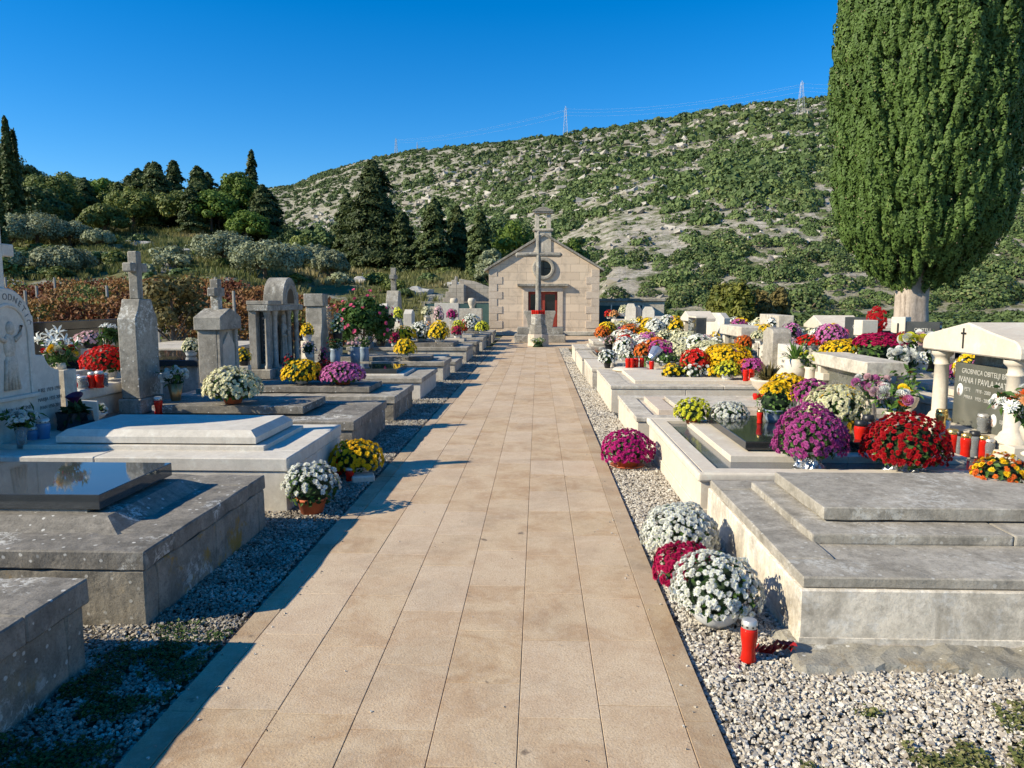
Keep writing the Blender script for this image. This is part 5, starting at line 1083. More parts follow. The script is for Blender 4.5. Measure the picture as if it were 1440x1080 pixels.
mum('heather in a wide black bowl on the dark slab', (XX(861, 17.3), 17.3, 0.48), W2(22, 17.3), 0.2, 'palepink', 'black', 0.13, 0.17, cover=0.3, leafm=M['brownbush'])
mum('white chrysanthemum ball near the middle of the right rows', (XX(922, 19.2), 19.2, 0.6), W2(28, 19.2), 0.38, 'white', 'white', 0.16, 0.15, cover=1.2)
mum('yellow chrysanthemum in three heads left of the cream one', (XX(908, 17.2), 17.2, 0.6), W2(22, 17.2), 0.22, 'yellow', 'white', 0.12, 0.12, cover=0.8, br=0.05)
mum('cream green chrysanthemum below the white ball', (XX(935, 16.6), 16.6, 0.5), W2(26, 16.6), 0.32, 'cream', 'terra', 0.14, 0.14, cover=0.7)
mum('twisting yellow chrysanthemum between white and dark granite block', (XX(951, 17.0), 17.0, 0.75), W2(22, 17.0), 0.35, 'yellow', 'white', 0.12, 0.12, cover=0.8, br=0.05)
mum('dark red chrysanthemum far right row near the white niche stone', (XX(921, 22.5), 22.5, 0.6), W2(18, 22.5), 0.25, 'rust', 'white', 0.16, 0.15, cover=1.1)
mum('white green plant left of the dark red one, far right row', (XX(907, 22.5), 22.5, 0.6), W2(15, 22.5), 0.3, 'cream', 'white', 0.14, 0.14, cover=0.6)
mum('pale green white chrysanthemum on the tall tomb by the chapel', (XX(878, 28.8), 28.9, 0.99), W2(15, 29), 0.3, 'cream', 'white', 0.14, 0.2, cover=1.2)
mum('white green flowers left of the small cream temple', (XX(938, 19.6), 19.6, 0.55), W2(26, 19.6), 0.5, 'white', 'white', 0.2, 0.15, cover=0.7)
mum('orange chrysanthemum pot by the dark panel with square tablet', (XX(1047, 12.9), 12.9, 0.68), W2(23, 12.9), 0.2, 'orange', 'terra', 0.14, 0.1, cover=1.2)
mum('cream blooms standing behind the orange chrysanthemum', (XX(1048, 13.2), 13.2, 0.8), W2(20, 13.2), 0.2, 'cream', 'white', 0.1, 0.1, cover=1.0)
mum('yellow chrysanthemum on top of the white wing headstone', (XX(1078, 12.0), 12.0, 1.02), W2(20, 12.0), 0.14, 'yellow', 'white', 0.08, 0.08, cover=1.1)
mum('pale green chrysanthemum next to the yellow one on the wing headstone', (XX(1068, 11.85), 11.85, 0.98), W2(20, 11.85), 0.12, 'cream', 'white', 0.04, 0.08, cover=0.9)
mum('yellow low chrysanthemum above the lintel headstone', (XX(1187, 9.9), 9.9, 0.82), W2(56, 9.9), 0.19, 'yellow', 'terra', 0.1, 0.14, cover=0.9)
mum('light violet chrysanthemum above the lintel, beside pink roses', (XX(1170, 10.5), 10.5, 0.92), W2(44, 10.5), 0.27, 'pink', 'terra', 0.1, 0.14, cover=1.1)
mum('red begonia strip left above the lintel headstone', (XX(1143, 10.6), 10.6, 0.95), W2(40, 10.6), 0.12, 'scarlet', 'white', 0.06, 0.12, cover=0.8)
mum('dark red small bouquet at the foot of the cross pillar', (XX(1271, 10.8), 10.8, 1.0), W2(17, 10.8), 0.11, 'red', 'black', 0.06, 0.05, cover=1.0)
for (px, Y, z, w, c, lab) in ((1086, 14.8, 1.2, 12, 'white', 'white blue ball flowers left of the dark portrait panel'), (1113, 14.5, 1.1, 26, 'pink', 'pink orchid blooms in front of the portrait panel'), (1112, 13.2, 0.9, 24, 'palepink', 'pale blooms below the pink orchid'), (1140, 14.6, 1.0, 20, 'cream', 'cream spray of flowers before the wide pale gable'), (1157, 14.2, 1.05, 30, 'white', 'round white flowers below the wide pale gable'), (1172, 14.0, 1.1, 22, 'yellow', 'yellow flowers between white and hot pink ones under the gables'), (1184, 13.8, 1.05, 22, 'rose', 'hot pink flowers left of the dark granite headstone'), (1197, 13.0, 0.85, 26, 'peach', 'pale coral roses in front of the dark granite headstone'), (972, 20.5, 0.95, 14, 'yellow', 'yellow flowers left of the little cream temple'), (944, 22.0, 0.9, 16, 'pink', 'pink lilac flowers behind the white ball'), (1006, 16.0, 0.85, 16, 'yellow', 'golden flowers beside the dark granite block'), (1030, 15.2, 1.05, 14, 'white', 'white and pink flowers on the pale lintel'), (900, 22.5, 0.9, 8, 'yellow', 'tiny yellow plant between the niche stones'), (856, 29.0, 1.0, 12, 'scarlet', 'red flowers on the tall tomb by the chapel corner'), (864, 28.7, 1.0, 12, 'peach', 'salmon flowers beside the red ones by the chapel corner')):
    mum(lab, (XX(px, Y), Y, z-0.35 if Y < 20 else z-0.1), W2(w, Y), 0.24, c, 'white', 0.2 if Y < 20 else 0.1, 0.08, cover=0.8, br=0.045)
# ---- left row
mum('large cream chrysanthemum in terracotta pot on grey slab', (XX(333, 8.25), 8.05, 0.48), W2(78, 8.1), 0.30, 'cream', 'terra', 0.09, 0.12, cover=1.15, br=0.03)
mum('golden yellow chrysanthemum in white bowl on the mossy grey tomb', (XX(425, 10.4), 10.3, 0.44), W2(56, 10.3), 0.27, 'yellow', 'bowl', 0.08, 0.1, cover=0.9, br=0.03)
mum('pink chrysanthemum dome right of the golden one', (XX(481, 10.35), 10.3, 0.44), W2(62, 10.3), 0.24, 'pink', 'terra', 0.07, 0.13, cover=1.2, br=0.03)
mum('red chrysanthemum half hidden behind the golden and pink ones', (XX(456, 11.0), 10.95, 0.36), W2(36, 11), 0.26, 'scarlet', 'terra', 0.1, 0.12, cover=1.2, br=0.03)
mum('single yellow chrysanthemum in white red bowl on grey slab', (XX(569, 14.9), 14.9, 0.46), W2(31, 14.9), 0.28, 'yellow', 'bowl', 0.10, 0.11, cover=1.1, br=0.035)
for (px, Y, z, w, h, c, lab) in ((569, 19.8, 0.5, 32, 0.3, 'yellow', 'yellow chrysanthemum at the left end of the flower row, behind the single one'), (592, 20.3, 0.5, 34, 0.42, 'white', 'large white chrysanthemum in the row between two yellow ones'), (617, 19.8, 0.5, 29, 0.45, 'yellow', 'tall yellow chrysanthemum at the right of the flower row'), (553, 18.6, 0.45, 16, 0.25, 'crimson', 'crimson chrysanthemum left of the flower row'), (642, 22.0, 0.5, 16, 0.25, 'crimson', 'red chrysanthemum right of the tall yellow one'), (644, 22.4, 0.6, 17, 0.3, 'lemon', 'yellow green chrysanthemum just behind the red one'), (651, 24.0, 0.5, 12, 0.35, 'scarlet', 'bright red chrysanthemum near the white ball by the chapel'), (636, 25.8, 0.9, 16, 0.3, 'magenta', 'magenta chrysanthemum ball in front of the wide white slab'), (663, 27.0, 0.5, 27, 0.5, 'white', 'greenish white chrysanthemum ball left of the chapel'), (678, 24.9, 0.5, 20, 0.3, 'lemon', 'yellow bronze chrysanthemum nearest the chapel in the left row'), (601, 24.5, 1.05, 16, 0.25, 'cream', 'pale cream chrysanthemum up by the thin stone cross'), (617, 24.0, 0.9, 14, 0.4, 'palepink', 'mixed pale flowers above the tall yellow chrysanthemum'), (603, 22.3, 0.6, 9, 0.25, 'peach', 'small orange flowers behind the white chrysanthemum'), (560, 21.0, 1.0, 13, 0.3, 'lemon', 'yellow orchids in a bowl before the pale blocks')):
    mum(lab, (XX(px, Y), Y, z), W2(w, Y), h, c, 'white', 0.12, W2(w, Y)*0.5, cover=1.0, br=0.04)
mum('red chrysanthemum dome above red candles on the white block tomb', (XX(131, 8.1), 8.3, 0.74), W2(66, 8.2), 0.26, 'scarlet', 'white', 0.1, 0.12, cover=1.2, br=0.026)
mum('pink and white chrysanthemum against the black marble', (XX(125, 9.4), 9.4, 1.0), W2(42, 9.4), 0.14, 'palepink', 'black', 0.08, 0.09, cover=0.9, br=0.024)
mum('pale green white chrysanthemum between stele and gabled pedestal', (XX(266, 12.0), 12.0, 0.70), W2(24, 12.0), 0.2, 'cream', 'white', 0.1, 0.1, cover=0.9)
mum('low white flowers with green leaves in pale bowl under the block tomb', (XX(124, 7.3), 7.3, 0.42), W2(34, 7.3), 0.10, 'white', 'bowl', 0.06, 0.10, cover=0.25, br=0.03)
mum('yellow and green flowers behind the cream chrysanthemum', (XX(340, 11.4), 11.4, 0.60), W2(20, 11.4), 0.2, 'yellow', 'black', 0.08, 0.08, cover=0.5)
mum('white hydrangea by the seated statue behind the arched monument row', (XX(358, 12.0), 12.0, 0.5), W2(14, 12.0), 0.2, 'white', 'white', 0.08, 0.08, cover=0.8)
mum('dark red flowers at the foot of the arched monument columns', (XX(405, 12.0), 12.0, 0.36), W2(20, 12.0), 0.28, 'red', 'black', 0.1, 0.1, cover=0.35)
mum('small purple cyclamen in pot before the rose bush', (XX(457, 14.2), 14.0, 0.36), W2(12, 14), 0.28, 'rose', 'white', 0.1, 0.08, cover=0.5)
mum('yellow chrysanthemum in a stone bowl left of the slender pillar', (XX(431, 13.9), 13.9, 0.85), W2(18, 13.9), 0.22, 'yellow', 'white', 0.12, 0.09, cover=0.9)
mum('pink tipped roses between the yellow bowl and arched monument', (XX(433, 13.7), 13.7, 0.55), W2(22, 13.7), 0.2, 'palepink', 'white', 0.1, 0.09, cover=0.4)
mum('greenish white snapdragon spray beside the slender pillar', (XX(474, 15.2), 15.2, 0.75), W2(17, 15.2), 0.42, 'cream', 'black', 0.2, 0.1, cover=0.5, leafm=M['leafl'])
mum('blue grey lavender plant behind the crimson chrysanthemum', (XX(535, 18.0), 18.0, 0.5), W2(24, 18.0), 0.42, 'palepink', 'black', 0.12, 0.12, cover=0.15, leafm=M['olive'])
# ---- bouquets in vases
def bouquet(label, loc, vase, heads, spread, stem, br=0.03, leafm=None, nleaf=60, cat='bouquet', pom=False, rotz=0):
    t = thing('bouquet', label, cat, loc, rotz)
    vh = vase(t)
    bm = bmesh.new(); P = []; C = []
    for (c, k) in heads:
        for i in range(k):
            a = RNG.uniform(0, 2*PI); rr = spread*math.sqrt(RNG.uniform(0.03, 1)); z = vh+stem*RNG.uniform(0.55, 1.0)*(1-0.3*rr/spread)
            p = (rr*math.cos(a), rr*math.sin(a), z); P.append(p); C.append(c); add_tube(bm, [(0, 0, vh*0.5), (p[0]*0.5, p[1]*0.5, lerp(vh, z, 0.55)), p], 0.003, 4)
    bm_to('stems', bm, M['leafd'], t)
    P = np.array(P); N = P-np.array([0, 0, vh]); N = N+RNG.normal(0, 0.04, N.shape); Mx = basis_from_normals(N)
    T = T_POM if pom else T_HI[0]
    for c in dict(heads):
        q = np.array([x == c for x in C]); link('blooms', bakemesh('blooms', [bake(T[0], T[1], Mx[q], P[q], br*RNG.uniform(0.8, 1.2, q.sum()), T[2])]), BL[c], t)
    m = nleaf; a = RNG.uniform(0, 2*PI, m); rr = spread*np.sqrt(RNG.uniform(0, 1.1, m)); Q = np.stack([rr*np.cos(a), rr*np.sin(a), vh+stem*RNG.uniform(0.05, 0.85, m)], 1)
    Q[:, :2] *= np.clip((Q[:, 2:3]-vh)/stem+0.3, 0, 1)
    V, F, r_, s_ = bake(LEAF[0]*[0.7, 1, 1], LEAF[1], basis_from_normals(Q-[0, 0, vh]+RNG.normal(0, 0.15, Q.shape)), Q, RNG.uniform(0.05, 0.1, m), LEAF[2])
    link('foliage', npmesh('foliage', V, F, {'rnd': r_, 'shade': s_}), leafm or M['leaf'], t); return t
def v_lathe(prof, mat, h):
    def f(t): lathe('vase', prof, mat, t, 18); return h
    return f
glassv = v_lathe([(0, 0), (0.035, 0), (0.04, 0.1), (0.05, 0.18), (0.045, 0.18), (0.034, 0.1), (0, 0.01)], M['clear'], 0.16)
bronzev = v_lathe([(0, 0), (0.07, 0), (0.075, 0.015), (0.03, 0.04), (0.03, 0.06), (0.055, 0.12), (0.085, 0.3), (0.08, 0.3), (0.05, 0.12), (0, 0.1)], M['bronze'], 0.28)
whitev = v_lathe([(0, 0), (0.06, 0), (0.07, 0.1), (0.06, 0.22), (0.08, 0.26), (0.07, 0.26), (0, 0.2)], M['cream'], 0.24)
greyv = v_lathe([(0, 0), (0.09, 0), (0.1, 0.2), (0.085, 0.3), (0.11, 0.34), (0.1, 0.34), (0, 0.28)], M['potblue'], 0.32)
nov = v_lathe([(0, 0), (0.04, 0), (0.04, 0.06), (0, 0.06)], M['cream'], 0.05)
bouquet('white daisy bunch in a clear glass at the lower left headstone', (XX(17, 5.75)+0.0, 5.75, 0.43), glassv, [('white', 60)], 0.12, 0.16, 0.024)
bouquet('white carnation bouquet in a tall bronze vase beside the stele', (XX(241, 8.3), 8.3, 0.37), bronzev, [('white', 26)], 0.16, 0.22, 0.032, pom=True)
def lily(label, loc, n, s, rotz=0):
    t = thing('lily_bouquet', label, 'bouquet', loc, rotz); lathe('vase', [(0, 0), (0.06, 0), (0.07, 0.12), (0.06, 0.12), (0, 0.05)], M['cream'], t, 16)
    V = []; F = []; sh = []
    bm = bmesh.new()
    for i in range(n):
        a = RNG.uniform(0, 2*PI); rr = s*RNG.uniform(0.2, 1); c = np.array([rr*math.cos(a), rr*math.sin(a), 0.12+s*RNG.uniform(0.5, 2.0)]); ax_ = Vector((c[0]*2, c[1]*2, 0.15)).normalized()
        add_tube(bm, [(0, 0, 0.08), (c[0]*0.5, c[1]*0.5, c[2]*0.6), tuple(c)], 0.004, 4)
        A = ax_.cross(Vector((0, 0, 1))).normalized(); B = ax_.cross(A)
        for k in range(6):
            an = k*PI/3; d = A*math.cos(an)+B*math.sin(an); e = ax_.cross(d); o = len(V); q = s*0.48
            pts = [Vector(c), Vector(c)+ax_*q*0.5+d*q*0.25+e*q*0.12, Vector(c)+ax_*q*0.75+d*q*0.7+e*q*0.13, Vector(c)+ax_*q*0.62+d*q*1.15, Vector(c)+ax_*q*0.75+d*q*0.7-e*q*0.13, Vector(c)+ax_*q*0.5+d*q*0.25-e*q*0.12]
            V += [tuple(p) for p in pts]; sh += [0.2, .7, 1, 1, 1, .7]; F += [(o, o+1, o+2, o+5), (o+5, o+2, o+3, o+4)]
    bm_to('stems', bm, M['leaf'], t)
    link('blooms', npmesh('blooms', V, F, {'rnd': np.full(len(V), 0.1), 'shade': sh}), BL['white'], t)
    m = 90; N = fib(m, -0.2, 1.0); Q = N*s*RNG.uniform(0.3, 0.9, m)[:, None]; Q[:, 2] = np.abs(Q[:, 2])*1.2+0.12
    V, F, r_, s_ = bake(LEAF[0]*[0.5, 1, 1], LEAF[1], basis_from_normals(N), Q, RNG.uniform(0.07, 0.15, m), LEAF[2]); link('foliage', npmesh('foliage', V, F, {'rnd': r_, 'shade': s_}), M['leaf'], t)
    return t
lily('white lilies with yellow and red blooms behind the arched headstone', (XX(62, 6.75), 6.9, 0.9), 13, 0.15)
lily('white lilies against the left side of the grey stele', (XX(151, 8.6), 8.6, 1.05), 6, 0.12)
bouquet('yellow and red rose spray stuck in the white lilies', (XX(70, 6.6), 6.7, 0.98), nov, [('yellow', 4), ('red', 4), ('cream', 6)], 0.14, 0.22, 0.032, pom=True)
bouquet('big white and pink pompon bouquet left of the canopy headstone', (XX(1262, 6.5), 6.45, 0.40), whitev, [('white', 7), ('yellow', 2), ('pink', 3), ('palepink', 2), ('orange', 1)], 0.21, 0.30, 0.056, pom=True, nleaf=110, leafm=M['leafl'])
bouquet('mauve and teal flower bunch right of the lintel headstone', (XX(1226, 7.2), 7.15, 0.42), whitev, [('palepink', 9), ('pink', 4), ('white', 6)], 0.16, 0.3, 0.04, pom=True)
bouquet('white flowers with dark leaves below the cross pillar', (XX(1275, 8.6), 8.6, 0.55), whitev, [('white', 22)], 0.17, 0.34, 0.045, pom=True, leafm=M['leafd'])
bouquet('orange peach and white lily bouquet hanging over the right column', (3.55, 5.42, 0.62), v_lathe([(0, 0.05), (0.03, 0.06), (0.05, 0.14), (0, 0.14)], M['leafd'], 0.13), [('peach', 9), ('white', 7), ('orange', 6), ('rose', 2)], 0.23, 0.26, 0.05, pom=False, nleaf=110)
bouquet('rubber leaved green plant in cream vase behind the left column', (3.55, 7.15, 0.72), nov, [('orange', 1)], 0.16, 0.24, 0.04, nleaf=50, leafm=M['leafl'])
bouquet('yellow lilac and white flowers on top of the canopy pediment back', (XX(1305, 7.3), 7.4, 1.12), nov, [('white', 9), ('lemon', 5), ('palepink', 5)], 0.2, 0.14, 0.045, pom=True)
bouquet('small purple yellow flowers at the far right edge above the canopy', (XX(1436, 8.6), 8.6, 1.1), nov, [('pink', 6), ('lemon', 4)], 0.08, 0.14, 0.04, pom=True)
bouquet('pink lilies in tall grey vase before the rose bush', (XX(500, 14.6), 14.5, 0.36), greyv, [('palepink', 10)], 0.14, 0.2, 0.045)
bouquet('dark leaved plant in round blue grey vase before the rose bush', (XX(472, 14.4), 14.3, 0.34), greyv, [('red', 4)], 0.16, 0.24, 0.03, leafm=M['leafd'], nleaf=120)
bouquet('cream roses in the right one of the grey vases before the rose bush', (XX(511, 14.8), 14.8, 0.34), greyv, [('cream', 5)], 0.13, 0.2, 0.035, leafm=M['leaf'], nleaf=90)
bouquet('green and white wreath with red ribbons at the foot of the stone cross', (0.0, 25.55, ZP), v_lathe([(0, 0), (0.2, 0), (0.12, 0.1), (0, 0.1)], M['leafd'], 0.06), [('white', 12), ('cream', 12)], 0.25, 0.28, 0.06, nleaf=160, leafm=M['leafl'])
bouquet('yellow flowers and greenery in cream bowl before the small block cross', (XX(1139, 9.8), 9.7, 0.5), whitev, [('lemon', 9), ('cream', 8)], 0.16, 0.26, 0.04)
# succulent urns (right)
def spiky(label, loc, r, h, n, mat, potf):
    t = thing('potted_succulent', label, 'potted plant', loc); z0 = potf(t); V = []; F = []; R = []
    for i in range(n):
        a = RNG.uniform(0, 2*PI); el = RNG.uniform(0.2, 1.4); L_ = h*RNG.uniform(0.6, 1.1); d = np.array([math.cos(a)*math.cos(el), math.sin(a)*math.cos(el), math.sin(el)]); s = np.array([-math.sin(a), math.cos(a), 0])*0.016
        b = np.array([d[0]*r*0.3, d[1]*r*0.3, z0]); o = len(V); m1 = b+d*L_*0.5+np.array([0, 0, 0.02]); e = b+d*L_+np.array([0, 0, -0.15*L_*math.cos(el)]); V += [b-s, b+s, m1+s, m1-s, e+s*0.15, e-s*0.15]; F += [(o, o+1, o+2, o+3), (o+3, o+2, o+4, o+5)]; R += [RNG.random()]*6
    link('leaves', npmesh('leaves', V, F, {'rnd': R}), mat, t); return t
def urnpot(s):
    def f(t): lathe('urn', [(0, 0), (0.14*s, 0), (0.1*s, 0.03*s), (0.07*s, 0.07*s), (0.14*s, 0.13*s), (0.21*s, 0.2*s), (0.22*s, 0.25*s), (0.24*s, 0.27*s), (0.24*s, 0.29*s), (0.18*s, 0.28*s), (0, 0.25*s)], M['cream'], t, 24); return 0.26*s
    return f
spiky('reddish spiky succulent in a wide cream urn', (XX(1083, 9.5), 9.45, 0.35), 0.2, 0.26, 90, M['brownbush'], urnpot(0.95))
spiky('green aloe in a tall rounded cream pot', (XX(1122, 9.9), 9.9, 0.55), 0.16, 0.3, 50, M['leafl'], v_lathe([(0, 0), (0.1, 0), (0.15, 0.15), (0.14, 0.28), (0.12, 0.3), (0, 0.27)], M['cream'], 0.28))
spiky('small green agave beside the orange chrysanthemum', (XX(1052, 12.2), 12.2, 0.62), 0.1, 0.2, 30, M['leafl'], v_lathe([(0, 0), (0.1, 0), (0.14, 0.1), (0, 0.1)], M['cream'], 0.1))
# calla with black wrap
t = thing('calla_bouquet', 'dark purple calla with black wrapping under the pale plaque', 'bouquet', (-4.17, 6.45, 0.42), 0)
bm = bmesh.new(); add_lathe(bm, [(0, 0), (0.16, 0), (0.14, 0.05), (0.09, 0.12), (0.12, 0.2)], 18)
for v in bm.verts: v.co += Vector((v.co.x, v.co.y, 0))*mnoise.noise(v.co*20)*0.9
bm_to('wrapping', bm, M['potblack'], t)
V, F, r_, s_ = bake(LEAF[0]*[0.8, 1, 1], LEAF[1], basis_from_normals(fib(30, 0.1, 1)), fib(30, 0.1, 1)*0.08+[0, 0, 0.15], RNG.uniform(0.1, 0.18, 30), LEAF[2]); link('foliage', npmesh('foliage', V, F, {'rnd': r_, 'shade': s_}), M['leafd'], t)
bm = bmesh.new(); add_lathe(bm, [(0.006, 0.15), (0.012, 0.25), (0.035, 0.30), (0.075, 0.34)], 14)
for v in bm.verts: v.co.z += max(0, v.co.y)*0.5
bm_to('bloom', bm, plain('dark_plum_petal', (0.06, 0.01, 0.05), 0.4), t, smooth_=True)
# ---- candles
def lantern(label, loc, r, h, glass, lid, mid=True, rot=None, group=None, lean=0):
    t = thing('candle_lantern', label, 'candle', loc, RNG.uniform(0, 3), group)
    if rot: t.rotation_euler = rot
    lathe('glass', [(0, 0), (r*0.85, 0), (r*0.95, h*0.05), (r*0.8, h*0.25), (r*0.82, h*0.35), (r, h*0.6), (r*1.02, h*0.74), (r*0.92, h*0.8), (r*0.86, h*0.8), (r*0.9, h*0.6), (r*0.72, h*0.3), (0, h*0.06)], glass, t, 18)
    l = lathe('lid', [(r*0.9, h*0.8), (r*0.95, h*0.81), (r*0.95, h*0.9), (r*0.93, h*0.91), (r*0.88, h*0.97), (r*0.8, h*0.985), (r*0.3, h*0.98), (0, h*0.98)], lid, t, 18)
    if mid:
        bm = bmesh.new()
        for k in range(9): a = 2*PI*k/9; add_box(bm, r*0.95*math.cos(a)-0.0035, r*0.95*math.cos(a)+0.0035, r*0.95*math.sin(a)-0.0035, r*0.95*math.sin(a)+0.0035, h*0.845, h*0.875, bev=0)
        bm_to('vent_holes', bm, M['iron'], l)
    lathe('wax', [(0, h*0.07), (r*0.7, h*0.07), (r*0.7, h*0.6), (0, h*0.6)], M['wax'], t, 12)
    return t
p = at(1052, 930, 0.01); lantern('red glass candle lantern with perforated silver lid on the gravel', p, 0.037, 0.20, M['red'], M['silver'])
t = thing('ribbon', 'crumpled red and brown plastic ribbon lying by the tomb corner', 'ribbon', at(1078, 922, 0.02), 0)
bm = bmesh.new()
for s0 in range(3):
    pts = [Vector((-0.05+i*0.022, 0.02*math.sin(i*1.3+s0)+s0*0.01, 0.015+0.018*math.sin(i*1.9+s0*2)+i*0.004)) for i in range(9)]
    for a, b in zip(pts, pts[1:]):
        v = [bm.verts.new(q) for q in (a+Vector((0, -0.012, 0)), b+Vector((0, -0.012, 0.004)), b+Vector((0, 0.012, 0.01)), a+Vector((0, 0.012, 0.008)))]; bm.faces.new(v)
bm_to('band', bm, plain('red_plastic_ribbon', (0.3, 0.015, 0.012), 0.3), t)
i = 0
for (px, Y, r, h, g, l, lab) in ((1351, 6.08, 0.05, 0.20, 'red', 'gold', 'leftmost red candle with gold lid before the canopy'), (1361, 6.05, 0.032, 0.19, 'clear', 'black', 'slim clear candle between the left two red ones'), (1371, 6.02, 0.045, 0.18, 'red', 'gold', 'second red candle with gold lid before the canopy'), (1383, 6.0, 0.042, 0.20, 'clear', 'black', 'wide clear candle with black lid before the canopy'), (1396, 5.98, 0.046, 0.17, 'red', 'gold', 'rightmost red candle with gold lid before the canopy'), (1405, 5.95, 0.042, 0.15, 'clear', 'silver', 'clear faceted candle glass next to the right column'), (1393, 6.35, 0.045, 0.15, 'clear', 'silver', 'clear square candle against the granite name panel'), (1334, 6.55, 0.05, 0.16, 'gold', 'gold', 'brass bell shaped candle holder by the left column'), (1344, 6.45, 0.02, 0.1, 'wax', 'gold', 'thin white candle at the name panel foot')):
    lantern(lab, (XX(px, Y), Y, 0.36 if h >= 0.17 or px > 1403 else 0.5), r, h*1.08, M[g], M['potblack'] if l == 'black' else M[l])
lantern('red candle half hidden behind the large purple chrysanthemum', (XX(1219, 6.1), 6.1, 0.40), 0.05, 0.24, M['red'], M['potblack'])
lantern('tall clear candle with domed black lid left of the biggest red flowers', (XX(1229, 6.15), 6.15, 0.40), 0.05, 0.28, M['clear'], M['potblack'])
lantern('small red candle by the blue grey pot on the black slab', (XX(1072, 6.9), 6.85, 0.484), 0.03, 0.13, M['red'], M['gold'])
for (px, Y, z, lab) in ((884, 13.0, 0.44, 'left red box candle on round stone'), (890, 13.0, 0.44, 'second red box candle on round stone'), (896, 13.05, 0.44, 'third red box candle on round stone'), (904, 13.1, 0.44, 'red pot candle right of the red box candles'), (1052, 10.9, 0.44, 'red candle left of the wide cream urn, near one'), (1060, 11.0, 0.44, 'red candle between golden flowers and cream urn'), (1068, 9.3, 0.36, 'small red candle below the cream urn, left'), (1078, 9.3, 0.36, 'small red candle below the cream urn, right'), (918, 12.9, 0.4, 'thin pale red candle by the bedding row'), (989, 13.2, 0.44, 'tiny red candle behind the golden chrysanthemum')):
    lantern(lab, (XX(px, Y), Y, z), 0.045, 0.17 if Y > 9.5 else 0.1, M['red'], M['red'], mid=False)
lathe_t = thing('stone_drum', 'round fluted pale stone disc under the red box candles', 'stone', (XX(889, 13.0), 13.0, 0.388)); lathe('drum', [(0, 0), (0.3, 0), (0.33, 0.02), (0.3, 0.05), (0, 0.052)], M['cream'], lathe_t, 24)
for (px, Y, r, h, g, l, lab) in ((103, 7.6, 0.03, 0.14, 'red', 'silver', 'small red candle at the left end of the block tomb'), (110, 7.55, 0.055, 0.13, 'clear', 'silver', 'wide clear candle glass at the left end of the block tomb'), (124, 7.6, 0.045, 0.17, 'red', 'silver', 'left big red candle on the block tomb'), (134, 7.6, 0.045, 0.18, 'red', 'silver', 'right big red candle on the block tomb'), (141, 7.7, 0.04, 0.15, 'clear', 'silver', 'clear candle right of the big red ones on the block tomb')):
    lantern(lab, (XX(px, Y), Y, 0.70), r, h, M[g], M[l])
for (px, Y, r, h, lab) in ((33, 5.95, 0.05, 0.15, 'smaller blue candle glass at the white headstone'), (49, 6.0, 0.055, 0.21, 'taller blue candle glass at the white headstone')):
    lantern(lab, (XX(px, Y), Y, 0.425), r, h, M['blueg'], M['silver'])
lantern('dark red candle lantern at the foot of the stele', (XX(219, 7.95), 7.9, 0.37), 0.045, 0.2, M['red'], M['silver'])
for k in range(3):
    px, py = ((475, 668), (483, 664), (492, 676))[k]; p = at(px, py, 0.01)
    lantern(('dark red candle behind the terracotta pot on left gravel', 'cream lidded red candle beside the golden yellow chrysanthemum', 'small red candle nearest the path by the golden yellow chrysanthemum')[k], p, 0.04, (0.24, 0.17, 0.12)[k], M['red'], M['silver'])
box('pot_stand', -0.11, 0.09, -0.09, 0.09, 0, 0.06, M['cream'], thing('stone_block', 'small pale stone block by the golden yellow chrysanthemum', 'stone', (at(512, 676)[0], at(512, 676)[1], 0.0), 0.3), bev=0.01)
for k in range(7):
    o = lantern('red candle cup on the stone cross pedestal', (-0.20+k*0.067, 26.1-0.2+0.02*abs(k-3), ZP+1.12), 0.04, 0.14, M['red'], M['red'], mid=False, group='red candle cups ringing the stone cross')
t = thing('plastic_wrap', 'crumpled clear plastic wrapped bouquet on the right middle tomb', 'bouquet', (XX(912, 13.5), 13.5, 0.45), 0.5)
bm = bmesh.new(); add_tube(bm, [(0, 0, 0.02), (0.1, 0, 0.12), (0.25, 0.05, 0.26)], [0.03, 0.09, 0.12], 12)
for v in bm.verts: v.co += v.co.normalized()*mnoise.noise(v.co*25)*0.03
bm_to('wrap', bm, M['foil'], t)
V, F, r_, s_ = bake(LEAF[0], LEAF[1], basis_from_normals(fib(20, 0, 1)), fib(20, 0, 1)*0.06+[0, 0, 0.05], RNG.uniform(0.08, 0.12, 20), LEAF[2]); link('foliage', npmesh('foliage', V, F, {'rnd': r_, 'shade': s_}), M['leafl'], t)
# red wreath
t = thing('wreath', 'oval dark red flower wreath right of the white limestone pillar', 'wreath', (XX(1234, 12.6), 12.6, 0.85), R90+0.75)
n = 170; a = RNG.uniform(0, 2*PI, n); q = np.sqrt(RNG.uniform(0, 1, n)); P = np.stack([0.17*q*np.cos(a), -0.06*(1-q*q)-0.02+RNG.normal(0, 0.01, n), 0.22*q*np.sin(a)+0.22], 1); N = np.stack([np.cos(a)*q, -np.ones(n), np.sin(a)*q], 1)
link('blooms', bakemesh('blooms', [bake(T_MD[0][0], T_MD[0][1], basis_from_normals(N), P, RNG.uniform(0.022, 0.032, n), T_MD[0][2])]), BL['red'], t)
lathe('backing', [(0, 0), (0.16, 0), (0.16, 0.02), (0, 0.02)], M['leafd'], t, 20, sy=1.3).rotation_euler = (PI/2, 0, 0)
t.children[-1].location = (0, 0.0, 0.22)

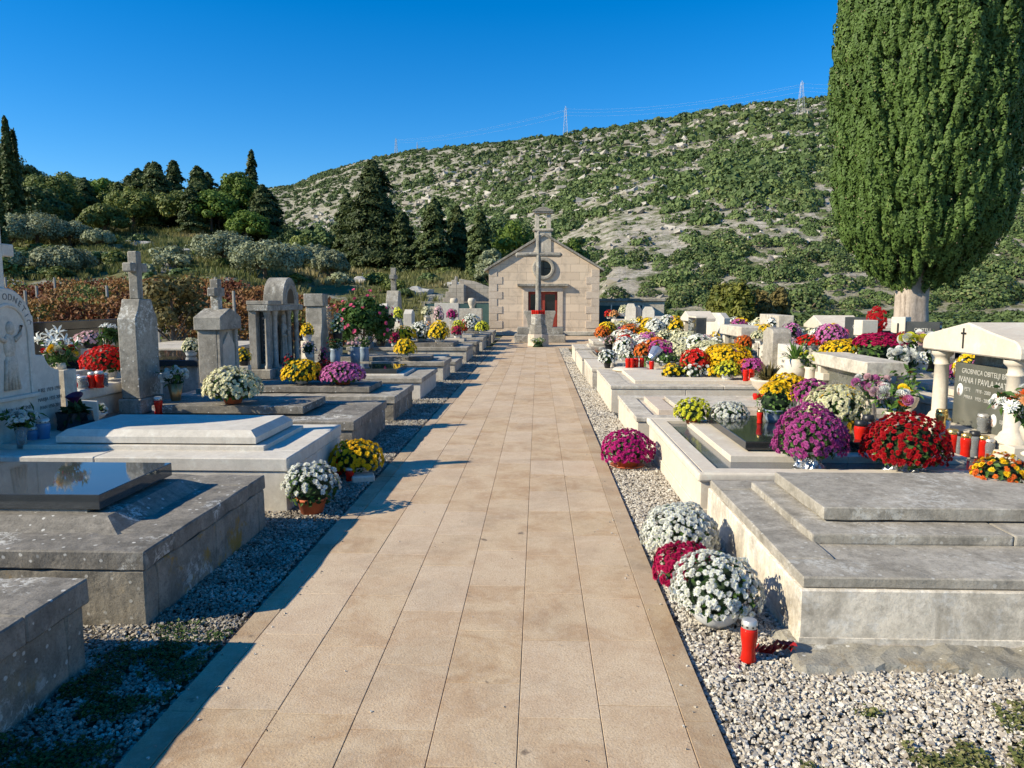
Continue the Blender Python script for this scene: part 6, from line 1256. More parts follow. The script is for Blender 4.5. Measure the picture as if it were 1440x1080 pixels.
# crowd of small pots that nothing tells apart, over the right graves
CR = []
for (c, nm) in (('white', 'white'), ('cream', 'cream'), ('yellow', 'yellow'), ('pink', 'pink'), ('orange', 'orange'), ('purple', 'violet'), ('scarlet', 'red')):
    CR.append(mum('small %s chrysanthemum pot crowded among the right hand graves' % nm, (4.0, 14.0, 0.4), 0.19, 0.24, c, 'white', 0.12, 0.1, cover=1.0, br=0.034)); CR[-1]['group'] = 'small %s chrysanthemums crowding the right graves' % nm
SP = []
for (x0, x1, y0, y1, z, n) in ((2.4, 3.3, 11.15, 12.7, 0.43, 8), (1.7, 3.3, 14.1, 15.35, 0.433, 14), (1.7, 3.2, 16.55, 18.15, 0.468, 12), (1.6, 3.7, 19.7, 20.5, 0.528, 14), (2.2, 4.0, 22.2, 23.1, 0.548, 13), (3.4, 5.4, 24.9, 25.9, 0.608, 7), (5.25, 6.5, 5.95, 7.25, 0.498, 4), (5.15, 6.5, 8.95, 10.05, 0.528, 7), (5.15, 5.95, 11.35, 12.45, 0.528, 6), (5.05, 6.45, 13.75, 14.85, 0.478, 12), (5.05, 6.55, 17.35, 18.65, 0.578, 13), (5.05, 6.55, 20.35, 21.65, 0.678, 14)):
    for i in range(n): SP.append((RNG.uniform(x0, x1), RNG.uniform(y0, y1), z))
for i, l in enumerate(SP):
    k = int(RNG.choice(7, p=[0.30, 0.24, 0.16, 0.1, 0.06, 0.08, 0.06])) if i >= 7 else i; s = RNG.uniform(0.75, 1.35)
    if i < 7: CR[k].location = l; CR[k].scale = (s, s, s)
    else: copy_thing(CR[k], l, RNG.uniform(0, 6), scale=(s, s, s*RNG.uniform(0.9, 1.2)))

# raised pots stand on small stone plinths
for o in list(COL.objects):
    if o.type == 'EMPTY' and o.parent is None and o.name.split('.')[0] in ('chrysanthemum_pot', 'bouquet', 'lily_bouquet', 'potted_succulent') and o.location.z > 0.6 and o.location.y < 27.5 and 'wing headstone' not in o['label'] and not any(abs(o.location.x-q[0]) < 1e-4 and abs(o.location.y-q[1]) < 1e-4 for q in SP) and 'pediment' not in o['label'] and 'block tomb' not in o['label'] and 'right column' not in o['label'] and 'left column' not in o['label']:
        if abs(o.location.z-0.74) < 1e-3: continue
        h_ = o.location.z-0.40; box('plinth', -0.09, 0.09, -0.09, 0.09, -h_, -0.001, M['creamst'], o, bev=0.006)
# ------------------------------------------------------------------ vegetation
QUAD = np.array([(-0.5, -0.5, 0), (0.5, -0.5, 0), (0.35, 0.5, 0.06), (-0.35, 0.5, 0.06)], float); QF = np.array([(0, 1, 2, 3)])
def cards(P, N, S, up=None):
    n = len(P)
    V, F, r, s = bake(QUAD, QF, basis_from_normals(N), P, S)
    return V, F, r, s
def crown_mesh(name, P, N, S, clump=None):
    V, F, r, s = cards(P, N, S)
    if clump is not None: r = np.clip(np.repeat(clump, 4)*0.65+r*0.35, 0, 1)
    return npmesh(name, V, F, {'rnd': r})
def sphere_pts(n): 
    v = RNG.normal(0, 1, (n, 3)); return v/np.linalg.norm(v, axis=1, keepdims=True)
# big cypress
CX, CYc = 11.86, 24.0
cy = thing('cypress_tree', 'huge broad cypress with pale bare trunk standing over the right graves', 'tree', (CX, CYc, 0))
bm = bmesh.new()
def trunk_bm(bm, pts, rs, seg=18, amp=0.1):
    add_tube(bm, pts, rs, seg)
    for v in bm.verts:
        a = math.atan2(v.co.y, v.co.x); k = 1+amp*math.sin(a*5+v.co.z*0.3)*0.5+amp*mnoise.noise(Vector((v.co.x*2, v.co.y*2, v.co.z*0.4))); v.co.x *= k; v.co.y *= k
trunk_bm(bm, [(0.02, 0, -0.3), (0.02, 0, 0.2), (0, 0, 0.8), (-0.02, 0, 1.5), (-0.03, 0, 2.3), (0, 0, 4), (0, 0, 8)], [0.62, 0.54, 0.5, 0.485, 0.5, 0.4, 0.2], 28)
bm_to('trunk', bm, M['bark'], cy, smooth_=True)
zk = [2.1, 2.4, 2.8, 3.3, 3.7, 4.6, 6.0, 8.0, 9.5, 11.0, 12.5, 14.0, 15.5, 16.5]
lk = [0.35, 1.0, 1.6, 2.1, 2.5, 2.72, 2.85, 2.98, 2.95, 2.8, 2.5, 1.9, 1.0, 0.1]
rk = [0.3, 1.0, 1.7, 2.2, 2.55, 2.75, 2.9, 2.95, 2.95, 2.8, 2.5, 1.9, 1.0, 0.1]
def cyr(a, z):
    l = np.interp(z, zk, lk); r = np.interp(z, zk, rk); w = 0.5+0.5*np.cos(a); base = l*(1-w)+r*w
    lump = 0.95+0.10*fbm(a*3.2+10, z*0.55, 3)+0.03*np.sin(a*13+z*0.5)
    return base*lump*0.865
nt_ = 3600
z = RNG.uniform(2.15, 16.3, nt_*3); keep = RNG.random(nt_*3) < np.interp(z, zk, rk)/3; z = z[keep][:nt_]; a = RNG.uniform(0, 2*PI, len(z)); 
R_ = cyr(a, z)*RNG.uniform(0.88, 1.03, len(z)); C = np.stack([R_*np.cos(a), R_*np.sin(a), z], 1)
Ps, Ns, Ss, Cl = [], [], [], []
for i in range(len(z)):
    n = 135; d = sphere_pts(n); L_ = RNG.uniform(0.26, 0.52); rr = RNG.uniform(0.08, 0.16)
    out = np.array([math.cos(a[i]), math.sin(a[i]), 0.0]); axis = out*0.28+np.array([0, 0, 1.0]); axis /= np.linalg.norm(axis)
    t = RNG.uniform(-1, 1, n); prof = np.sqrt(np.clip(1-t*t, 0, 1))*np.where(t > 0, 1-0.35*t, 1)
    A = np.array([-math.sin(a[i]), math.cos(a[i]), 0]); B = np.cross(axis, A); an = RNG.uniform(0, 2*PI, n)
    rad = (A[None]*np.cos(an)[:, None]+B[None]*np.sin(an)[:, None])
    P = C[i]+axis*(t*L_)[:, None]+rad*(prof*rr)[:, None]; N = rad+axis*(t*0.5)[:, None]+out*0.3+RNG.normal(0, 0.25, (n, 3))
    Ps.append(P); Ns.append(N); Ss.append(RNG.uniform(0.038, 0.08, n)); Cl.append(np.full(n, RNG.random()))
S = np.concatenate(Ss); S3 = np.stack([S*0.8, S*1.5, S], 1)
me = crown_mesh('crown', np.concatenate(Ps), np.concatenate(Ns), S3, np.concatenate(Cl)); crown = link('crown', me, M['cypress'], cy)
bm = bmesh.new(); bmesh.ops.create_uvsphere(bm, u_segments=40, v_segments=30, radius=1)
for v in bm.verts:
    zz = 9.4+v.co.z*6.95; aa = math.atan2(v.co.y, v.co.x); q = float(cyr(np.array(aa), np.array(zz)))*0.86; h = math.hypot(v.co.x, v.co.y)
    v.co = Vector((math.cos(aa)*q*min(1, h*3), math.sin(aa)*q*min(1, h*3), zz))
bm_to('shaded_crown_core', bm, M['core'], crown)  # solid core, its colour stands for shade deep in the crown
# cones scattered as part
n = 260; a = RNG.uniform(PI*0.9, PI*1.9, n); z = RNG.uniform(2.4, 14, n); R_ = cyr(a, z)*1.05; P = np.stack([R_*np.cos(a), R_*np.sin(a), z], 1)
ico = bmesh.new(); bmesh.ops.create_icosphere(ico, subdivisions=1, radius=1); iv = np.array([v.co[:] for v in ico.verts]); ifc = np.array([[v.index for v in f.verts] for f in ico.faces]); ico.free()
V, F, r_, s_ = bake(iv, ifc, basis_from_normals(P*[1, 1, 0]+0.01), P, np.full(n, 0.022)); o = link('cones', npmesh('cones', V, F), plain('cypress_cone', (0.3, 0.24, 0.13), 0.8), cy); o['kind'] = 'stuff'
# generic tree makers --------------------------------------------------------
def conifer_mesh(h, w, nb=75, cpb=70, cs=0.22, seed=0, bare=0.06, ragged=0.35):
    Ps, Ns, Ss, Cl = [], [], [], []
    for b in range(nb):
        t = bare+(1-bare)*((b+RNG.random())/nb)**0.85; a = b*2.399+RNG.uniform(-.4, .4); L_ = w*(1-t)**0.6*RNG.uniform(1-ragged, 1.08)*(1.3 if RNG.random() < 0.15 else 1)+0.12; droop = RNG.uniform(-0.1, 0.3)
        k = int(cpb*(0.35+L_/w)); s = RNG.random(k)**0.7; d = np.array([math.cos(a), math.sin(a)])
        side = RNG.normal(0, 0.22, k)*(0.25+s)*L_*0.8
        x = d[0]*s*L_-d[1]*side; y = d[1]*s*L_+d[0]*side; z = t*h+(s*(1-s)*0.9-droop*s)*L_*0.7+RNG.normal(0, 0.09*h/8, k)
        Ps.append(np.stack([x, y, z], 1)); N = np.stack([d[0]*np.ones(k), d[1]*np.ones(k), np.full(k, 0.75)], 1)+RNG.normal(0, 0.5, (k, 3)); Ns.append(N); Ss.append(RNG.uniform(0.6, 1.3, k)*cs); Cl.append(np.full(k, RNG.random()))
    S = np.concatenate(Ss); return crown_mesh('crown', np.concatenate(Ps), np.concatenate(Ns), np.stack([S*0.7, S*1.6, S], 1), np.concatenate(Cl))
def clump_mesh(w, h, z0, ncl=30, cpc=90, cs=0.2, cr=0.35, flat=0.75, top=1.0):
    Ps, Ns, Ss, Cl = [], [], [], []
    for c in range(ncl):
        d = sphere_pts(1)[0]; d[2] = abs(d[2])*1.3-0.4; q = RNG.uniform(0.55, 0.95); cc = np.array([d[0]*w*q, d[1]*w*q, z0+h*0.5+d[2]*h*0.45*q]); r = w*cr*RNG.uniform(0.7, 1.2)
        k = int(cpc*RNG.uniform(0.7, 1.2)); u = sphere_pts(k); P = cc+u*np.array([r, r, r*flat])*RNG.uniform(0.75, 1.05, (k, 1)); Ps.append(P); Ns.append(u+RNG.normal(0, 0.35, (k, 3))+np.array([0, 0, 0.25])); Ss.append(RNG.uniform(0.6, 1.3, k)*cs); Cl.append(np.full(k, RNG.random()))
    S = np.concatenate(Ss); return crown_mesh('crown', np.concatenate(Ps), np.concatenate(Ns), S, np.concatenate(Cl))
def ztf(x, y): return float(zt(np.array([x]), np.array([y]))[0])
def mk_tree(name, label, x, y, crown_me, mat, th, tr, cat='tree', group=None, dz=0.0, limbs=4, lean=0.0, spread=0.8):
    z0 = ztf(x, y)+dz; t = thing(name, label, cat, (x, y, z0), RNG.uniform(0, 6), group)
    bm = bmesh.new(); add_tube(bm, [(0, 0, -0.4), (0.02, 0, th*0.4), (lean*0.5, 0.03, th*0.8), (lean, 0, th)], [tr*1.2, tr, tr*0.7, tr*0.25], 8)
    for i in range(limbs):
        a = i*2.4+RNG.uniform(0, 1); b = th*RNG.uniform(0.3, 0.6); add_tube(bm, [(0, 0, b), (math.cos(a)*spread*0.5, math.sin(a)*spread*0.5, b+th*0.2), (math.cos(a)*spread, math.sin(a)*spread, b+th*0.38)], [tr*0.5, tr*0.35, tr*0.12], 5)
    bm_to('trunk', bm, M['darkbark'], t); link('crown', crown_me, mat, t); return t
def at3(px, Y): return XX(px, Y), Y
# conifers: (px, Y, top py, width px, label)
CON = [(528, 72, 228, 78, 'large broad dark conifer left of the chapel, tallest on the bank', 170), (492, 76, 275, 40, 'dark conifer merging into the left flank of the tallest one', 70), (568, 70, 300, 42, 'shorter dark conifer on the right flank of the tallest one', 70), (613, 68, 282, 46, 'first dark conifer between the tallest one and the chapel', 80), (645, 70, 292, 36, 'middle dark conifer between the tallest one and the chapel', 70), (676, 66, 300, 40, 'dark conifer just left of the chapel roof', 70),
       (287, 82, 236, 50, 'pointed dark conifer in the middle of the left tree line', 80), (229, 84, 230, 56, 'pointed dark conifer left of the middle one in the tree line', 90), (362, 92, 214, 26, 'tall thin dark conifer rising over the bright green pine', 60), (375, 80, 262, 56, 'wide dark conifer right of the bright green pine', 90), (20, 70, 205, 60, 'dark ragged conifer at the far left', 90), (130, 88, 252, 40, 'dark conifer crown among left broadleaf trees', 60), (320, 84, 262, 40, 'low dark conifer below the bright green pine', 60), (405, 78, 318, 40, 'small conifer right of the wide dark one', 50)]
for (px, Y, tp, wpx, lab, nb) in CON:
    x, y = at3(px, Y); zb = ztf(x, y); top = D(px, tp, Y)[2]; h = top-zb; w = wpx/2/FPX*Y*1.15
    mk_tree('conifer_tree', lab, x, y, conifer_mesh(h, w*1.2, int(nb*1.3), 130, 0.2, ragged=0.5), M['conifer'], h*0.92, 0.16, limbs=0)
for (px, Y, tp, wpx, lab) in ((27, 66, 168, 15, 'tall slim dark cypress spire at the far left'), (36, 67, 186, 12, 'shorter slim cypress spire right of the tall one at the far left'), (2, 55, 185, 22, 'dark pine branch crown cut by the left edge')):
    x, y = at3(px, Y); zb = ztf(x, y); top = D(px, tp, Y)[2]; h = top-zb; w = wpx/2/FPX*Y*1.3
    mk_tree('cypress_tree', lab, x, y, conifer_mesh(h, w, 90, 90, 0.2, ragged=0.25), M['conifer'], h*0.9, 0.14, limbs=0)
BRO = [(345, 82, 232, 66, 'pine', 'bright green rounded pine in the left tree line'), (195, 80, 262, 80, 'broad', 'yellow green broadleaf tree left of the pointed conifers'), (80, 84, 238, 80, 'broad', 'green broadleaf tree beside the slim cypresses'), (105, 92, 238, 70, 'broad', 'rounded broadleaf tree on the left skyline'), (160, 96, 250, 70, 'maquis', 'dark oak crown on the left skyline'), (258, 86, 280, 60, 'broad', 'low broadleaf tree between the two pointed conifers'), (60, 78, 250, 60, 'maquis', 'dark oak below the slim cypresses'), (155, 76, 285, 60, 'broad', 'reddish brown tinged tree low in the left tree line'), (450, 80, 318, 60, 'maquis', 'bushy dark green tree left of the tallest conifer'), (430, 74, 345, 44, 'broad', 'small yellow green tree above the olive trees'), (722, 74, 300, 84, 'pine', 'bright green pine showing just above the chapel roof left side'), (800, 82, 322, 50, 'pine', 'bright green pine showing just above the chapel roof right side'), (752, 86, 290, 74, 'maquis', 'dark green oak behind the bell cote'), (690, 84, 285, 80, 'maquis', 'dark oak left of the bell cote'), (40, 95, 215, 70, 'maquis', 'high dark tree crown behind the slim cypresses'), (310, 92, 262, 50, 'maquis', 'dark oak crown on the skyline left of the bright pine')]
BRO.append((812, 88, 322, 40, 'maquis', 'dark oak right of the bell cote at the foot of the hill'))
for (px, Y, tp, wpx, m_, lab) in BRO:
    x, y = at3(px, Y); zb = ztf(x, y); top = D(px, tp, Y)[2]; h = max(3, top-zb); w = wpx/2/FPX*Y
    mk_tree('broadleaf_tree' if m_ != 'pine' else 'pine_tree', lab, x, y, clump_mesh(w, h*0.95, h*0.05, 60, 150, 0.2, 0.3), M[m_], h*0.7, 0.18)
OLV = [(318, 50, 330, 90, 'olive tree with silvery crown behind the gabled pedestal, left one'), (375, 47, 338, 90, 'widest silvery olive tree above the vineyard'), (415, 56, 350, 56, 'silvery olive tree right of the widest one'), (468, 52, 352, 50, 'small olive tree at the foot of the dark conifer'), (445, 60, 345, 46, 'olive tree between two others below the conifers'), (92, 46, 360, 76, 'low round olive bush above the vineyard at left'), (60, 62, 300, 80, 'silvery olive tree below the slim cypresses'), (20, 60, 300, 60, 'silvery olive tree at the left edge'), (105, 64, 312, 60, 'row olive, right of the one below the slim cypresses'), (145, 62, 335, 40, 'small olive shrub on the terraced slope'), (15, 44, 385, 40, 'dark olive bush by the left edge above the vineyard'), (690, 60, 345, 40, 'olive shrub hidden left of the chapel')]
for (px, Y, tp, wpx, lab) in OLV:
    x, y = at3(px, Y); zb = ztf(x, y); top = D(px, tp, Y)[2]; h = max(1.8, top-zb); w = wpx/2/FPX*Y
    mk_tree('olive_tree', lab, x, y, clump_mesh(w*1.05, h*0.88, h*0.14, 90, 110, 0.12, 0.22, flat=1.1), M['olive'], h*0.6, 0.13)
# fill trees of the dark line
_fp = []
for k in range(5):
    me_ = conifer_mesh(7.5, 2.4, 90, 130, 0.2, ragged=0.5) if k < 2 else clump_mesh(2.8, 5.0, 0.6, 60, 150, 0.2, 0.3)
    _fp.append(mk_tree('background_tree', 'dark evergreen crowding the tree line behind the left slope', -45-k*3, 92, me_, M['conifer' if k < 2 else ('broad', 'pine', 'maquis')[k-2]], 4.5, 0.15, group='evergreens crowding the left tree line', limbs=0))
for k in range(34):
    Y = RNG.uniform(76, 98); u = RNG.uniform(-0.72, -0.25); l = (u*Y, Y, ztf(u*Y, Y)-0.2); s_ = RNG.uniform(0.55, 0.95)
    copy_thing(_fp[k % 5], l, RNG.uniform(0, 6), scale=(s_*1.1, s_*1.1, s_))
# bushes near the graves
x, y = at3(243, 17.0); w = 0.75
mk_tree('shrub', 'tall browning deciduous shrub between stele and gabled pedestal', x, y, clump_mesh(0.85, 2.2, 0.25, 50, 70, 0.07, 0.3), M['brownbush'], 1.8, 0.05, 'bush', limbs=9, spread=0.7)
for (px, Y, tp, wpx, lab, mm) in ((1018, 30, 388, 44, 'yellow green conifer bush, left one by the right graves', 'thuja'), (1040, 29, 386, 46, 'tallest yellow green conifer bush by the right graves', 'thuja'), (1066, 30, 402, 40, 'greenish conifer bush between the two yellow ones', 'brownbush'), (1094, 31, 398, 34, 'brownish yellow bush, right one by the right graves', 'brownbush')):
    x, y = at3(px, Y); top = D(px, tp, Y)[2]; mk_tree('conifer_bush', lab, x, y, clump_mesh(W2(wpx, Y), top-0.1, 0.05, 60, 70, 0.11, 0.3, flat=1.5), M[mm], top*0.7, 0.05, 'bush', limbs=3, spread=0.3)
# rose bush
x, y = at3(510, 17.2); t = mk_tree('rose_bush', 'large dark green climbing rose bush with pink blooms', x, y, clump_mesh(0.72, 1.55, 0.25, 60, 110, 0.06, 0.3), M['leaf'], 1.4, 0.03, 'bush', limbs=10, spread=0.6)
P = []
for i in range(46):
    d = sphere_pts(1)[0]; d[2] = abs(d[2]); P.append((d[0]*0.85, d[1]*0.85, 1.0+d[2]*0.95*RNG.uniform(0.5, 1.05)-0.3*(i % 3 == 0)))
P = np.array(P); link('blooms', bakemesh('blooms', [bake(T_MD[0][0], T_MD[0][1], basis_from_normals(P-[0, 0, 0.9]), P, RNG.uniform(0.04, 0.07, len(P)), T_MD[0][2])]), BL['rose'], t)
t = thing('pampas_plume', 'cream feathery pampas plume beside the slender pillar', 'plant', (XX(457, 16.0), 16.0, 0.4)); tube('stem', [(0, 0, 0), (0.02, 0, 0.6)], 0.01, M['leafl'], t)
n = 500; s = RNG.random(n); a = RNG.uniform(0, 2*PI, n); rr = 0.12*np.sin(np.clip(s, 0.05, 1)*PI)**0.7*RNG.uniform(0.5, 1, n); P = np.stack([rr*np.cos(a)+0.04*s, rr*np.sin(a), 0.55+s*0.5], 1)
m_p = leafmat('pampas_feather', (0.5, 0.4, 0.28), (0.7, 0.6, 0.46), None, 0.3); V, F, r_, s_ = bake(LEAF[0]*[0.25, 1, 1], LEAF[1], basis_from_normals(np.stack([np.cos(a), np.sin(a), np.full(n, 0.4)], 1)), P, RNG.uniform(0.08, 0.14, n)); link('plume', npmesh('plume', V, F, {'rnd': r_}), m_p, t)
# vineyard rows
def vinerow(label, x0, x1, Y, n, h, mat='vine'):
    t = thing('vine_row', label, 'vines', ((x0+x1)/2, Y, 0)); cx_ = (x0+x1)/2
    x = RNG.uniform(x0, x1, n); dens = fbm(x*0.9+Y, x*0+Y*3, 3); zz = zt(x, np.full(n, Y)); f = RNG.uniform(0.15, 1, n)**0.8; z = zz+f*h*(0.75+0.5*dens); y = RNG.normal(0, 0.28, n)
    P = np.stack([x-cx_, y, z], 1); N = RNG.normal(0, 0.6, (n, 3)); N[:, 1] -= 0.8; N[:, 2] += 0.4; V, F, r, s = bake(LEAF[0]*[1.3, 1, 1], LEAF[1], basis_from_normals(N), P, RNG.uniform(0.07, 0.15, n))
    cl = fbm(x*1.1, z*2.0+Y, 2); r = np.clip(np.repeat((cl-0.5)*2.2+0.5, 4)+(r-0.5)*0.5, 0, 1); link('foliage', npmesh('foliage', V, F, {'rnd': r}), M[mat], t)
    bm = bmesh.new(); k = int((x1-x0)/1.1)
    for i in range(k):
        xx = x0+(i+0.5)*1.1; zz_ = ztf(xx, Y); add_tube(bm, [(xx-cx_, 0, zz_-0.1), (xx-cx_+0.06, 0.03, zz_+0.4), (xx-cx_-0.03, 0, zz_+0.8)], [0.04, 0.03, 0.02], 5)
    bm_to('vine_stems', bm, M['darkbark'], t)
    return t
for i, Y in enumerate((21.5, 24.0, 26.5, 29.0, 31.5)):
    vinerow(('front', 'second', 'middle', 'fourth', 'rearmost')[i]+' row of autumn red and gold grapevines behind the left graves', -0.82*Y, -0.26*Y-1.0*(i > 2), Y, 7000+i*500, 1.45)
post = thing('vineyard_post', 'weathered grey wooden post in the autumn vineyard', 'post', (-12, 24, ztf(-12, 24)), 0, 'wooden posts of the vineyard rows')
bm = bmesh.new(); add_tube(bm, [(0, 0, -0.2), (0.01, 0, 0.8), (0, 0, 1.75)], [0.05, 0.047, 0.042], 7); bm_to('post_shaft', bm, plain('weathered_wood', (0.33, 0.3, 0.26), 0.9, 0.3), post)
tube('wire_loop', [(0.055, 0, 1.3), (0, 0.055, 1.3), (-0.055, 0, 1.3), (0, -0.055, 1.3), (0.055, 0, 1.3)], 0.004, M['iron'], post, 4)
first = True
for Y in (20.9, 23.4, 28.4):
    x = -0.8*Y
    while x < -0.27*Y:
        xx = x+RNG.uniform(-.3, .3); l = (xx, Y, ztf(xx, Y))
        if first: post.location = l; first = False
        else: copy_thing(post, l)
        x += RNG.uniform(2.0, 3.4)
# slope grass tufts
def tuft_t(n=7):
    V = []; F = []
    for i in range(n):
        a = RNG.uniform(0, 2*PI); l = RNG.uniform(0.2, 0.6); d = np.array([math.cos(a)*l, math.sin(a)*l, 1]); s = np.array([-math.sin(a), math.cos(a), 0])*0.07; b = np.array([math.cos(a), math.sin(a), 0])*0.1; o = len(V); V += [b-s, b+s, b+d*0.9+s*0.2, b+d*0.9-s*0.2]; F.append((o, o+1, o+2, o+3))
    return np.array(V), np.array(F)
TV, TF = tuft_t(9)
n = 26000; Y = 30+75*RNG.random(n)**0.8; u = RNG.uniform(-0.9, -0.06, n); x = u*Y; q = fbm(x/2.2, Y/2.2, 3) > 0.42; x = x[q]; Y = Y[q]; n = len(x)
V, F, r, s = bake(TV, TF, basis_from_normals(np.tile([0, 0, 1.0], (n, 1))), np.stack([x, Y, zt(x, Y)-0.03], 1), RNG.uniform(0.18, 0.55, n)*np.clip(Y/45, 0.6, 1.4)); r = np.clip(np.repeat(fbm(x/5, Y/5, 2), len(TV))*1.4-0.2+r*0.3, 0, 1)
tag(link('slope_grass', npmesh('slope_grass', V, F, {'rnd': r}), M['grass']), 'dry and green grass tufts covering the terraced slope behind the left graves', 'grass', kind='stuff')
# limestone boulders on the slope
def boulder(label, px, Y, w, h, d=0.6):
    x = XX(px, Y); t = bpy.data.objects; bm = bmesh.new(); bmesh.ops.create_icosphere(bm, subdivisions=3, radius=1)
    for v in bm.verts:
        c = v.co.copy(); k = 1+0.35*mnoise.noise(c*1.7+Vector((px, 0, 0)))+0.16*mnoise.noise(c*5+Vector((0, px, 0))); v.co = Vector((c.x*w*k, c.y*d*k, max(-0.2, c.z)*h*k))
    o = bm_to('boulder', bm, M['rock'], None, (x, Y, ztf(x, Y)-0.05)); tag(o, label, 'rock')
boulder('pale limestone outcrop on the left slope above the olive bush', 90, 52, 2.6, 0.8, 1.2); boulder('grey boulder at the foot of the tallest conifer', 508, 56, 1.3, 0.7, 0.8); boulder('pale rock ledge on the slope left of the stele cross', 150, 56, 2.2, 0.5, 1.0); boulder('long low rock ledge under the left tree line', 165, 66, 3.4, 0.6, 1.2); boulder('pale boulder near the stone gable ruin', 585, 47, 1.1, 0.45, 0.6); boulder('dark limestone outcrop by the left edge', 20, 40, 1.0, 0.45, 0.6); boulder('broken pale rock right of the stele cross on the slope', 262, 58, 1.6, 0.4, 0.8); boulder('white rock patch between conifer foot and ruin', 640, 50, 0.8, 0.4, 0.5)
# shrubs between slope and woods (things, shared label)
bsm = [clump_mesh(1.0, 1.1, 0.0, 16, 60, 0.16, 0.42) for _ in range(4)]
def bush_proto(me, mat, label, group, name='shrub'):
    t = thing(name, label, 'shrub', (0, 0, 0), 0, group); link('crown', me, M[mat], t); bm = bmesh.new()
    for i in range(4): a = i*1.57; add_tube(bm, [(0, 0, -0.1), (math.cos(a)*0.3, math.sin(a)*0.3, 0.35), (math.cos(a)*0.5, math.sin(a)*0.5, 0.7)], [0.05, 0.03, 0.015], 4)
    bm_to('stem', bm, M['darkbark'], t); return t
protos = [bush_proto(bsm[i], ('broad', 'olive', 'maquis', 'broad')[i], 'rounded green shrub growing on the terraced slope', 'shrubs on the terraced slope') for i in range(4)]
k = 0
for i in range(70):
    Y = RNG.uniform(34, 70); u = RNG.uniform(-0.75, -0.08); x = u*Y; s = RNG.uniform(0.5, 1.15)
    if abs(x+15) < 4 and abs(Y-44) < 4: continue
    l = (x, Y, ztf(x, Y)-0.05)
    if k < 4: protos[k].location = l; protos[k].scale = (s, s, s); protos[k].rotation_euler = (0, 0, RNG.uniform(0, 6))
    else: copy_thing(protos[k % 4], l, RNG.uniform(0, 6), scale=(s, s, s*RNG.uniform(0.7, 1.1)))
    k += 1
# background woodland mass on the near left hill (stuff)
def bush_tpl(n, cs, flat=0.75):
    d = sphere_pts(n); d[:, 2] = np.abs(d[:, 2])*1.05-0.08; P = d*np.array([1, 1, flat])*RNG.uniform(0.8, 1.05, (n, 1)); N = d+RNG.normal(0, 0.4, (n, 3)); V, F, r, s = bake(QUAD, QF, basis_from_normals(N), P, RNG.uniform(0.7, 1.3, n)*cs); return V, F
def scatter_bushes(name, x, y, r, tpls, hz=1.0, clumpf=None):
    parts = []; n = len(x); z = zt(x, y); tt = RNG.integers(0, len(tpls), n); Nn = RNG.normal(0, 0.05, (n, 3)); Nn[:, 2] = 1; Mx = basis_from_normals(Nn)
    for k in range(len(tpls)):
        q = tt == k; P = np.stack([x, y, z-0.1*r], 1)[q]; S = np.stack([r, r, r*hz], 1)[q]
        V, F, rr, ss = bake(tpls[k][0], tpls[k][1], Mx[q], P, S); m = len(tpls[k][0]); per = np.repeat(RNG.random(q.sum()), m); fine = np.tile(np.repeat(RNG.random(m//4), 4), q.sum()); parts.append((V, F, np.clip(per*0.7+fine*0.3, 0, 1), ss))
    return bakemesh(name, parts)
TA = [bush_tpl(240, 0.17) for _ in range(4)]; TB = [bush_tpl(110, 0.24) for _ in range(4)]; TC = [bush_tpl(44, 0.38) for _ in range(4)]
n = 1500; Y = RNG.uniform(88, 175, n); u = RNG.uniform(-0.95, -0.30, n)
tag(link('woodland', scatter_bushes('woodland', u*Y, Y, RNG.uniform(1.6, 3.2, n), TA, 1.2), M['broad']), 'dense mixed woodland covering the low hill behind the left trees', 'woodland', kind='stuff')
# maquis on the big hill
BZ = [(640, 290, 80, 55, 0.22), (760, 235, 60, 35, 0.20), (700, 330, 60, 30, 0.12), (800, 225, 40, 30, 0.15), (900, 345, 75, 28, 0.32), (870, 380, 40, 22, 0.35), (960, 330, 50, 18, 0.28), (1010, 265, 40, 8, 0.25), (1170, 260, 16, 60, 0.35), (1425, 250, 30, 120, 0.40), (1060, 250, 90, 60, -0.12), (950, 200, 200, 25, -0.15), (1000, 420, 160, 25, -0.08), (1330, 410, 100, 30, -0.3), (480, 300, 60, 50, 0.08), (430, 300, 40, 20, 0.12), (850, 440, 40, 20, 0.2)]
def rocky(x, Y, z):
    # where the slope is bare
    px = 757+FPX*x/Y; py = 422-FPX*(z-EYE)/Y; b = 0
    for (cx_, cy_, sx_, sy_, a_) in BZ: b = b+a_*np.exp(-((px-cx_)/sx_)**2-((py-cy_)/sy_)**2)
    return b
def maquis(n, ya, yb, ua, ub, r0, r1, thr):
    Y = np.sqrt(RNG.uniform(ya*ya, yb*yb, n)); u = RNG.uniform(ua, ub, n); x = u*Y; z = zt(x, Y)
    f = fbm(x/4+3, Y/6+x/30, 3)*0.6+fbm(x/22, Y/26, 2)*0.4-rocky(x, Y, z)*0.42+RNG.normal(0, 0.05, n)
    q = (f > thr) & (z > 0.6) & ~((u < -0.3) & (Y < 190)); return x[q], Y[q], (r0+(r1-r0)*RNG.random(q.sum())**2.2)*(0.7+0.6*np.clip((f[q]-thr)*4, 0, 1))
xa, ya_, ra = maquis(1500, 78, 125, -0.05, 1.05, 0.7, 2.2, 0.45)
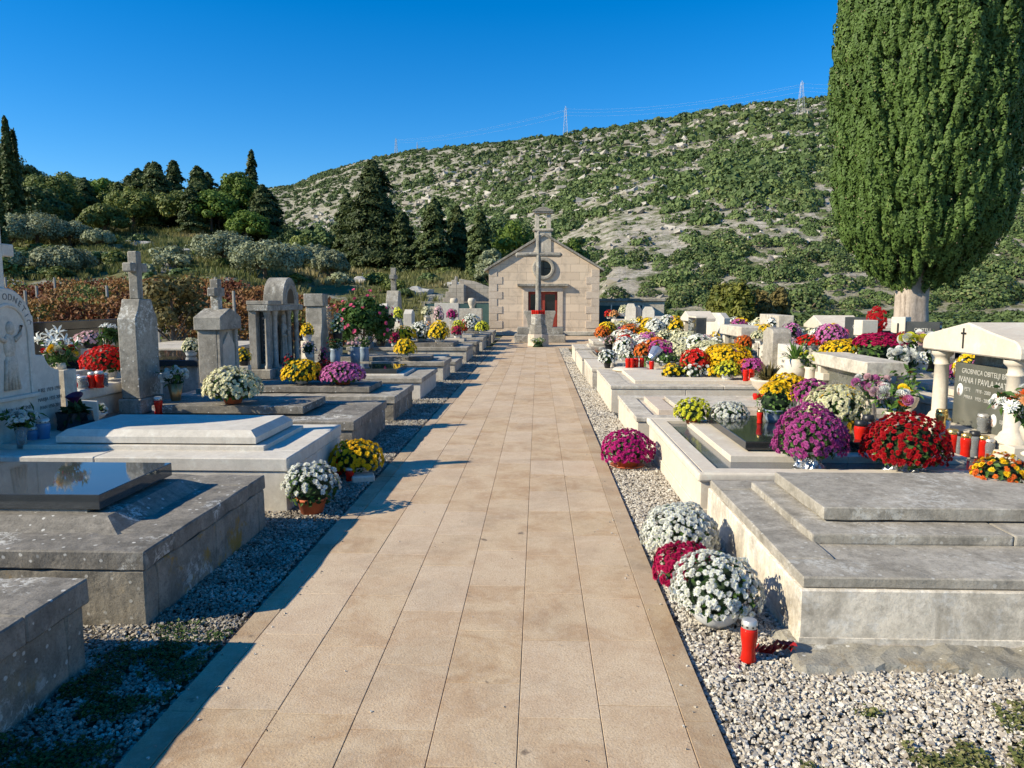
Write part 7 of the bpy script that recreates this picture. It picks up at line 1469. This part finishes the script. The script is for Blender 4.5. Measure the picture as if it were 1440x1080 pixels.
# the nearest big ones as things of their own
o_ = np.argsort(-(ra/ya_)); big = o_[:230]; rest = o_[230:]
hb = [bpy.data.meshes.new('x') for _ in range(0)]
hme = []
for k in range(5):
    T = bush_tpl(420, 0.13, 0.85); V, F = T; m = len(V)//4; cl = np.repeat(RNG.random(m), 4); hme.append(npmesh('crown', V, F, {'rnd': cl}))
hp = []
for k in range(5): hp.append(bush_proto(hme[k], 'maquis', 'dark green maquis shrub on the lower rocky hillside', 'maquis shrubs on the lower rocky hillside', 'maquis_shrub'))
for j, i in enumerate(big):
    l = (xa[i], ya_[i], ztf(xa[i], ya_[i])-0.1); s = float(ra[i]); sc = (s, s, s*RNG.uniform(0.75, 1.05))
    if j < 5: hp[j].location = l; hp[j].scale = sc; hp[j].rotation_euler = (0, 0, RNG.uniform(0, 6))
    else: copy_thing(hp[j % 5], l, RNG.uniform(0, 6), scale=sc)
parts_x = [xa[rest]]; parts_y = [ya_[rest]]; parts_r = [ra[rest]]
tag(link('hillside_maquis', scatter_bushes('hillside_maquis', xa[rest], ya_[rest], ra[rest], TA, 1.05), M['maquis']), 'low green maquis scrub between rocks at the foot of the hill', 'scrub', kind='stuff')
x2, y2, r2 = maquis(9500, 122, 250, -0.42, 1.0, 0.8, 2.6, 0.435)
tag(link('hillside_maquis', scatter_bushes('hillside_maquis', x2, y2, r2, TB, 1.1), M['maquis']), 'green maquis scrub dotting the middle of the rocky hill', 'scrub', kind='stuff')
x3, y3, r3 = maquis(30000, 245, 980, -0.55, 1.0, 1.2, 3.0, 0.385)
tag(link('hillside_maquis', scatter_bushes('hillside_maquis', x3, y3, r3, TC, 1.1), M['maquis']), 'dense green maquis scrub covering the top of the hill', 'scrub', kind='stuff')
# loose limestone blocks and cushion plants between the shrubs
n = 15000; Y = np.sqrt(RNG.uniform(88**2, 420**2, n)); u = RNG.uniform(-0.4, 1.0, n); x = u*Y; z = zt(x, Y); q = (z > 1.0) & ~((u < -0.3) & (Y < 190)) & (fbm(x/7+40, Y/7, 3) > 0.47); x = x[q]; Y = Y[q]; z = z[q]; n = len(x)
parts = []; tt = RNG.integers(0, len(PT), n); Nn = RNG.normal(0, 0.3, (n, 3)); Nn[:, 2] = 1; Mx = basis_from_normals(Nn); sz = (0.25+0.9*RNG.random(n)**3)*np.clip(Y/130, 0.9, 2.2)
for k in range(len(PT)):
    qq = tt == k; parts.append(bake(PT[k], PF, Mx[qq], np.stack([x, Y, z], 1)[qq], np.stack([sz*1.5, sz, sz], 1)[qq]))
M['blocks'] = leafmat('pale_limestone_blocks', (0.22, 0.195, 0.16), (0.52, 0.48, 0.42), None, 0, 0.9)
tag(link('hillside_rocks', bakemesh('hillside_rocks', parts), M['blocks']), 'loose pale limestone blocks strewn between shrubs on the hill', 'rocks', kind='stuff')
n = 14000; Y = np.sqrt(RNG.uniform(85**2, 380**2, n)); u = RNG.uniform(-0.4, 1.0, n); x = u*Y; q = (zt(x, Y) > 0.8) & ~((u < -0.3) & (Y < 190)); x = x[q]; Y = Y[q]
tag(link('hillside_maquis', scatter_bushes('hillside_maquis', x, Y, (0.25+0.6*RNG.random(len(x))**2)*np.clip(Y/130, 0.9, 2.0), TC, 0.8), M['maquis']), 'tiny cushion shrubs speckling the bare limestone slope', 'scrub', kind='stuff')
# low herb layer near wall right
n = 520; Y = RNG.uniform(40, 85, n); u = RNG.uniform(0.06, 1.0, n); tag(link('field_scrub', scatter_bushes('field_scrub', u*Y, Y, 0.3+1.2*RNG.random(n)**2, TA, 0.8), M['maquis']), 'low bushes on the flat ground before the hill', 'scrub', kind='stuff')
# weeds in the gravel
def weeds(name, label, areas, s0, s1, mat):
    xs, ys = [], []
    for (cx_, cy_, r, n) in areas:
        a = RNG.uniform(0, 2*PI, n); q = np.sqrt(RNG.random(n))*r; xs.append(cx_+q*np.cos(a)*1.2); ys.append(cy_+q*np.sin(a))
    x = np.concatenate(xs); y = np.concatenate(ys); k = (fbm(x*7, y*7, 3) > 0.45) & ((x < PX0-0.02) | (x > PX1+0.02)); x = x[k]; y = y[k]; n = len(x)
    N = RNG.normal(0, 0.5, (n, 3)); N[:, 2] = 1; V, F, r, s = bake(LEAF[0]*[1.2, 1, 1], LEAF[1], basis_from_normals(N), np.stack([x, y, RNG.uniform(0.008, 0.03, n)], 1), RNG.uniform(s0, s1, n))
    tag(link(name, npmesh(name, V, F, {'rnd': r}), mat), label, 'weeds', kind='stuff')
weeds('clover', 'low green clover creeping through the shaded left gravel', [(-1.82, 2.95, 0.32, 6000), (-1.95, 2.5, 0.35, 5000), (-1.7, 3.3, 0.2, 1200), (-1.6, 2.2, 0.25, 1800)], 0.008, 0.022, M['weed'])
weeds('weeds', 'small green and brown weeds in the sunny right gravel', [(1.45, 2.5, 0.12, 900), (1.85, 2.45, 0.16, 1500), (1.62, 2.3, 0.13, 1000), (1.95, 2.72, 0.16, 1500), (0.9, 2.4, 0.06, 260), (1.3, 2.8, 0.05, 150)], 0.01, 0.026, M['grass'])
# dry leaves on the path
n = 46; x = RNG.uniform(-1.1, 0.6, n); y = 2.2+RNG.random(n)**2*14; N = RNG.normal(0, 0.25, (n, 3)); N[:, 2] = 1
V, F, r, s = bake(LEAF[0]*[0.8, 1, 1], LEAF[1], basis_from_normals(N), np.stack([x, y, np.full(n, ZP+0.005)], 1), RNG.uniform(0.006, 0.018, n)); tag(link('leaf_litter', npmesh('leaf_litter', V, F, {'rnd': r}), M['darkbark']), 'tiny dry brown leaf scraps on the paving', 'leaves', kind='stuff')
# ------------------------------------------------------------------ pylons
M['steel'] = plain('galvanised_steel', (0.4, 0.43, 0.47), 0.5, metal=0.2)
PYL = []
def pylon(label, px, Y, top_py, bw):
    x = XX(px, Y); z = ztf(x, Y); h = D(px, top_py, Y)[2]-z
    t = thing('lattice_pylon', label, 'pylon', (x, Y, z)); bm = bmesh.new(); r = 0.05*Y/400
    w0, w1 = bw, bw*0.25; n = 9
    for sx in (-1, 1):
        for sy in (-1, 1): add_tube(bm, [(sx*w0, sy*w0, -1), (sx*w1, sy*w1, h*0.93), (0, 0, h)], r, 4)
    bm_to('legs', bm, M['steel'], t); bm = bmesh.new()
    for i in range(n):
        a, b = i/n, (i+1)/n; wa, wb = lerp(w0, w1, a), lerp(w0, w1, b); za, zb = a*h*0.93, b*h*0.93
        for (p, q) in (((-1, -1), (1, -1)), ((1, -1), (1, 1)), ((1, 1), (-1, 1)), ((-1, 1), (-1, -1))):
            add_tube(bm, [(p[0]*wa, p[1]*wa, za), (q[0]*wb, q[1]*wb, zb)], r*0.6, 4); add_tube(bm, [(q[0]*wa, q[1]*wa, za), (p[0]*wb, p[1]*wb, zb)], r*0.6, 4)
    bm_to('lattice_bracing', bm, M['steel'], t); arms = []
    for k, zz in enumerate((0.68, 0.80, 0.90)):
        s = -1 if k == 1 else 1; add = bmesh.new(); add_tube(add, [(0, 0, h*zz), (s*h*0.10, 0, h*zz)], r*0.8, 4); add_tube(add, [(0, 0, h*zz+h*0.03), (s*h*0.10, 0, h*zz)], r*0.6, 4); bm_to('cross_arm', add, M['steel'], t); arms.append(Vector((x+s*h*0.10, Y, z+h*zz)))
    PYL.append(arms)
pylon('tallest lattice pylon on the hill left of the cypress', 1114, 330, 113, 1.5)
pylon('lattice pylon on the ridge above the chapel', 793, 480, 149, 1.5)
pylon('distant lattice pylon at the left end of the ridge, nearer of two', 561, 740, 194, 1.6)
pylon('faintest lattice pylon just right of the distant one', 590, 800, 200, 1.4)
x = XX(1560, 260); zz = ztf(x, 260); PYL.insert(0, [Vector((x+2, 260, zz+16)), Vector((x-2, 260, zz+18)), Vector((x+2, 260, zz+20))])
for i, (A, B) in enumerate(zip(PYL[:-2], PYL[1:-1])):
    for k in range(3):
        a, b = A[k], B[k]; pts = [a.lerp(b, s/14)-Vector((0, 0, 14*(s/14)*(1-s/14))) for s in range(15)]
        o = tube('power_line', [tuple(p) for p in pts], 0.012*(1+i*0.5), M['steel'], None, 4); tag(o, 'thin high voltage wire hanging between the ridge pylons', 'power line', 'power lines between the pylons')
# ------------------------------------------------------------------ light, sky, camera
SUN_EL = math.radians(29.8); TR = (0.94, 0.335)      # horizontal travel of the light
n_ = math.hypot(*TR); dirv = Vector((TR[0]/n_*math.cos(SUN_EL), TR[1]/n_*math.cos(SUN_EL), -math.sin(SUN_EL)))
sl = bpy.data.lights.new('Sun', 'SUN'); sl.energy = 5.0; sl.angle = math.radians(0.5); sl.color = (1.0, 0.905, 0.70)
so = bpy.data.objects.new('Sun', sl); COL.objects.link(so); so.rotation_euler = dirv.to_track_quat('-Z', 'Y').to_euler(); so.location = (-20, -8, 20)
w = bpy.data.worlds.new('World'); SC.world = w; w.use_nodes = True; nt = w.node_tree; bg = nt.nodes['Background']
sky = nt.nodes.new('ShaderNodeTexSky'); sky.sky_type = 'NISHITA'; sky.sun_disc = False; sky.sun_elevation = SUN_EL
# sky azimuth: rotation 0 = +Y, clockwise towards +X
sx_, sy_ = -TR[0]/n_, -TR[1]/n_
sky.sun_rotation = math.atan2(sx_, sy_); sky.altitude = 50; sky.air_density = 1.0; sky.dust_density = 0.0; sky.ozone_density = 5.5
hs = nt.nodes.new('ShaderNodeHueSaturation'); hs.inputs['Saturation'].default_value = 1.34; hs.inputs['Hue'].default_value = 0.503; nt.links.new(sky.outputs[0], hs.inputs['Color']); nt.links.new(hs.outputs[0], bg.inputs['Color']); bg.inputs['Strength'].default_value = 0.12
cam = bpy.data.cameras.new('Camera'); co = bpy.data.objects.new('Camera', cam); COL.objects.link(co); SC.camera = co
cam.sensor_width = 36; cam.lens = 36*FPX/1440; cam.clip_end = 4000; cam.clip_start = 0.05
co.location = (0, 0, EYE); co.rotation_euler = (PI/2-PITCH, 0, YAW)
SC.render.engine = 'CYCLES'
SC.view_settings.view_transform = 'Standard'; SC.view_settings.look = 'None'; SC.view_settings.exposure = 0.55; SC.view_settings.gamma = 1
SC.render.resolution_x = 1024; SC.render.resolution_y = 768
SC.cycles.max_bounces = 6; SC.cycles.transparent_max_bounces = 6; SC.cycles.diffuse_bounces = 3; SC.cycles.glossy_bounces = 3; SC.cycles.transmission_bounces = 5; SC.cycles.caustics_reflective = False; SC.cycles.caustics_refractive = False
for o in list(bpy.data.objects):
    if 'ztop' in o.keys(): del o['ztop']
